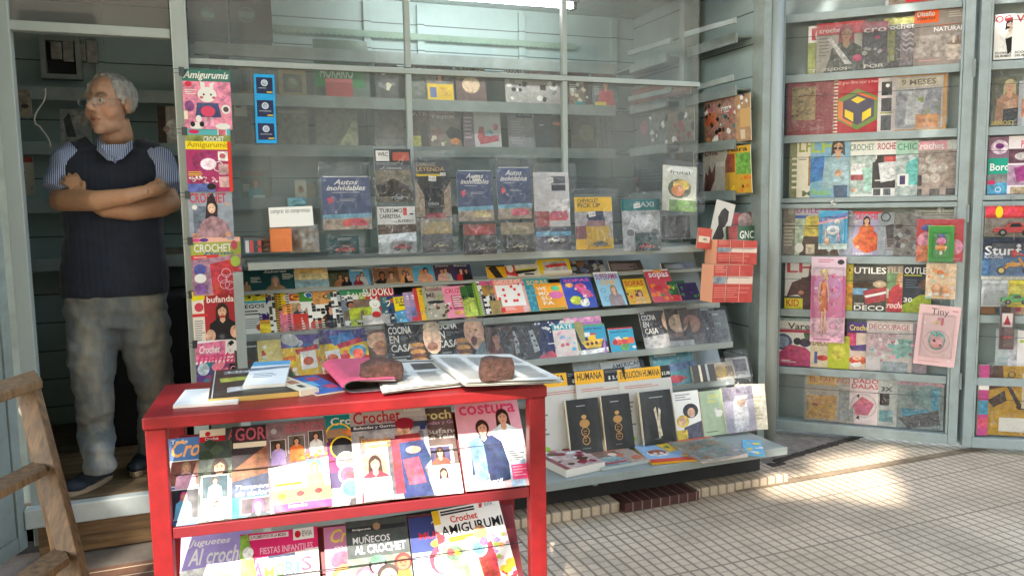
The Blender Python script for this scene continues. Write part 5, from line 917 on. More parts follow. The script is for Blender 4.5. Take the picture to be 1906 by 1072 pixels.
pack(930, 990, 415, 470, '#90806c,.4;P.1,.3,.3,.1,.8,.1,.95,.3,.9,.45,.1,.45,a09478;r0,.5,1,.5,484440', 'tan boxed pack with a cream toy car', [(.0, .14, .05, 'd0c8b0', -1, 0)], boxes=[(0, .05, .96, .55, '504c48')], top=.5, lift=.03)
pack(995, 1060, 322, 466, '#c8c4c4,.3;r.5,.05,.4,.1,4c4c50;r.5,.16,.4,.08,34343c;R.4,.35,.6,.18,e0dcdc;R0,.5,.4,.2,a04848;P.4,.55,.5,.5,.9,.5,.95,.58,.9,.62,.4,.62,c85868;r0,.7,1,.3,50505c;P0,.76,1,.76,1,.82,0,.82,60a0c0', 'white and grey pack with a silver convertible toy', [(.0, .1, .062, 'c8c8c0', -1, 1)], [(-.15, .88, .036, .024, '12.550', 6)], lift=.02)
pack(1069, 1138, 368, 464, '#e8b818,.1;t.08,.03,.55,.08,CHEVROLET,302c20;t.08,.12,.6,.08,PICK UP,302c20;R0,.28,1,.5,b0acb0;P.3,.35,.45,.27,.75,.27,.8,.45,.35,.45,303c5c;R0,.55,.3,.25,8c5058;R.3,.45,.5,.12,906870', 'yellow pick-up truck pack with a dark blue toy truck', [(.08, .06, .05, '283450', -1, 1)], [(-.16, .66, .036, .024, '14.000', 8)], boxes=[(.08, .02, .6, .42, 'e8b818')], lift=.02)
pack(1156, 1226, 372, 466, '#a0a4a8,.2;r0,0,1,.22,1c7070;t.35,.05,.5,.1,TAXI,A;R0,.22,1,.78,a8acb0;P.2,.45,.3,.3,.8,.3,.9,.45,.95,.62,.1,.62,c8ccd0;e.2,.65,.1,.08,70706c;e.85,.65,.1,.08,70706c;R.75,.75,.25,.25,484c50', 'teal headed classic car pack with a red toy car', [(.08, .03, .06, 'c82838', -1, 0)], [(-.22, .86, .036, .022, '12.450', 6)], boxes=[(.1, -.02, .55, .36, '0c4448')], lift=.02)
pack(1222, 1284, 312, 395, '#c8c8b8,.3;e.5,.1,.4,.1,w;t.2,.1,.6,.08,frutal,6c7440;E.5,.5,.35,.25,505c40;E.55,.42,.25,.14,d8b030;E.45,.55,.2,.14,c07030;R.2,.75,.8,.25,6c9048', 'white pouch with a yellow and green print hanging at the right', [], top=.8, lift=.05, rot=-4)
pack(1230, 1282, 402, 444, '#28282a,.4;P.1,.2,.9,.1,.9,.9,.1,.9,3c3a3c', 'black bag standing at the right end of the sill', [], top=.6, lift=.01)
# left end of the sill: sign, boxes and wrapped bundles
o = place(PP, 500, 580, 388, '#e4e4de;u.04,.08,.9,.3,comprar sin compromiso,2c2c30', 'white card sign with one handwritten line', 'handwritten_sign', 'sign', yb=424, lift=.07, rot=1.5, bend=0)
o = place(PP, 502, 540, 428, '#c8703c,.2', 'orange box end under the handwritten sign', 'box', 'box', yb=470, th=.05, lift=.05, bend=0, edge='c8703c')
def crumple(name, xl, xr, yt, yb, c, label, pl=PP, d=.03, seed=1, m=None):
    a = pl.uv(xl, yb); e = pl.uv(xr, yt); W = abs(e[0]-a[0]); H = abs(e[1]-a[1]); b = MB(); n = 14; vs_ = []
    for j in range(n+1):
        for i in range(n+1):
            s, t = i/n*2-1, j/n*2-1; w_ = max(0, 1-abs(s)**4)*max(0, 1-abs(t)**4); z = d*w_*(.7+.7*noise.noise(V((s*2, t*2, seed*3)))+.3*noise.noise(V((s*6, t*6, seed))))
            vs_.append((W/2*s*(1-.08*noise.noise(V((t*2, seed, 0)))), H/2*(t+1), z))
    fs = [(j*(n+1)+i, j*(n+1)+i+1, (j+1)*(n+1)+i+1, (j+1)*(n+1)+i) for j in range(n) for i in range(n)]
    b.mesh(vs_, fs, c, .35); b.box((-W*.45, 0.001, -.004), (W*.45, H*.9, .0), c)
    o = b.build(name, m or M_print, smooth=True); o.matrix_world = orient(pl, pl.o+pl.u*(a[0]+W/2)+pl.v*a[1]+pl.n*.01); return tag(o, label, 'bundle')
crumple('wrapped_bundle', 540, 592, 418, 471, 'a8a49c', 'grey white wrapped bundle right of the orange box', seed=2, d=.05)
crumple('wrapped_bundle', 455, 545, 440, 472, '6c5c54', 'brown paper wrapped bundle under the orange box', seed=5, d=.04)
crumple('plastic_heap', 536, 570, 368, 400, '6c98a0', 'pale blue plastic heap behind the handwritten sign', seed=8, d=.04, pl=plX(3.5))
place(plX(3.47, LIPS[0][1], 4), 455, 486, 446, '#506878,.3;r.05,.1,.2,.8,A;r.3,.1,.2,.8,c04840;r.55,.1,.2,.8,d;r.78,.1,.2,.8,c05048', 'box of small bottles with teal lid at the left end of the sill', 'bottle_box', 'box', yb=473, th=.06, bend=0, edge='1c5060')
# ------------------------------------------------------------ display doors: magazines and toys
def dplane(P, z, d=.034):    # standing on a shelf inside the door box
    return Pl(P.o-P.n*(d-.05)+V((0, 0, z)), P.u, (0, 0, 1))
def dp(P0, P1, z, d=.04):
    P0, P1 = V(P0), V(P1); u = (P1-P0).normalized(); n = V((u.y, -u.x, 0)); return Pl(P0-n*d+V((0, 0, z)), u, (0, 0, 1))
g = 'magazines in the first display door'
D = lambda z, d=.052: dp(D1A, D1B, z, d)
kw = dict(bend=.02)
row(D(2.407), 'on top row of first display door', [(1648, 1745, -70, 'grey magazine showing only its foot', auto(5, 'A/8c7c6c/c')),], g)
row(D(2.079), '', [
 (1503, 1546, 48, 'olive sliver with a red corner, top left of the first display door', '#98a058,.6;r0,0,1,.35,f0e8e4;r.15,.05,1,.25,c02840;e.5,.2,.2,.3,w;t.1,.9,.6,.07,TE,w'),
 (1519, 1608, 42, 'bagged crochet magazine of a woman in grey knitwear with a pink flower', '#c8c4b8,.3;r0,0,1,.24,d83848;t.05,.1,.5,.1,crochet,w;L.62,.04,.75,9c3040,505a54,c89878;P.35,.55,.9,.5,1,1,.15,1,505a54;E.85,.74,.1,.08,e03868;n.05,.3,.25,.4,6,8c8880;P.22,.32,.3,.3,.75,.85,.6,.85,e8e8e8;t.15,.9,.5,.08,TEJIDOS,f0ece4', dict(slv=1)),
 (1603, 1650, 42, 'bagged dark pink headed crochet magazine in the top row', '#484850,.6;R0,0,1,.2,a83058;t.05,.12,.9,.1,cro,w;D.1,.3,.8,.5,12,d04070/405050/A,.1;t.1,.88,.8,.08,POR,w', dict(slv=1)),
 (1636, 1706, 33, 'bagged crochet magazine with a zigzag knitted pattern', '#5c5c58,.7;R.1,0,.8,.14,c0c050;t.02,.13,.9,.1,crochet,w;R.1,.25,.3,.6,a0a050;R.55,.25,.42,.7,8c7c80;p.6,.3,.7,.35,.8,.3,.9,.35,.9,.38,.8,.34,.7,.39,.6,.34,c8bcc0;p.6,.4,.7,.45,.8,.4,.9,.45,.9,.48,.8,.44,.7,.49,.6,.44,c8bcc0;p.6,.5,.7,.55,.8,.5,.9,.55,.9,.58,.8,.54,.7,.59,.6,.54,c8bcc0;p.6,.6,.7,.65,.8,.6,.9,.65,.9,.68,.8,.64,.7,.69,.6,.64,c8bcc0', dict(slv=1)),
 (1699, 1802, 17, 'taupe interior design magazine with orange label and a mug', '#988c84,.25;r0,0,.44,.23,f06020;t.05,.02,.32,.09,Diseño,c8e0e0;t.05,.11,.34,.07,Interior,4c4030;n.62,.06,.3,.12,3,c8beb8;r.4,.28,.5,.01,f07030;t.36,.32,.54,.08,NATURAL,f0ece8;R0,.45,1,.4,a89c94;P.58,.62,.92,.62,.88,.92,.62,.92,c0b0a4;e.75,.62,.17,.04,8c7c70;o.92,.72,.09,c0b0a4;r.7,.5,.04,.12,d8c8b8;r.78,.5,.03,.12,8c6c54;n.1,.9,.6,.03,1,e0a0a0')], g, **kw)
row(D(1.744), '', [
 (1464, 1552, 152, 'plain red square book with a small gold picture', '#a82c38,.1;R.1,.1,.5,.62,c0a060;D.12,.12,.46,.58,20,806838/e0c880/605030,.04;t.5,.85,.3,.04,MANUAL,d87070', dict(slv=1)),
 (1550, 1640, 145, 'red spiral bound book with a coloured hexagon of cubes', '#b02c38,.1;S c;t.1,.05,.85,.08,El gran libro tejer a mano,e8a0a0;p.5,.2,.95,.38,.95,.75,.5,.95,.08,.75,.08,.38,708848;p.5,.25,.9,.4,.5,.55,d86838;p.1,.4,.4,.48,.4,.88,.1,.72,d87838;p.5,.3,.84,.42,.84,.72,.5,.86,.2,.72,.2,.42,504c60;p.5,.34,.66,.4,.5,.47,.36,.4,e8c830;p.24,.56,.42,.64,.42,.8,.24,.7,e8c830;p.6,.64,.78,.56,.78,.7,.6,.8,e8c830'),
 (1632, 1664, 145, 'narrow pale book with black white photographs', '#d0c4c4,.2;R.2,.08,.6,.25,303030;e.55,.15,.12,.12,w;R.2,.38,.6,.25,4c4c50;R.2,.7,.6,.28,585c60;r.15,.64,.7,.03,98a060'),
 (1657, 1760, 137, 'orange framed baby guide marked with nine months', '#e8a850,.1;r.05,.05,.88,.93,d8d4cc;r.1,.08,.78,.15,e8dcc0;t.18,.1,.62,.1,9 MESES,70604c;R.08,.28,.82,.68,b0b4c0;P.3,.3,.65,.3,.5,.9,.25,.9,d8dce0;R.45,.72,.42,.24,e89838;D.5,.4,.35,.3,8,98a860/e0e0e0,.06', dict(slv=2))], g, **kw)
row(D(1.392), '', [
 (1468, 1492, 261, 'olive sliver at the left, above the split of the first door', '#8c9068,.5;n.2,.3,.7,.6,6,c'),
 (1482, 1518, 258, 'cream magazine sliver with big olive initials', '#e8e0c8,.15;t.1,.03,.8,.2,LH,98a040;R.6,.3,.4,.5,b08050;r.1,.35,.4,.01,k;t.3,.88,.5,.1,M,60703c'),
 (1507, 1580, 256, 'blue and white magazine of a woman in sunglasses and patterned top', '#78a8c0,.4;t.02,.03,.6,.22,LH,a8c050;P0,.35,.35,.3,.4,.7,0,.75,2878b8;L.7,.02,.8,403838,90b0b8,d0a080;e.62,.19,.06,.04,k;e.76,.19,.06,.04,k;P.55,.45,.95,.42,1,.8,.6,.8,a0c0c8;E.72,.6,.1,.1,d0a080;P.6,.8,.95,.8,.95,1,.62,1,385878;t.05,.86,.5,.1,Relax,90c060'),
 (1577, 1630, 263, 'white crochet magazine with a pale green room photo', '#e4e4dc,.1;t.05,.05,.85,.12,CROCHET,789080;R.05,.25,.9,.7,b8c8c0;R.1,.4,.5,.2,e8e8e4;R.1,.6,.5,.1,b05058;P.5,.5,1,.45,1,.9,.6,.9,a8d0c0;E.2,.88,.1,.06,e0a080'),
 (1622, 1676, 262, 'white crochet magazine with dark photo of a crocheted bag', '#e8e4e0,.1;t.05,.04,.85,.12,CROCHET,b02c40;R.0,.25,1,.6,383438;P.2,.4,.9,.35,.85,.7,.3,.75,dcdcdc;R.4,.28,.5,.1,c04048;r.1,.7,.6,.02,w;R.05,.86,.25,.12,484c50;R.4,.86,.25,.12,687078'),
 (1665, 1706, 262, 'pale green crochet magazine with turquoise yarn photo', '#a8ccb8,.1;t.05,.05,.9,.12,CHIC,589878;R0,.25,1,.75,b8c4c0;P.5,.4,1,.3,1,.8,.4,.8,60b8b0;r.1,.6,.5,.22,w;R.2,.63,.25,.16,483868'),
 (1692, 1786, 262, 'pink headed crochet magazine with pale round squares blanket', '#c8b4a8,.3;r0,0,.72,.16,e8a0b0;t.06,.03,.6,.12,Crochet,f0f0f0;r.72,0,.28,.16,d8dcd8;R0,.18,1,.68,b09c90;E.25,.5,.1,.1,d8ccc0;E.45,.5,.1,.1,d8ccc0;E.65,.5,.1,.1,d8ccc0;E.3,.68,.1,.1,d8ccc0;E.5,.68,.1,.1,d8ccc0;E.4,.34,.1,.1,d8ccc0;R.02,.62,.22,.2,483840;R.05,.87,.2,.12,585458;R.4,.87,.2,.12,78706c;R.72,.87,.2,.12,585458', dict(slv=1))], g, **kw)
row(D(1.064), '', [
 (1456, 1486, 384, 'grey brown magazine at the left, under the split of the first door', '#908a80,.7;e.5,.1,.2,.2,b0b0a8;n.1,.35,.8,.5,7,c8c0b0'),
 (1479, 1562, 382, 'lilac headed magazine of a person in a yellow jumper', '#c0c0c4,.3;t.02,.03,.6,.13,UTILES,b050a8;R.55,0,.45,.2,b080a0;r0,.2,.3,.06,3c60b0;R0,.26,.25,.74,b8c8b0;P.25,.22,.75,.2,.85,.62,.2,.62,d8c048;P.2,.62,.85,.62,1,1,.1,1,58443c;R.25,.78,.2,.2,d8c8b0;e.1,.85,.1,.12,w;n.3,.4,.3,.1,3,4c4840'),
 (1560, 1586, 392, 'grey blue sliver right of the bath toy card', '#9098a8,.5;n.1,.1,.8,.05,1,w'),
 (1583, 1640, 394, 'lilac crochet magazine of a woman in an orange poncho', '#a8a0c0,.1;r.0,0,1,.05,d83040;t.12,.05,.85,.13,CROCHET,d83848;L.5,.1,.55,241c1c,d86828,e0b090;P.4,.34,.62,.34,.95,.6,.92,.85,.5,.95,.12,.8,.05,.65,d86020;E.2,.8,.07,.06,e0b090;n.05,.2,.25,.08,3,w;t.02,.93,.7,.06,TEJIDO,w'),
 (1632, 1680, 396, 'grey magazine with a large dark circle letter', '#98a0a8,.5;o.3,.1,.2,303438;P.3,.3,.7,.25,.8,.7,.4,.8,4c484c;n.3,.6,.6,.3,5,7c6c68'),
 (1662, 1712, 396, 'wrapped grey magazine with knitted samples', '#8c8884,.9;D0,.1,1,.9,20,4c4448/A/a/806868,.12', dict(slv=1)),
 (1702, 1796, 391, 'pale magazine behind the red card', '#a8a89c,.5;n.05,.05,.9,.1,2,6c6c60')], g, **kw)
row(D(.752), '', [
 (1460, 1528, 485, 'white magazine with red initials and a woman in plum coat', '#dcd8d4,.1;t.05,.03,.75,.22,LH,b83848;L.78,.06,.62,6c4030,50242c,c89070;P.45,.35,1,.3,1,1,.5,1,48222c;P.2,.45,.55,.35,.6,.8,.35,.7,.05,.75,50242c;r0,.78,.5,.22,e0d820;t.05,.8,.35,.15,KID,d03030;E.45,.66,.08,.06,c08060;r0,.74,.5,.04,k'),
 (1566, 1594, 488, 'yellow magazine sliver right of the doll pack', '#c8b830,.4;D.1,0,.8,.3,8,k/y,.15;P0,.5,.8,.4,1,.8,0,1,e0a020'),
 (1586, 1648, 494, 'dark magazine with white capitals and striped books', '#4c4840,.8;t.03,.04,.95,.14,UTILES,f0ece4;E.3,.42,.3,.1,402c1c;E.8,.4,.2,.12,c0a888;R0,.5,.45,.14,78b0d0;P.3,.55,1,.45,1,.75,.4,.85,a83040;p.35,.66,1,.55,1,.6,.4,.71,w;t.05,.82,.3,.05,TEJIDO,w;t.05,.87,.9,.11,DECO,f0ece4'),
 (1633, 1690, 494, 'garden green magazine of a blond woman in red', '#78986c,.6;R0,0,1,.14,988878;t.05,.04,.85,.13,UTILES,c8b8a8;L.75,.16,.75,c89858,c83840,e0b090;P.3,.55,1,.5,1,1,.3,1,c02c38;R.05,.5,.3,.2,c8c8b8;i.2,.78,.75,.14,crochet,f0d8d0'),
 (1678, 1732, 494, 'dark magazine with white capitals and a lime foot', '#2c3440,.5;t.05,.04,.9,.14,OUTLET,e8e4dc;r.05,.2,.6,.02,c8c838;E.8,.4,.25,.2,684838;P0,.85,.6,.62,1,.6,1,1,0,1,98a828;t.05,.68,.3,.1,30,f0ece4;n.1,.3,.5,.2,4,606c78')], g, **kw)
row(D(.415), '', [
 (1447, 1520, 592, 'white craft magazine with plum ice and blue lace', '#e0dcd8,.2;R0,0,1,.06,98b0b0;t.25,.1,.75,.13,Varela,504840;r0,.24,1,.06,b03050;E.12,.5,.25,.22,405878;E.12,.5,.18,.16,8898b0;P0,.75,.3,.55,.7,.6,1,.8,1,1,0,1,b83068;E.7,.5,.15,.12,38304c;E.5,.48,.1,.1,28242c;P.65,.3,.85,.3,.8,.45,.7,.45,40603c;n.1,.88,.4,.06,2,w'),
 (1508, 1545, 610, 'small red and white kitchen craft booklet', '#d8c8a8,.4;t.1,.3,.8,.15,DECO,806030;E.6,.75,.3,.15,c03028;r.2,.6,.15,.3,4c60a0'),
 (1540, 1580, 625, 'lime green craft booklet with leaf', '#b8c030,.3;E.5,.5,.35,.4,d0c840'),
 (1575, 1618, 600, 'purple headed crochet magazine with fruits', '#d8c0b0,.3;R0,0,1,.22,4c3080;t.1,.05,.9,.12,Crochet,f0d868;R0,.22,.4,.3,d8406c;P.1,.5,.9,.45,.9,.6,.2,.6,584080;E.5,.8,.4,.2,d85030;E.45,.75,.2,.12,f0c0a0;E.4,.9,.2,.1,w;e.55,.88,.1,.1,w'),
 (1611, 1708, 597, 'pale pink decoupage magazine with flower boxes', '#d8ccc8,.4;r0,.05,.85,.14,f0e4e0;t.04,.07,.78,.11,DECOUPAGE,d07880;R0,.25,.6,.35,d8b8c0;R.5,.35,.45,.35,90c0b8;D.1,.3,.8,.5,20,P/T/w/M,.05;r0,.72,.28,.25,e4dcdc;R.3,.8,.5,.2,a8b8c0', dict(slv=1)),
 (1696, 1724, 602, 'narrow violet grey booklet left of the pink toy card', '#9c8c98,.6;E.5,.5,.35,.15,c0b0b8;E.6,.8,.3,.12,606070')], g, **kw)
row(D(.100), 'in bottom row of first display door', [
 (1497, 1588, 697, 'bagged yellow magazine with faint red lettering', '#c0b8a8,.3;r.05,.02,.6,.2,e8b850;t.1,.05,.85,.12,EL FALLAGE,c87058;R.05,.45,.6,.5,e0a838;R.15,.62,.14,.06,a85838;R.7,.35,.3,.6,98a0a0', dict(slv=1)),
 (1580, 1638, 702, 'white and pink booklet with two red title lines', '#f0dcdc;t.1,.03,.8,.1,DADO,c83048;t.06,.14,.85,.1,DALAS,c83048;o.45,.6,.42,a8a0a8,.06;P.1,.6,.4,.4,.8,.55,.6,.8,.2,.8,d06080;p.2,.4,.3,.35,.32,.45,k;p.2,.88,.3,.8,.35,.9,k'),
 (1632, 1668, 706, 'grey booklet of small craft photos', '#b8bcb8,.5;t.15,.15,.6,.1,3X,303030;R.1,.3,.5,.25,302c30;R.1,.65,.7,.25,70a0a8'),
 (1662, 1754, 706, 'bagged book with turquoise and grey folded cloth', '#98a8a8,.6;R0,0,1,.12,d0a0b0;P.2,.3,.7,.1,.95,.2,.9,.5,.6,.6,80a8a8;P.15,.6,.7,.6,.8,.75,.2,.8,38a0c0;P.1,.8,.9,.6,.95,.9,.3,1,505458;P.75,.2,.9,.15,.9,.6,.75,.6,38a0c0', dict(slv=1))], g, **kw)
b = MB()   # one big loose sheet of wrap over the bottom row
PZ = D(.1, .03)
def wrap(pl, xl, xr, yt, yb, label, seed, amp=.012, m=None):
    a = pl.uv(xl, yb); e = pl.uv(xr, yt); W, H = e[0]-a[0], e[1]-a[1]; b = MB(); nx, ny = 22, 12; vs_ = []
    for j in range(ny+1):
        for i in range(nx+1):
            x, y = W*i/nx-W/2, H*j/ny; d = abs((x/W+.5)-.1-(1-y/H)*.75); vs_.append((x, y, amp*(.5+.5*noise.noise(V((x*9, y*9, seed))))+amp*.9*max(0, 1-d*9)))
    b.mesh(vs_, [(j*(nx+1)+i, j*(nx+1)+i+1, (j+1)*(nx+1)+i+1, (j+1)*(nx+1)+i) for j in range(ny) for i in range(nx)])
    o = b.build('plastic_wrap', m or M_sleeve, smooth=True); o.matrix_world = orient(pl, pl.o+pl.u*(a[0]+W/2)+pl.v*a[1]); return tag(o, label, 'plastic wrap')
wrap(PZ, 1492, 1632, 694, 786, 'loose clear wrap over the yellow bagged magazine in the bottom row', 3)
wrap(PZ, 1640, 1752, 700, 794, 'loose clear wrap over the turquoise cloth book in the bottom row', 8)
wrap(D(2.08, .03), 1512, 1700, 34, 136, 'loose clear wrap over the grey knitwear magazine', 12)
wrap(D(1.745, .03), 1462, 1555, 150, 246, 'loose clear wrap over the red square book', 15, .006)
wrap(D(1.745, .03), 1650, 1768, 133, 240, 'loose clear wrap over the orange framed baby guide', 19, .008)

# toys hung on the display doors
HG = lambda d=-.012: dp(D1A, D1B, 0, d)
M_hook = mat('hook_steel', 'c0c0bc', .3, metal=1)
def card(pl, xl, xr, yt, yb, art, label, name='toy_card', cat='toy', rot=0, edge='w', hook=True, th=.0025, lift=0):
    o = place(pl, xl, xr, yt, art, label, name, cat, 'carded toys hung on the display doors', yb=yb, rot=rot, th=th, bend=0, edge=edge, lift=lift)
    if hook:
        W, H = o['_w'], o['_h']; b = MB(); b.tube([(0, H-.01, .004), (0, H+.02, .006), (0, H+.032, -.003), (0, H+.05, -.008)], .0015, 5); b.box((-.016, H+.03, -.006), (.016, H+.06, -.004), 'A'); b.build('hanging_tab', M_blister, o)
    return o
def blob(parent, name, items, m, z=.012):
    b = MB()
    for (x, y, rx, ry, rz, c) in items: b.ball((x, y, z), (rx, ry, rz), c, 10)
    return b.build(name, m, parent, world=False, smooth=True)
M_toy = None
def toy_mat():
    m, n, b = new_mat('glossy_toy_plastic'); at = n.nodes.new('ShaderNodeAttribute'); at.attribute_name = 'Col'; n.links.new(at.outputs['Color'], b.inputs['Base Color']); b.inputs['Roughness'].default_value = .25; b.inputs['Coat Weight'].default_value = .4; return m
M_toy = toy_mat()
# bath toy card
o = card(HG(), 1523, 1576, 392, 464, '#58b0c8,.3;p0,.1,.25,0,.75,0,1,.12,1,1,0,1,3898c0;P0,.2,1,.05,1,.18,0,.32,5878b8;p0,.3,1,.15,1,.2,0,.36,e8a0b0;R0,.85,1,.15,c8dcd8', 'turquoise card with small white baby toys, on the first display door')
W, H = o['_w'], o['_h']; blob(o, 'toy_ring', [(0, .5*H, .036, .03, .006, 'e8e8e8'), (0, .5*H, .02, .016, .009, '88a0b0'), (.02, .72*H, .016, .014, .008, 'f0e8e0')], M_toy); blob(o, 'toy_spoon', [(-.03, .22*H, .015, .022, .009, 'f0b898'), (-.038, .42*H, .005, .02, .004, 'f0c8b0')], M_toy); blob(o, 'toy_brush', [(.03, .3*H, .006, .03, .005, 'e898b0')], M_toy); blister(o, 0, .08*H, W*.86, H*.76, .022)
# red card, green card
o = card(HG(-.01), 1704, 1791, 408, 487, '#c82838,.1;E.2,.5,.18,.2,e890a8;E.85,.65,.15,.18,e890a8;P0,.65,.25,.6,.25,1,0,1,e87840;E.25,.2,.16,.08,384898', 'red card with pink dots behind a green toy card', hook=True, edge='c82838'); sleeve(o, o['_w'], o['_h'], top=.03, side=.012, seed=31)
o = card(HG(-.03), 1726, 1774, 420, 488, '#389040,.15;r0,0,1,.015,G;r0,.0,.02,1,G', 'green card holding a small pink and orange spinning toy', hook=False, edge='389040')
W, H = o['_w'], o['_h']; blob(o, 'spinning_toy', [(0, .72*H, .02, .01, .01, '404890'), (0, .58*H, .024, .022, .014, 'e878a8'), (0, .4*H, .03, .017, .014, 'e89838'), (.0, .27*H, .008, .012, .008, 'e8e4dc')], M_toy); blister(o, 0, .12*H, W*.7, H*.7, .03)
# doll
DPm = '#d868a0,.15;p0,0,1,0,1,.22,0,.22,e8c8d8;n.2,.03,.6,.05,2,M;E.85,.06,.1,.08,303040;e.5,.35,.42,.4,d080c0;P0,.72,1,.7,1,1,0,1,e8b0c8;n.1,.96,.6,.03,1,a06080'
o = card(HG(), 1507, 1571, 478, 637, DPm, 'tall pink pack with a blond doll in an orange dress')
W, H = o['_w'], o['_h']
dl = MB(); dx = -.12*W
dl.ball((dx, .80*H, .016), (.016, .02, .014), 'f0c0a0', 10); dl.tube([(dx, .76*H, .014), (dx, .72*H, .014)], .006, 6, 'f0c0a0')
for sx in (-1, 1):
    dl.tube([(dx+sx*.006, .42*H, .014), (dx+sx*.008, .24*H, .014), (dx+sx*.008, .10*H, .014)], [.008, .006, .004], 6, 'f0b898'); dl.tube([(dx+sx*.016, .70*H, .014), (dx+sx*.026, .58*H, .016), (dx+sx*.024, .48*H, .018)], [.005, .0045, .004], 6, 'f0b898')
    dl.ball((dx+sx*.005, .805*H, .0295), .0022, 'k', 6)
dl = dl.build('doll', M_toy, o, world=False, smooth=True)
q = MB(); q.tube([(dx, .72*H, .014), (dx, .66*H, .014), (dx, .58*H, .014), (dx, .38*H, .014)], [.012, .016, .014, .022], 10, 'f07830'); q.build('dress', M_toy, dl, world=False, smooth=True)
q = MB(); q.ball((dx, .815*H, .010), (.020, .022, .012), 'e8c850', 10); q.ball((dx+.014, .77*H, .010), (.008, .022, .008), 'e8c850', 8); q.build('hair', M_toy, dl, world=False, smooth=True)
blob(o, 'toy_accessory', [(.03, .78*H, .014, .014, .01, 'e05898'), (.034, .62*H, .016, .02, .01, 'e868a8'), (.03, .46*H, .012, .012, .008, 'e878b0'), (.03, .2*H, .02, .018, .006, 'e8a0c0'), (-.025, .12*H, .02, .006, .004, 'b87090')], M_toy); blister(o, 0, .08*H, W*.9, H*.80, .035)
# peach bagged baby shoes
o = card(HG(), 1722, 1778, 490, 556, '#e8c8a0,.6;D0,0,1,1,16,O/w/o/T,.1', 'bag of peach coloured baby bootees with a printed top', edge='O'); W, H = o['_w'], o['_h']
blob(o, 'bootee', [(-.022, .28*H, .022, .03, .016, 'f0b080'), (-.022, .14*H, .02, .012, .018, 'f0e0d0')], M_toy); blob(o, 'bootee', [(.026, .26*H, .022, .03, .016, 'f0a870'), (.026, .12*H, .02, .012, .018, 'f0e0d0')], M_toy); sleeve(o, W, H, top=.03, seed=44, front=.03, nm='plastic_bag')
# pale pink toy card
o = card(HG(), 1699, 1776, 568, 680, '#e8c0c0,.1;u.3,.05,.42,.14,Tiny,404048;n.8,.07,.15,.04,1,M;o.5,.6,.32,c89ca0,.06;e.18,.3,.03,.03,w;e.85,.9,.03,.03,w;n.1,.93,.7,.02,1,c08080', 'pale pink card with a turquoise ribboned toy pendant', rot=-4)
W, H = o['_w'], o['_h']; blob(o, 'toy_pendant', [(.0, .38*H, .034, .03, .008, 'e8a0a0'), (-.012, .42*H, .009, .009, .012, '5c4048'), (.018, .36*H, .008, .008, .012, '804858')], M_toy)
b = MB(); b.tube([(-.03+.06*k/12, .53*H+.01*math.sin(k), .012+.004*math.cos(k*2)) for k in range(13)], .005, 6, '58c0b0'); b.tube([(.038*math.cos(a/12*6.28), .42*H+.048*math.sin(a/12*6.28), .008) for a in range(13)], .003, 6, '58b8a8'); b.build('ribbon', M_toy, o, world=False, smooth=True)
q = MB(); q.box((.012, .68*H, .002), (.022, .80*H, .01), 'c84858'); q.ball((-.014, .72*H, .008), .008, 'f0c840', 8); q.ball((.0, .78*H, .008), .009, 'e0a0b8', 8); q.build('toy_charm', M_toy, o, world=False)
blister(o, 0, .14*H, W*.8, H*.72, .022)
# second door
E2 = lambda z, d=.052: dp(D2A, D2B, z, d)
g = 'magazines in the second display door'
row(E2(2.45), '', [(1852, 1900, -60, 'sliver of a dark lettered magazine at the top right corner', '#98b0a8,.3;n.1,.8,.8,.1,1,k')], g)
row(E2(2.088), '', [
 (1848, 1886, 27, 'white fashion magazine of a woman in sunglasses and red headscarf', '#eceae6;t-.3,.03,1.1,.16,VOC,c03848;L.75,.12,1.0,k,w,c8b0a0;e.66,.3,.1,.06,k;E.78,.12,.3,.1,a02030;P.55,.55,.9,.5,1,.75,.7,.9,181818;t.1,.83,.8,.05,ICONOS,404040;t.1,.9,.85,.05,DEL MOMENTO,404040'),
 (1881, 1945, 25, 'second white fashion magazine, cut by the picture edge', '#eceae6;t.1,.03,.8,.16,VOC,c03848;L.75,.12,.8,k,w,c8b0a0;t.1,.83,.6,.05,ICONOS,404040;t.1,.9,.7,.05,DEL MOMENTO,404040')], g, **kw)
row(E2(1.744), '', [
 (1843, 1898, 143, 'bagged magazine of a fair haired girl in dark skirt', '#686c5c,.8;L.6,.05,1.0,c8b888,b08468,d8a888;P.4,.5,.8,.45,.9,.7,.5,.7,c89878;P.4,.65,.95,.62,1,.95,.4,.95,30343c;t.02,.88,.8,.08,SENOST,c8c060', dict(slv=2)),
 (1893, 1950, 150, 'pale magazine cut by the picture edge in the third row', '#b8bcc0,.4;R.1,.4,.8,.4,c88868')], g, **kw)
row(E2(1.394), '', [
 (1836, 1877, 255, 'magazine with a turquoise label and embroidery hoop', '#8c6c80,.4;E.5,.18,.4,.36,e0c8d8;E.5,.16,.2,.14,6c2870;r0,.37,1,.28,20a088;t.1,.46,.85,.13,Bord,f0f4f0;R0,.66,1,.14,888888;R0,.8,1,.2,50a0c8;r0,.76,.35,.07,d03868;o.5,.92,.14,d8e0e0'),
 (1873, 1930, 253, 'white and purple patchwork magazine at the picture edge', '#e8e0e4,.1;t.4,.08,.55,.13,PATCH,c82848;R.0,.22,1,.25,6c4858;E.5,.35,.3,.15,c8c0c0;R0,.5,1,.35,b090a8;P.2,.55,.6,.5,.7,.75,.3,.8,a03880;R.1,.88,.7,.12,b8a080')], g, **kw)
row(E2(.755), '', [
 (1822, 1852, 560, 'brown kraft booklet low in the second door', '#946c50,.3;n.2,.2,.6,.5,3,7c5840'),
 (1868, 1930, 556, 'yellow and red booklet behind the green toy car', '#d8b830,.4;R0,.4,.6,.6,c8a890;R.1,.5,.4,.3,c04868')], g, **kw)
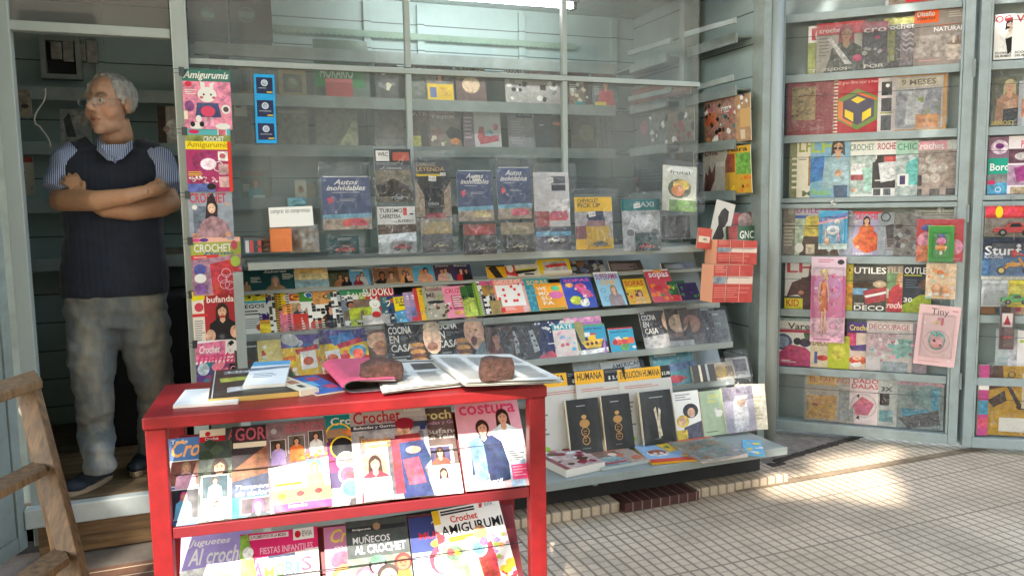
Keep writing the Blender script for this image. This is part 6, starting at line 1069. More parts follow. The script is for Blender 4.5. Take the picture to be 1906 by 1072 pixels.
row(E2(.418), '', [
 (1850, 1894, 612, 'pale grey magazine behind the hanging red car', '#a8b0b0,.4;n.1,.6,.7,.2,2,90a8a8;P.6,.2,1,.3,.9,.9,.5,.9,b8b8c0'),
 (1890, 1940, 615, 'white booklet with teal spots at the picture edge', '#e4e0e0,.2;D.1,.2,.8,.7,10,T/p/G,.07')], g, **kw)
row(E2(.095, .045), '', [
 (1835, 1936, 681, 'large yellow book with a dark key and white label', '#c89818,.6;P0,0,.25,0,.3,.3,0,.35,60402c;P0,.5,.3,.35,.35,.5,.1,.6,4c3428;o.42,.12,.07,4c3020;o.38,.2,.07,4c3020;P.3,.24,.36,.22,.62,.55,.56,.6,3c2818;E.62,.58,.1,.06,3c2818;r.22,.74,.5,.2,f0ece0;r.62,.1,.3,.5,d8ccb0;n.66,.12,.2,.4,8,7c7468', dict(slv=1, rot=0)),
 (1815, 1834, 678, 'narrow pink and blue rolled wrapping paper in the second door', '#b84880,.4;r0,.25,1,.1,e0d8d0;R0,.5,1,.2,4888a0;R0,.75,1,.15,d04868', dict(name='paper_roll', cat='paper roll', th=.02))], g, **kw)
H2 = lambda d=-.012: dp(D2A, D2B, 0, d)
o = card(H2(), 1832, 1935, 383, 440, '#b83038,.2;P0,0,1,.1,1,.35,0,.3,d82830;e.25,.2,.07,.12,y;P0,.4,1,.4,1,1,0,1,8c8478', 'red carded racing car at the picture edge')
W, H = o['_w'], o['_h']; toy_car(o, .0, .1*H, W*.72, 'd02028', z=.03); blister(o, 0, .04*H, W*.9, H*.6, .03)
o = card(H2(), 1826, 1940, 442, 520, '#3c5878,.3;P0,0,1,0,1,.3,0,.35,303c50;t.04,.2,.6,.22,Stunt,f0f0f0;t.04,.42,.3,.08,RACING,c8c8d0;P0,.55,1,.4,1,.9,0,.95,4c78a8;R0,.92,1,.08,c8c8c0', 'blue carded stunt motorbike with red rider')
W, H = o['_w'], o['_h']
for sx in (-.2, .22):
    q = MB(); q.tube([(sx*W, .22*H, .022), (sx*W, .22*H, .012)], .021, 12, '303030'); q.build('wheel', M_toy, o, world=False); q = MB(); q.tube([(sx*W, .22*H, .0235), (sx*W, .22*H, .02)], .013, 10, 'd8c070'); q.build('rim', M_toy, o, world=False)
q = MB(); q.bar((-.2*W, .22*H, .017), (.0, .42*H, .017), .012, .01, c='d09030'); q.bar((.22*W, .22*H, .017), (.08*W, .52*H, .017), .01, .008, c='d09030'); q.ball((.0, .36*H, .017), (.04, .014, .01), 'd89838', 8); q.build('bike_frame', M_toy, o, world=False)
q = MB(); q.ball((.0, .62*H, .017), (.014, .022, .01), 'c82830', 8); q.ball((.02, .80*H, .017), .011, 'e8e0e0', 8); q.tube([(.0, .66*H, .02), (.05, .56*H, .02)], .005, 6, 'c82830'); q.build('rider', M_toy, o, world=False); blister(o, 0, .05*H, W*.8, H*.85, .03)
o = card(H2(), 1825, 1925, 521, 571, '#a8acac,.3;R.5,0,.5,1,d8c840;R0,0,.5,.5,c0c4c8', 'carded green and white toy buggy with pink wheels', edge='A')
W, H = o['_w'], o['_h']; toy_car(o, .12*W, .18*H, W*.52, '28a048', z=.03, style=1); blister(o, 0, .06*H, W*.9, H*.8, .034)
o = card(H2(), 1858, 1886, 566, 650, '#705c5c,.4;R.1,.05,.6,.2,4c3838;r.15,.2,.7,.3,d8c8c8;p.5,.24,.75,.46,.25,.46,a83038', 'narrow hanging pack with one small red car', edge='A')
W, H = o['_w'], o['_h']; toy_car(o, .0, .25*H, .05, 'd83838', z=.02); blister(o, 0, .05*H, W*.8, H*.55, .026)

# ------------------------------------------------------------ back wall shelves (seen through the glass)
def BPn(i, x=0): return plX(4.64, BZ[i]+.002, 8)
g = 'magazines on the back shelves behind the glass'
row(BPn(0), 'on highest back shelf', [
 (352, 425, -20, 'dark brown box with a green emblem, left of two', '#3c2c28,.2;E.5,.6,.18,.1,6c9880;o.5,.6,.18,607868,.2'),
 (428, 505, -20, 'dark brown box with a green emblem, right of two', '#40302c,.2;E.4,.6,.2,.1,6c8878;o.4,.6,.2,607868,.2')], g, 'storage_box', 'box', th=.12, edge='3c2c28', v0=.005)
row(BPn(1), 'on second back shelf', [
 (588, 690, 75, 'green lettered sign board', '#6c7c70,.3;r0,.4,.9,.4,3c8c48;t.1,.45,.6,.2,HORARIO,d0d8d0', dict(name='sign_board', cat='sign')),
 (392, 430, 100, 'grey photograph', '#585858,.8;P.1,.9,.5,.3,.9,.9,787c74'),
 (700, 742, 112, 'dark bagged magazine of shoes', '#4c4c48,.8;D.1,.2,.8,.6,12,k/a/c,.12'),
 (764, 800, 118, 'greenish magazine beside the mullion', '#70746c,.8;D.1,.2,.8,.6,9,k/a/q,.12'),
 (795, 846, 118, 'magazine behind the yellow box', '#807468,.8;L.5,.2,.6,h,a'),
 (850, 905, 118, 'magazine with a pale woman face', '#6c5450,.5;P0,0,1,0,1,.35,0,.4,a89c60;E.5,.55,.3,.28,d8b898;t.1,.08,.7,.15,COSAS,403c30'),
 (942, 990, 122, 'white crochet magazine with dark title box, left', '#a8a4a0,.5;r.02,.05,.75,.2,d8d8d8;t.08,.08,.6,.13,CROCHET,303030;D.1,.4,.8,.5,9,w/k/a,.1'),
 (990, 1045, 122, 'white crochet magazine with faded title, right', '#b0a8a4,.5;t.08,.08,.8,.13,Labores,c88090;D.1,.4,.8,.5,9,w/k/a,.1')], g)
row(BPn(1), 'on second back shelf', [
 (794, 842, 160, 'yellow box', '#e0b828,.1;r.1,.2,.25,.6,6070a0;R.5,.2,.4,.5,d8a820', dict(lift=.03)),
 (606, 656, 150, 'red box', '#b04440,.2;r0,0,1,.2,c8605c', dict(lift=.03)),
 (520, 570, 133, 'gilt framed picture', '#8c7c50,.4;R.15,.15,.7,.7,484840;E.5,.5,.2,.2,788068', dict(lift=.02)),
 (446, 472, 126, 'small gilt framed picture', '#7c6c48,.4;R.15,.15,.7,.7,50504c', dict(lift=.02))], g, 'box', 'box', edge='8c7840')
row(BPn(2), 'on third back shelf', [
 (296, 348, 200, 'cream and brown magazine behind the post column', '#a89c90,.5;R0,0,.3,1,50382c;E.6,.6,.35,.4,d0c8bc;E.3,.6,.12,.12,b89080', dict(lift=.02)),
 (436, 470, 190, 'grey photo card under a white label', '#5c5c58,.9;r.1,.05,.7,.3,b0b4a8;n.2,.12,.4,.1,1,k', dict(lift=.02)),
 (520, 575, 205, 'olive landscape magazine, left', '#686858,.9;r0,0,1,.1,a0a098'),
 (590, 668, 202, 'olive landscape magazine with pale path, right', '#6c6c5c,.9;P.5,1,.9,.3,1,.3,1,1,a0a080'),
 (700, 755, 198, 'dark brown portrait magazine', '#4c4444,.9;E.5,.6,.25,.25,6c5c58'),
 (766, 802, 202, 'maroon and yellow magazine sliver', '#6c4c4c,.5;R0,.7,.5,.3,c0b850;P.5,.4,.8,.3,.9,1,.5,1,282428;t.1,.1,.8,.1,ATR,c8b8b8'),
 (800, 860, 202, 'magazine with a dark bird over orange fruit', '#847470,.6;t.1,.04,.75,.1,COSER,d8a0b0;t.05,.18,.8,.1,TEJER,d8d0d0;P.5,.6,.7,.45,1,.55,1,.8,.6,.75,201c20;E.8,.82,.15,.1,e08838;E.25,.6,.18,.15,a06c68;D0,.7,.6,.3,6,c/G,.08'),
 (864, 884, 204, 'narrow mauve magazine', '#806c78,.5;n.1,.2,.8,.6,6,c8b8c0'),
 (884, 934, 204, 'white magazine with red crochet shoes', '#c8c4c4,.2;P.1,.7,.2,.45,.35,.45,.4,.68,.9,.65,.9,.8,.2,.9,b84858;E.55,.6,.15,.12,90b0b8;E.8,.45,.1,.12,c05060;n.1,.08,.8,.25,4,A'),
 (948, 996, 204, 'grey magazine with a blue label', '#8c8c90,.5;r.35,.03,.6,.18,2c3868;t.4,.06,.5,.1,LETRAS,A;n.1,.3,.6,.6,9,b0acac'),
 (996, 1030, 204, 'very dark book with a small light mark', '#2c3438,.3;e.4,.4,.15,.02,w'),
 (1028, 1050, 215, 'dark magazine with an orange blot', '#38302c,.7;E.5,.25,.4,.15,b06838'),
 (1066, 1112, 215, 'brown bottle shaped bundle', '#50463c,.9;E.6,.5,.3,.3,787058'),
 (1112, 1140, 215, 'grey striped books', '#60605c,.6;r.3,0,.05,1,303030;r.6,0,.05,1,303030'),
 (115, 172, 205, 'faded white poster beside the seller', '#8c8c88,.7;R.4,.05,.5,.45,989490;E.7,.3,.1,.1,b09080;P.1,.3,.3,.1,.5,.8,.2,.8,404440')], g)
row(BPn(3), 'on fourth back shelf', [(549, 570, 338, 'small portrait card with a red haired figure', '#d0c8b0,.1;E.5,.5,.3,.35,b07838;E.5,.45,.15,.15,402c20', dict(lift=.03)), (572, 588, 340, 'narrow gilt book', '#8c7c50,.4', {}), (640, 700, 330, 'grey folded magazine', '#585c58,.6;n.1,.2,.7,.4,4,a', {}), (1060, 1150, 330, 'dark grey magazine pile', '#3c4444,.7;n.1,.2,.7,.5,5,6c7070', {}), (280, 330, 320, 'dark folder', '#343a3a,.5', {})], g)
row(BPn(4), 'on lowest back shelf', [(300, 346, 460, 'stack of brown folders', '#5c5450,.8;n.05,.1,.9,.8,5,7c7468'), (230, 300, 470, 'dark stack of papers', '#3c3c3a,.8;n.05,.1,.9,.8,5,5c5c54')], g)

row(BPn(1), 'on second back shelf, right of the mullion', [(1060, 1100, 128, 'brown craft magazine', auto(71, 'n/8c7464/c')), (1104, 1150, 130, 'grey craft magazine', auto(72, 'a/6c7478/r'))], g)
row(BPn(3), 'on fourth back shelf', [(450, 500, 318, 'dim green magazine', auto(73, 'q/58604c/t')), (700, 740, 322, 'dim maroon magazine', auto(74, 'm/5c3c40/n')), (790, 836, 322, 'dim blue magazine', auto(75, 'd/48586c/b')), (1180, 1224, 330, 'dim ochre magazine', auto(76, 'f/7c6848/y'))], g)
# ------------------------------------------------------------ right wall racks
g = 'magazines on the right side wall'
def SWp(z, x=2.735): return Pl((x, 3.6, z), (0, -1, 0), (-.06, 0, 1))
row(SWp(SZ[2]), 'on side wall', [
 (1313, 1350, 178, 'collage covered pinkish magazine', '#b88878,.9;R0,.35,.6,.25,d87040;D0,0,1,1,24,w/n/M/O/k,.1'),
 (1345, 1378, 180, 'collage magazine with a white word strip', '#a88070,.9;r0,.2,.6,.12,w;t.02,.22,.5,.09,SOLAR,k;D0,.3,1,.7,20,w/n/M/t/k,.1'),
 (1374, 1402, 176, 'tan magazine with paper bag shapes', '#b8906c,.5;r.3,.3,.65,.4,d0a870;r.3,.75,.3,.2,d8c8b0;D0,0,1,.3,6,v/w,.1')], g)
row(SWp(SZ[3]), 'on side wall', [
 (1310, 1360, 277, 'white magazine with a brown hand shape', '#d8d0c0,.2;P.0,.9,.1,.5,.2,.6,.25,.35,.35,.55,.5,.3,.45,.7,.25,1,0,1,7c4038;t.1,.05,.5,.1,Diva,803040;r.5,.3,.4,.1,e8e4d8', dict(slv=1)),
 (1352, 1400, 272, 'green and yellow magazine with cartoon letters', '#d8a838,.2;R.45,.15,.6,.45,78b048;R.0,.15,.4,.4,a05030;t.1,.02,.8,.1,Flora,2c2c28;D0,.6,1,.4,12,y/k/o,.06')], g)
def SWb(z): return Pl((2.66, 4.2, z), (0, -1, 0), (-.06, 0, 1))
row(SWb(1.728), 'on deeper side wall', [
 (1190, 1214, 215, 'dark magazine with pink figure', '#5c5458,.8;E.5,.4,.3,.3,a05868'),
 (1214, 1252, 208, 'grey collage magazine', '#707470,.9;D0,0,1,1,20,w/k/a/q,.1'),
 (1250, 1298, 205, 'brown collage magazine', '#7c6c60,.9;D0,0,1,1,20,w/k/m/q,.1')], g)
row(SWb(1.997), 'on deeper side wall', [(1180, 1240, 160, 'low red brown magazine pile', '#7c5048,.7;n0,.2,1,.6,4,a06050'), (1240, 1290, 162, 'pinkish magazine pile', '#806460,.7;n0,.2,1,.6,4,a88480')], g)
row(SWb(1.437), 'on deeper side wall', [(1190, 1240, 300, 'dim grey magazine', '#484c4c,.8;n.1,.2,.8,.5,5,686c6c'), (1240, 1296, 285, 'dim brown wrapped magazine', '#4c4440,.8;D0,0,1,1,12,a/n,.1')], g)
# leaning card, boxes, bundles of red booklets
QP = plX(3.66)
place(QP, 1304, 1340, 374, '#d8d4cc,.05;P.5,.12,.75,.18,.78,.38,.7,.5,.6,.55,.75,.7,.6,1,.25,1,.2,.8,.35,.5,.25,.35,.35,.2,242024', 'white card with a black head silhouette leaning at the side wall', 'display_card', 'card', yb=462, rot=-14, lift=.05)
o = place(QP, 1340, 1392, 420, '#3c6048,.1;R0,0,.3,1,a83838;t.38,.25,.5,.4,GNC,e8ece4;n.45,.75,.35,.08,1,A', 'green and red box with white capitals beside the side wall', 'box', 'box', yb=456, th=.08, edge='3c6048')
place(QP, 1345, 1388, 395, '#6c5458,.5;R.2,.1,.3,.6,a83048;E.7,.5,.3,.3,b09898', 'grey pack with pink patch above the green box', 'box', 'box', yb=428, th=.05, edge='504c4c')
place(QP, 1385, 1400, 430, '#404844,.5', 'dark grey pack at the right of the green box', 'box', 'box', yb=536, th=.05, edge='404844')
def guide_bundle(xl, xr, yt, yb, d, label, rot=0):
    pl = plX(d); o = place(pl, xl, xr, yt, '#b83830,.25;r0,.30,1,.2,d8c0b0;P0,.3,.4,.32,.3,.5,0,.5,7c8890;n.03,.02,.3,.2,4,d88878;r.33,0,.012,1,e8a898;r.66,0,.012,1,e8a898;n.03,.6,.9,.3,5,d87868', label, 'booklet_bundle', 'booklet bundle', 'bundles of red booklets', yb=yb, th=.10, edge='e0a080', rot=rot, lift=.10)
    W, H = o['_w'], o['_h']; b = MB(); b.tube([(-W/2-.002, H*.68, .001), (W/2+.002, H*.67, .001), (W/2+.002, H*.66, -.104)], .0016, 5, 'n'); b.tube([(-W*.15, H+.001, .001), (-W*.15, -.001, .001)], .0016, 5, 'n'); b.build('string', M_cord, o)
    b = MB()
    for k in range(7): b.box((W/2+.0002, .002, -.008-.0135*k), (W/2+.004+.003*(k % 3), H-.004*(k % 2), -.002-.0135*k), 'O' if k % 2 else 'e8b090')
    b.build('page_edges', M_print, o); return o
guide_bundle(1281, 1352, 489, 555, 3.44, 'lower string tied bundle of red booklets at the rack end', -3)
guide_bundle(1290, 1362, 445, 488, 3.56, 'upper string tied bundle of red booklets above the lower one', -3)
place(plX(3.46), 1282, 1308, 424, '#c04838,.2;r.1,.4,.8,.3,d8c8b0;t.4,.48,.3,.12,45,k', 'single red and cream booklet standing on the upper bundle', 'booklet', 'booklet', yb=462, rot=-8, lift=.06)
# ------------------------------------------------------------ fluorescent lamp, fuse box, cable
t = empty('fluorescent_lamp', (1.6, 4.38, 2.55), 'lit fluorescent tube lamp under the kiosk ceiling', 'lamp')
b = MB(); b.tube([(1.0, 4.40, 2.535), (2.09, 4.38, 2.535)], .014, 12); b.build('tube', M_fluo, t, smooth=True)
quickbox('housing', (.96, 4.36, 2.555), (2.13, 4.42, 2.60), M_tealD, t); quickbox('end_cap', (2.092, 4.36, 2.515), (2.115, 4.42, 2.554), M_blk, t); quickbox('end_cap', (.975, 4.38, 2.515), (.998, 4.42, 2.554), M_blk, t)
FB = plX(4.84); A = FB.hit(80, 148); B = FB.hit(150, 72)
t = empty('fuse_box', A, 'open fuse box with worn breakers on the back wall', 'fuse box')
b = MB()
for lo, hi in (((A.x, 4.80, A.z), (A.x+.025, 4.86, B.z)), ((B.x-.025, 4.80, A.z), (B.x, 4.86, B.z)), ((A.x+.026, 4.80, A.z), (B.x-.026, 4.86, A.z+.025)), ((A.x+.026, 4.80, B.z-.025), (B.x-.026, 4.86, B.z))): b.box(lo, hi)
b.build('frame', M_tealD, t); quickbox('box_back', (A.x+.026, 4.845, A.z+.026), (B.x-.026, 4.858, B.z-.026), M_dark, t)
for k in range(4): quickbox('breaker', (A.x+.05+.055*k, 4.81, A.z+.10-.01*(k % 2)), (A.x+.10+.055*k, 4.844, A.z+.19+.02*(k % 2)), M_steel, t)
b = MB(); pts = []
for k in range(26):
    s = k/25; px = 84+6*math.sin(s*9)+(8 if s > .6 else 0)*s; py = 165+110*s; pts.append(plX(4.3).hit(px-(14*math.sin(s*3.1)), py))
b.tube(pts, .004, 6); tag(b.build('cable_loop', M_paper, smooth=True), 'loose pale cable loop hanging inside the doorway', 'cable')
place(plX(4.2), 42, 66, 292, '#b0aca0,.2;r0,0,1,.15,8c3c30;D.1,.25,.8,.7,12,k/a,.05', 'white and red wall calendar seen inside the door', 'calendar', 'calendar', yb=362)
place(plX(4.2), 36, 60, 168, '#8c8070,.8;E.5,.6,.3,.2,3c3834', 'faded brown poster above the calendar', 'poster', 'poster', yb=218)
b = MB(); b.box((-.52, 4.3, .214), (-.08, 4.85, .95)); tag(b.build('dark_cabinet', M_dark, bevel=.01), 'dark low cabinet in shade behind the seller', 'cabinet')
# cardboard and planks under the step
b = MB(); A = plZ(.01).hit(150, 1035); b.box((A.x-.15, A.y+.05, .012), (A.x+.32, A.y+.09, .14)); tag(b.build('wooden_plank', wood_mat('step_plank', '7c6040', '3c2c1c', (1.5, 20, 20))), 'brown plank standing on edge beneath the step', 'plank')
# ------------------------------------------------------------ wooden stepladder
Lt = plZ(.62).hit(100, 834); Lb = plZ(.62).hit(0, 882); ld = (Lb-Lt); ld.z = 0; ld.normalize()
foot = plZ(0).hit(218, 1372); top = plZ(.86).hit(52, 716); bfoot = plZ(0).hit(158, 1225)
LD = empty('wooden_stepladder', (top.x, top.y, 0), 'worn wooden stepladder standing left of the red table', 'stepladder')
def stile(a, c, w_, th, nm='side_rail'):
    b = MB(); b.bar(a, c, w_, th, up=ld, c='w'); return b.build(nm, M_wood, LD, bevel=.003)
WL = .42
for k in (0, 1):
    off = ld*WL*k
    stile(top+off-V((0, 0, .012)), foot+off, .064, .028)
    stile(top+off+(bfoot-foot).normalized()*.03-V((0, 0, .05)), bfoot+off, .05, .026, 'back_rail')
fd = (foot-top); bk = (bfoot-foot); bk.z = 0; bk.normalize()
for z in (.64, .42, .2):
    s = (.848-z)/.848; p = top-V((0, 0, .012))+fd*s; p.z = z
    b = MB(); T = Matrix(((ld.x, bk.x, 0, p.x), (ld.y, bk.y, 0, p.y), (0, 0, 1, z), (0, 0, 0, 1))); b.box((.015, -.045, -.011), (WL-.015, .075, .010), T=T); b.build('tread', M_wood, LD, bevel=.0015)
T = Matrix(((ld.x, bk.x, 0, top.x), (ld.y, bk.y, 0, top.y), (0, 0, 1, .865), (0, 0, 0, 1)))
b = MB(); b.box((-.055, -.07, -.016), (WL+.05, .12, .012), T=T); b.build('top_board', M_wood, LD, bevel=.005)
for k, o_ in ((0, .0145), (1, WL-.019)):
    b = MB(); T2 = T @ Matrix.Translation((o_, 0, 0)); b.box((0, -.02, -.13), (.004, .075, -.055), T=T2); b.tube([T2 @ V((-.002, .03, -.085)), T2 @ V((.006, .03, -.085))], .02, 12); b.build('hinge_plate', M_steel, LD, bevel=.001)

# ------------------------------------------------------------ the seller
def mp(px, py, dy=0): return plX(3.78+dy).hit(px, py)
def remesh(mbs, name, mats, parent, vox, smooth=2, wr=0, wrs=12, colf=None, label=None):
    me = bpy.data.meshes.new('tmp'); me.from_pydata(mbs.v, [], mbs.f); o = bpy.data.objects.new('tmp', me); COL.objects.link(o)
    m = o.modifiers.new('r', 'REMESH'); m.mode = 'VOXEL'; m.voxel_size = vox
    if smooth: q = o.modifiers.new('s', 'SMOOTH'); q.iterations = smooth; q.factor = .5
    dg = bpy.context.evaluated_depsgraph_get(); n = bpy.data.meshes.new_from_object(o.evaluated_get(dg)); bpy.data.objects.remove(o); bpy.data.meshes.remove(me)
    n.name = name; n.materials.clear()
    for k in (mats if isinstance(mats, (list, tuple)) else [mats]): n.materials.append(k)
    if wr:
        nn = [v.normal.copy() for v in n.vertices]
        for v, q in zip(n.vertices, nn):
            p = v.co; d = noise.noise(V((p.x*wrs*.6, p.y*wrs*.6, p.z*wrs*1.6)))+.5*noise.noise(V((p.x*wrs*2+p.z*9, p.y*wrs, p.z*wrs*3))); v.co = p+q*wr*d
    at = n.color_attributes.new('Col', 'FLOAT_COLOR', 'POINT')
    buf = []
    for v in n.vertices: buf += list(colf(v.co)) if colf else [1, 1, 1, 0]
    at.data.foreach_set('color', buf)
    n.polygons.foreach_set('use_smooth', [True]*len(n.polygons)); n.update()
    r = bpy.data.objects.new(name, n); COL.objects.link(r)
    if parent: r.parent = parent; r.matrix_parent_inverse = ROOT.get(parent.name, Matrix()).inverted()
    if label: r['label'] = label
    return r
def skin_mat():
    m, n, b = new_mat('skin'); at = n.nodes.new('ShaderNodeAttribute'); at.attribute_name = 'Col'
    nz = n.nodes.new('ShaderNodeTexNoise'); nz.inputs['Scale'].default_value = 60; nz.inputs['Detail'].default_value = 5; tc = n.nodes.new('ShaderNodeTexCoord'); n.links.new(tc.outputs['Object'], nz.inputs[0])
    mr = n.nodes.new('ShaderNodeMapRange'); mr.inputs[3].default_value = .82; mr.inputs[4].default_value = 1.18; n.links.new(nz.outputs[0], mr.inputs[0])
    s = n.nodes.new('ShaderNodeVectorMath'); s.operation = 'SCALE'; n.links.new(at.outputs['Color'], s.inputs[0]); n.links.new(mr.outputs[0], s.inputs['Scale']); n.links.new(s.outputs[0], b.inputs['Base Color'])
    b.inputs['Roughness'].default_value = .5; b.inputs['Subsurface Weight'].default_value = .12; b.inputs['Subsurface Radius'].default_value = (.012, .005, .003)
    bp = n.nodes.new('ShaderNodeBump'); bp.inputs['Strength'].default_value = .15; bp.inputs['Distance'].default_value = .002; n.links.new(nz.outputs[0], bp.inputs['Height']); n.links.new(bp.outputs[0], b.inputs['Normal'])
    return m
M_skin = skin_mat()
def knit(name, col, ax_scale, amt, rough=.9):
    m = mat(name, col, rough, noise_amt=.25, scale=18, bump=.1); n = m.node_tree; b = bsdf(m)
    tc = n.nodes.new('ShaderNodeTexCoord'); wv = n.nodes.new('ShaderNodeTexWave'); wv.inputs['Scale'].default_value = ax_scale; wv.inputs['Distortion'].default_value = 1.2; wv.inputs['Detail'].default_value = 1; wv.bands_direction = 'X'
    n.links.new(tc.outputs['Object'], wv.inputs[0]); bp = n.nodes.new('ShaderNodeBump'); bp.inputs['Strength'].default_value = amt; bp.inputs['Distance'].default_value = .004
    n.links.new(wv.outputs[0], bp.inputs['Height']); n.links.new(bp.outputs[0], b.inputs['Normal']); b.inputs['Sheen Weight'].default_value = .15; return m
M_vest = knit('navy_knit', '1e2534', 13, .35)
def stripes():
    m = mat('striped_shirt_cloth', '7c8cb4', .8, noise_amt=.08); n = m.node_tree; b = bsdf(m)
    tc = n.nodes.new('ShaderNodeTexCoord'); wv = n.nodes.new('ShaderNodeTexWave'); wv.inputs['Scale'].default_value = 42; wv.inputs['Distortion'].default_value = .6; wv.bands_direction = 'X'; n.links.new(tc.outputs['Object'], wv.inputs[0])
    cr = n.nodes.new('ShaderNodeValToRGB'); cr.color_ramp.elements[0].color = (*lin('44598c'), 1); cr.color_ramp.elements[1].color = (*lin('b4bcd0'), 1); cr.color_ramp.elements[0].position = .35; cr.color_ramp.elements[1].position = .75
    n.links.new(wv.outputs[0], cr.inputs[0]); n.links.new(cr.outputs[0], b.inputs['Base Color']); return m
M_shirt = stripes()
def denim():
    m = mat('faded_denim', '7c7a70', .85, noise_amt=.12, scale=200, bump=.2); n = m.node_tree; b = bsdf(m)
    tc = n.nodes.new('ShaderNodeTexCoord'); mp_ = n.nodes.new('ShaderNodeMapping'); mp_.inputs['Scale'].default_value = (1, 1, .35); nz = n.nodes.new('ShaderNodeTexNoise'); nz.inputs['Scale'].default_value = 24; nz.inputs['Detail'].default_value = 6
    n.links.new(tc.outputs['Object'], mp_.inputs[0]); n.links.new(mp_.outputs[0], nz.inputs[0])
    at = n.nodes.new('ShaderNodeAttribute'); at.attribute_name = 'Col'
    ad = n.nodes.new('ShaderNodeMath'); ad.operation = 'ADD'; n.links.new(nz.outputs[0], ad.inputs[0]); n.links.new(at.outputs['Alpha'], ad.inputs[1])
    cr = n.nodes.new('ShaderNodeValToRGB'); e = cr.color_ramp.elements; e[0].position = .45; e[0].color = (*lin('6a7074'), 1); e[1].position = 1.0; e[1].color = (*lin('a89c84'), 1); x = e.new(.7); x.color = (*lin('88867e'), 1)
    n.links.new(ad.outputs[0], cr.inputs[0]); n.links.new(cr.outputs[0], b.inputs['Base Color']); return m
M_denim = denim()
MAN = empty('person', (mp(205, 900).x, 3.78, .214), 'person with grey hair and glasses, navy vest and jeans, arms folded in the doorway', 'person')
# head frame
HC = mp(203, 196, -.03); hy = R(34)
hf = V((-math.sin(hy), -math.cos(hy), -.02)).normalized(); hr = V((-hf.y, hf.x, 0)).normalized()*-1; hr = hf.cross(V((0, 0, 1))).normalized(); hu = hr.cross(hf)
HS = 1.05
HM = Matrix(((hr.x, hf.x, hu.x, HC.x), (hr.y, hf.y, hu.y, HC.y), (hr.z, hf.z, hu.z, HC.z), (0, 0, 0, 1))) @ Matrix.Diagonal((HS, HS, HS, 1))
bd = MB()
def E_(c, r, n=18, T=HM): bd.ball(c, r, 'w', n, T=T)
def Tt(pts, r, n=14): bd.tube(pts, r, n)
E_((0, -.018, .036), (.076, .094, .084)); E_((0, .018, -.018), (.066, .072, .092)); E_((0, .026, -.078), (.052, .055, .04)); E_((0, .066, -.1), (.022, .02, .018))
for s in (-1, 1):
    E_((s*.04, .046, -.034), (.026, .032, .032)); E_((s*.078, -.012, -.006), (.007, .02, .033)); E_((s*.031, .074, .03), (.026, .011, .010)); E_((s*.012, .098, -.026), (.010, .011, .009)); E_((s*.040, .02, -.082), (.014, .035, .022)); E_((s*.031, .066, -.008), (.02, .012, .010))
bd.tube([HM @ V(p) for p in ((0, .082, .024), (0, .096, .004), (0, .110, -.018), (0, .104, -.03))], [.008*HS, .011*HS, .014*HS, .010*HS], 10)
E_((0, .084, -.055), (.022, .011, .006)); E_((0, .082, -.068), (.020, .011, .0065))
nb = mp(214, 283, .03)
bd.tube([HM @ V((0, -.02, -.06)), HM @ V((0, -.035, -.11)), nb], [.060, .062, .070], 16)
# torso core and legs under the clothes
S1, S2 = mp(138, 300, .02), mp(283, 300, .02); pel = mp(215, 560, .02); ch = mp(211, 340, .03)
bd.tube([nb, ch, mp(213, 450, .03), pel], [.09, .12, .12, .11], 14); bd.tube([S1, S2], .05, 12)
E1, E2 = mp(112, 374, -.03), mp(318, 377, -.03)
bd.tube([S1, E1], [.045, .042], 12); bd.tube([S2, E2], [.045, .042], 12)
ank1 = plZ(.33).hit(184, 862); ank1.y = min(ank1.y, 3.86); ank2 = plZ(.31).hit(287, 828)
k1 = mp(176, 742, -.02); k2 = mp(293, 735, .12); h1 = mp(168, 575, .03); h2 = mp(268, 575, .05)
for h, k, a in ((h1, k1, ank1), (h2, k2, ank2)): bd.tube([pel, h, (h+k)/2, k+V((0, .01, .05))], [.09, .05, .045, .04], 12)
# forearms and hands
A = [E1, mp(125, 372, -.07), mp(180, 374, -.19), mp(235, 366, -.205), mp(272, 357, -.18)]
bd.tube(A, [.043, .048, .042, .033, .027], 16); bd.ball(E1, .043, 'w', 12)
B = [E2, mp(300, 384, -.06), mp(245, 393, -.13), mp(195, 390, -.15), mp(160, 372, -.13), mp(148, 362, -.115)]
bd.tube(B, [.043, .047, .041, .034, .028, .026], 16); bd.ball(E2, .043, 'w', 12)
# hand of forearm A slides under the far arm; hand of forearm B lies on the near upper arm
bd.tube([A[-1], mp(286, 353, -.15), mp(299, 350, -.11)], [.026, .034, .030], 10)
for k in range(4):
    p0 = mp(297, 343+4.5*k, -.115); bd.tube([p0, mp(308, 341+4.8*k, -.085), mp(314, 342+4.8*k, -.05)], [.0088, .0082, .007], 8)
bd.tube([mp(284, 345, -.15), mp(293, 336, -.14), mp(301, 333, -.12)], [.011, .0095, .008], 8)
bd.tube([B[-1], mp(147, 354, -.108), mp(143, 347, -.108)], [.026, .028, .020], 10)
for k, (fx, fy, tx, ty) in enumerate(((150, 340, 140, 322), (143, 340, 127, 323), (137, 343, 117, 328), (132, 348, 111, 337))):
    bd.tube([mp(fx+4, fy+6, -.11), mp(fx, fy, -.118), mp((fx+tx)/2, (fy+ty)/2-1, -.112), mp(tx, ty, -.09)], [.0095, .009, .0085, .0068], 8)
bd.tube([mp(152, 355, -.12), mp(157, 345, -.13), mp(155, 337, -.125)], [.011, .0095, .0078], 8)
HMi = HM.inverted(); SK = lin('be947a'); SKa = lin('b08464')
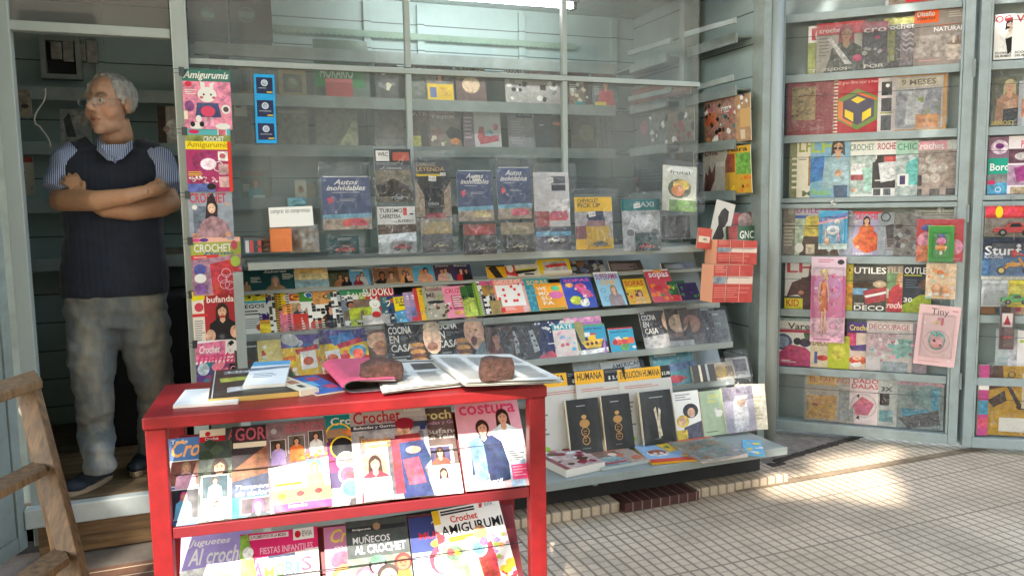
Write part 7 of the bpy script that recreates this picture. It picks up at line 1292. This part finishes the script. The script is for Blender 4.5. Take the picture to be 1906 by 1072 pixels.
def skincol(p):
    q = HMi @ p; c = list(SK)
    if q.z > -.14:
        if q.y > .07 and (q.x/.022)**2+((q.z+.0615)/.011)**2 < 1: c = lin('a8705c')
        if abs(q.x) < .019 and q.y > .07 and abs(q.z+.0615) < .0022: c = lin('4c2820')
        if .008 < abs(q.x) < .056 and q.y > .06 and .026 < q.z < .040: c = lin('8c7460')
        if q.y > .03 and q.z < -.08: c = [x*.9+y*.1 for x, y in zip(c, lin('8c7c74'))]
        if abs(q.x) > .025 and q.y > .04 and -.05 < q.z < -.01: c = [c[0]*1.04, c[1]*.92, c[2]*.9]
    else: c = list(SKa)
    return (*c, 0)
body = remesh(bd, 'body', M_skin, MAN, .0050, 5, colf=skincol)
# eyes, glasses, hair
M_eye = mat('eye_white', 'd8d0c4', .2, noise_amt=.02); M_iris = mat('iris', '3c2c20', .15)
for s in (-1, 1):
    q = MB(); q.ball((s*.030, .0745, .010), (.0115, .0085, .0065), 'w', 14, T=HM); e = q.build('eye', M_eye, body, world=False, smooth=True)
    q = MB(); q.ball((s*.030+.001, .0815, .010), (.0052, .003, .0052), 'w', 12, T=HM); q.build('iris', M_iris, e, world=False, smooth=True)
gl = MB()
for s in (-1, 1):
    pts = [HM @ V((s*.033+.025*math.copysign(abs(math.cos(a))**.6, math.cos(a)), .101-.012*abs(math.cos(a))*0, .004+.0155*math.copysign(abs(math.sin(a))**.6, math.sin(a)))) for a in [2*math.pi*k/24 for k in range(25)]]
    gl.tube(pts, .0012, 6)
    gl.tube([HM @ V((s*.058, .100, .010)), HM @ V((s*.074, .06, .012)), HM @ V((s*.083, -.01, .012)), HM @ V((s*.083, -.025, -.002))], .0012, 6)
gl.tube([HM @ V((-.009, .1015, .010)), HM @ V((0, .104, .014)), HM @ V((.009, .1015, .010))], .0012, 6)
gl = gl.build('glasses', M_steel, body, world=False, smooth=True)
q = MB()
for s in (-1, 1): q.face([HM @ V((s*.033+.024*math.cos(2*math.pi*k/16), .101, .004+.015*math.sin(2*math.pi*k/16))) for k in range(16)])
q.build('lens', glassy('spectacle_lens', .04, .02), gl, world=False)
hb = MB()
for i in range(420):
    z = 1-1.65*(i+.5)/420; a = i*2.39996; rr = math.sqrt(max(0, 1-z*z)); d = V((rr*math.cos(a), rr*math.sin(a), z))
    if d.y > .36+.22*abs(d.x) and d.z < .90: continue      # forehead and face stay bare
    if d.z < -.1 and d.y > -.12: continue
    r_ = .0125+.003*random.random()
    hb.ball(HM @ V((d.x*.0765, -.019+d.y*.095, .036+d.z*.0835)), (r_, r_, r_), 'w', 8)
for s in (-1, 1): hb.tube([HM @ V((s*.070, .018, .045)), HM @ V((s*.074, .014, .018)), HM @ V((s*.073, .008, -.004))], [.012, .009, .006], 8)
def haircol(p):
    k = noise.noise(V((p.x*90, p.y*90, p.z*18)))*.5+.5; q = HMi @ p; g_ = .17+.34*k+(.10 if q.z < .03 else 0)-(.08 if q.z > .09 else 0); return (g_, g_*.97, g_*.92, 0)
hm, hn, hb_ = new_mat('grey_hair'); at = hn.nodes.new('ShaderNodeAttribute'); at.attribute_name = 'Col'; hn.links.new(at.outputs['Color'], hb_.inputs['Base Color']); hb_.inputs['Roughness'].default_value = .6
remesh(hb, 'hair', hm, body, .0040, 4, wr=.0022, wrs=90, colf=haircol)
# shirt: sleeves, torso, collar
sh = MB(); sh.tube([mp(150, 290, .02), mp(132, 300, .015), mp(122, 330, -.0), mp(112, 352, -.02), mp(107, 360, -.03)], [.07, .078, .073, .07, .066], 18)
sh.tube([mp(272, 290, .02), mp(290, 300, .015), mp(303, 330, .0), mp(313, 352, -.02), mp(318, 358, -.03)], [.07, .078, .073, .07, .066], 18)
sh.tube([nb+V((0, 0, .02)), ch, mp(213, 420, .03)], [.075, .125, .12], 18)
sh.tube([mp(205, 268, -.005), nb-V((0, -.01, .0))], [.068, .078], 18)
shirt = remesh(sh, 'shirt', M_shirt, body, .009, 3, wr=.006, wrs=16)
cb = MB()
for s, pts in ((-1, ((182, 262, -.05), (196, 266, -.105), (212, 300, -.155), (200, 299, -.14), (180, 280, -.09))), (1, ((246, 262, -.05), (236, 266, -.10), (214, 300, -.155), (228, 296, -.135), (248, 276, -.07)))):
    P_ = [mp(*p) for p in pts]; n_ = len(P_); off = V((0, .008, 0)); cb.mesh([tuple(p) for p in P_]+[tuple(p+off) for p in P_], [tuple(range(n_)), tuple(range(2*n_-1, n_-1, -1))]+[(i, i+n_, (i+1) % n_+n_, (i+1) % n_) for i in range(n_)])
cb.build('collar', M_shirt, shirt, world=False)
# vest
def loft(rings, n=40):
    b = MB(); vs_ = []
    for (c, rx, ry, e) in rings:
        for k in range(n):
            a = 2*math.pi*k/n; ca, sa = math.cos(a), math.sin(a); vs_.append((c.x+rx*math.copysign(abs(ca)**e, ca), c.y+ry*math.copysign(abs(sa)**e, sa), c.z))
    m = len(rings); b.mesh(vs_, [(i*n+k, i*n+(k+1) % n, (i+1)*n+(k+1) % n, (i+1)*n+k) for i in range(m-1) for k in range(n)]+[tuple(range(n))[::-1], tuple((m-1)*n+k for k in range(n))]); return b
vb = loft([(mp(217, 549, .02), .212, .13, .85), (mp(216, 530, .02), .214, .135, .85), (mp(214, 480, .02), .203, .14, .85), (mp(212, 430, .02), .192, .14, .85), (mp(211, 380, .02), .197, .14, .8), (mp(211, 335, .02), .205, .135, .75), (mp(211, 300, .02), .190, .115, .75), (mp(211, 283, .02), .165, .095, .8), (mp(212, 272, .03), .125, .075, .9)])
for s in (-1, 1): vb.tube([mp(212+s*38, 268, .02), mp(212+s*66, 284, .015), mp(212+s*74, 300, .01)], [.045, .058, .058], 14)
remesh(vb, 'vest', M_vest, body, .009, 4, wr=.007, wrs=9)
q = MB(); P_ = [mp(186, 270, -.118), mp(240, 268, -.112), mp(213, 304, -.142)]; q.mesh([tuple(p) for p in P_]+[tuple(p+V((0, .03, 0))) for p in P_], [(0, 2, 1), (3, 4, 5), (0, 1, 4, 3), (1, 2, 5, 4), (2, 0, 3, 5)]); q.build('shirt_front', M_shirt, shirt, world=False)
# jeans
jb = loft([(mp(216, 604, .03), .185, .12, .9), (mp(217, 575, .03), .208, .13, .85), (mp(217, 545, .03), .205, .13, .85), (mp(217, 538, .03), .20, .125, .85)])
jb.tube([mp(170, 572, .02), mp(172, 620, .0), mp(172, 680, -.02), mp(175, 735, -.03), mp(177, 760, -.02), mp(178, 800, .0), ank1+V((0, 0, .03)), ank1-V((0, 0, .035))], [.098, .104, .092, .080, .076, .074, .064, .068], 20)
jb.tube([mp(262, 572, .02), mp(270, 620, .02), mp(278, 680, .06), k2, ank2+V((0, 0, .03)), ank2-V((0, 0, .045))], [.10, .107, .095, .08, .07, .072], 20)
def jcol(p): 
    c = min(abs(p.x-k1.x), abs(p.x-k2.x)); return (1, 1, 1, .22*max(0, 1-(c/.07)**2)*(1 if p.z > .45 else .45)*(1 if p.y < 3.85 else .1)-.03)
remesh(jb, 'jeans', M_denim, body, .010, 3, wr=.011, wrs=13, colf=jcol)
M_shoe = mat('navy_suede', '262c3a', .85, noise_amt=.25, scale=30, bump=.15); M_sole = mat('tan_sole', 'a08c74', .8, noise_amt=.2, scale=12)
def shoe(heel, toe):
    d = (toe-heel); d.z = 0; L = d.length; d.normalize(); sx = V((d.y, -d.x, 0)); T = Matrix(((sx.x, d.x, 0, heel.x), (sx.y, d.y, 0, heel.y), (0, 0, 1, heel.z), (0, 0, 0, 1)))
    b = MB()
    for (y, z, rx, ry, rz) in ((.04, .05, .036, .05, .045), (.04, .085, .034, .045, .04), (.10, .055, .038, .06, .042), (.16, .042, .044, .06, .034), (.215, .036, .046, .055, .028)): b.ball((0, y*L/.27, z), (rx, ry, rz), 'w', 16, T=T)
    o = remesh(b, 'shoe', M_shoe, body, .006, 3)
    b = MB(); n = 26; out = []
    for k in range(n):
        a = 2*math.pi*k/n; y = L/2+math.sin(a)*L*.52; wd = .040+.012*math.sin(a)*.6; out.append((math.cos(a)*wd, y))
    b.mesh([(x, y, .001) for x, y in out]+[(x*1.05, y, .024) for x, y in out], [tuple(range(n))[::-1], tuple(range(n, 2*n))]+[(i, (i+1) % n, (i+1) % n+n, i+n) for i in range(n)], T=T); b.build('sole', M_sole, o, world=False, bevel=.003)
fz = .215
shoe(plZ(fz).hit(207, 888), plZ(fz).hit(126, 926)); hl = plZ(fz).hit(285, 852); shoe(hl, hl+V((-.06, -.27, 0)))

# ------------------------------------------------------------ street surroundings that shade and reflect
M_leaf = mat('leaf_green', '5c7a34', .55, noise_amt=.4, scale=3); M_leaf2 = mat('leaf_light', '7c9840', .55, noise_amt=.3, scale=3)
M_bark = wood_mat('bark', '6c5c48', '3a3026', (8, 8, 2), .9)
def leaves(center, rad, n, size, seed, holes=(), floor=None):
    r = random.Random(seed); b = MB()
    sn = SUN
    for i in range(n):
        while True:
            d = V((r.uniform(-1, 1), r.uniform(-1, 1), r.uniform(-1, 1)))
            if d.length < 1: break
        p = V((center[0]+d.x*rad[0], center[1]+d.y*rad[1], center[2]+d.z*rad[2]))
        if any(((h-p)-sn*((h-p).dot(sn))).length < hr_ for h, hr_ in holes): continue
        a = V((r.gauss(0, 1), r.gauss(0, 1), r.gauss(0, .5))).normalized(); c = a.cross(V((r.gauss(0, .5), r.gauss(0, .5), 1))).normalized(); s = size*r.uniform(.6, 1.2)
        b.face([p-a*s, p+c*s*.55-a*s*.2, p+a*s, p-c*s*.55-a*s*.2], 'w', 0, r.random() < .3)
    return b
HOLES = []  # sun patch targets: crown leaves along these sun rays are left out
def hole(px, py, pl, rr): HOLES.append((pl.hit(px, py), rr*1.15))
zg = plZ(0)
for (x, y, q) in ((1470, 908, .10), (1505, 900, .11), (1545, 890, .12), (1590, 880, .13), (1630, 885, .12), (1560, 908, .10), (1600, 915, .11), (1640, 925, .10), (1665, 940, .07), (1560, 866, .09), (1610, 852, .09), (1660, 844, .08), (1530, 872, .07)): hole(x, y, zg, q*1.25)
for k in range(9):   # front of the red table below its top
    for z in (.08, .3, .5, .66): HOLES.append((TM @ V((TL*k/8, .08, z)), .11))
for k in (0, 1, 4, 5, 6, 8): HOLES.append((TM @ V((TL*k/8, .12, .86)), .07))
for (x, y, q, pl) in ((245, 905, .08, plZ(.214)), (235, 930, .06, plX(3.505)), (782, 625, .07, plX(3.46)), (650, 665, .07, plX(3.46)), (1240, 630, .07, plX(3.46)), (1235, 675, .08, plX(3.42)), (1340, 720, .10, plX(3.38)), (1390, 760, .08, plX(3.36)), (1130, 860, .07, plX(3.2)), (1015, 450, .05, plX(3.45)), (1110, 455, .05, plX(3.45)), (735, 420, .04, plX(3.45)), (1030, 345, .06, plX(3.45)), (1085, 350, .06, plX(3.45)), (1180, 365, .05, plX(3.45)), (890, 330, .04, plX(3.45)), (745, 345, .04, plX(3.45)), (960, 320, .04, plX(3.45)), (1150, 540, .05, plX(3.5)), (1270, 730, .05, plX(3.4)), (460, 690, .05, plX(2.4)), (230, 1050, .12, zg), (1040, 885, .05, plX(3.05))): hole(x, y, pl, q)
t = empty('gobo_tree', (-2.6, -2.6, 0), 'unseen leafy tree behind the viewer, its crown gaps shaped to dapple the kiosk', 'tree')  # unseen tree serving as gobo, crown shaped for the sun patches
b = MB(); b.tube([(-2.6, -2.6, 0), (-2.55, -2.6, 1.2), (-2.4, -2.5, 2.6), (-2.2, -2.3, 3.9)], [.2, .16, .15, .12], 12); b.build('trunk', M_bark, t, smooth=True)
for e in ((-4.5, -1, 5.2), (-.5, -1.2, 5.4), (-1.5, -4.2, 5.5), (.8, -2.6, 5.6), (-3.6, -3.6, 5.6)):
    b = MB(); b.tube([(-2.2, -2.3, 3.8), ((-2.2+e[0])/2, (-2.3+e[1])/2, 4.7), e], [.08, .05, .025], 8); b.build('limb', M_bark, t, smooth=True)
lb = leaves((-1.1, -1.9, 5.7), (5.6, 4.4, 1.0), 15000, .17, 5, HOLES); lb.build('crown', [M_leaf, M_leaf2], t)
t = empty('background_tree', (11.2, 13.2, 0), 'sunlit green tree beyond the kiosk, seen over the red post', 'tree')
b = MB(); b.tube([(11.2, 13.2, 0), (11.1, 13.2, 3)], [.2, .12], 10); b.build('trunk', M_bark, t, smooth=True)
leaves((10.8, 13, 4.6), (2.4, 2.4, 2.2), 2600, .16, 9).build('crown', [M_leaf, M_leaf2], t)
# building across the street (behind the viewer, reflected in the glass)
t = empty('street_building', (0, -15, 0), 'plain pale apartment building across the street behind the viewer', 'building')
M_fac = mat('facade', 'a8a090', .8, noise_amt=.15, scale=1.2); quickbox('facade', (-16, -15.4, 0), (18, -15, 11), M_fac, t)
for i in range(9):
    for j in range(3): quickbox('window', (-14+i*3.4, -14.99, 1.2+j*3.2), (-12.4+i*3.4, -14.95, 2.9+j*3.2), M_darkfr, t, 0)
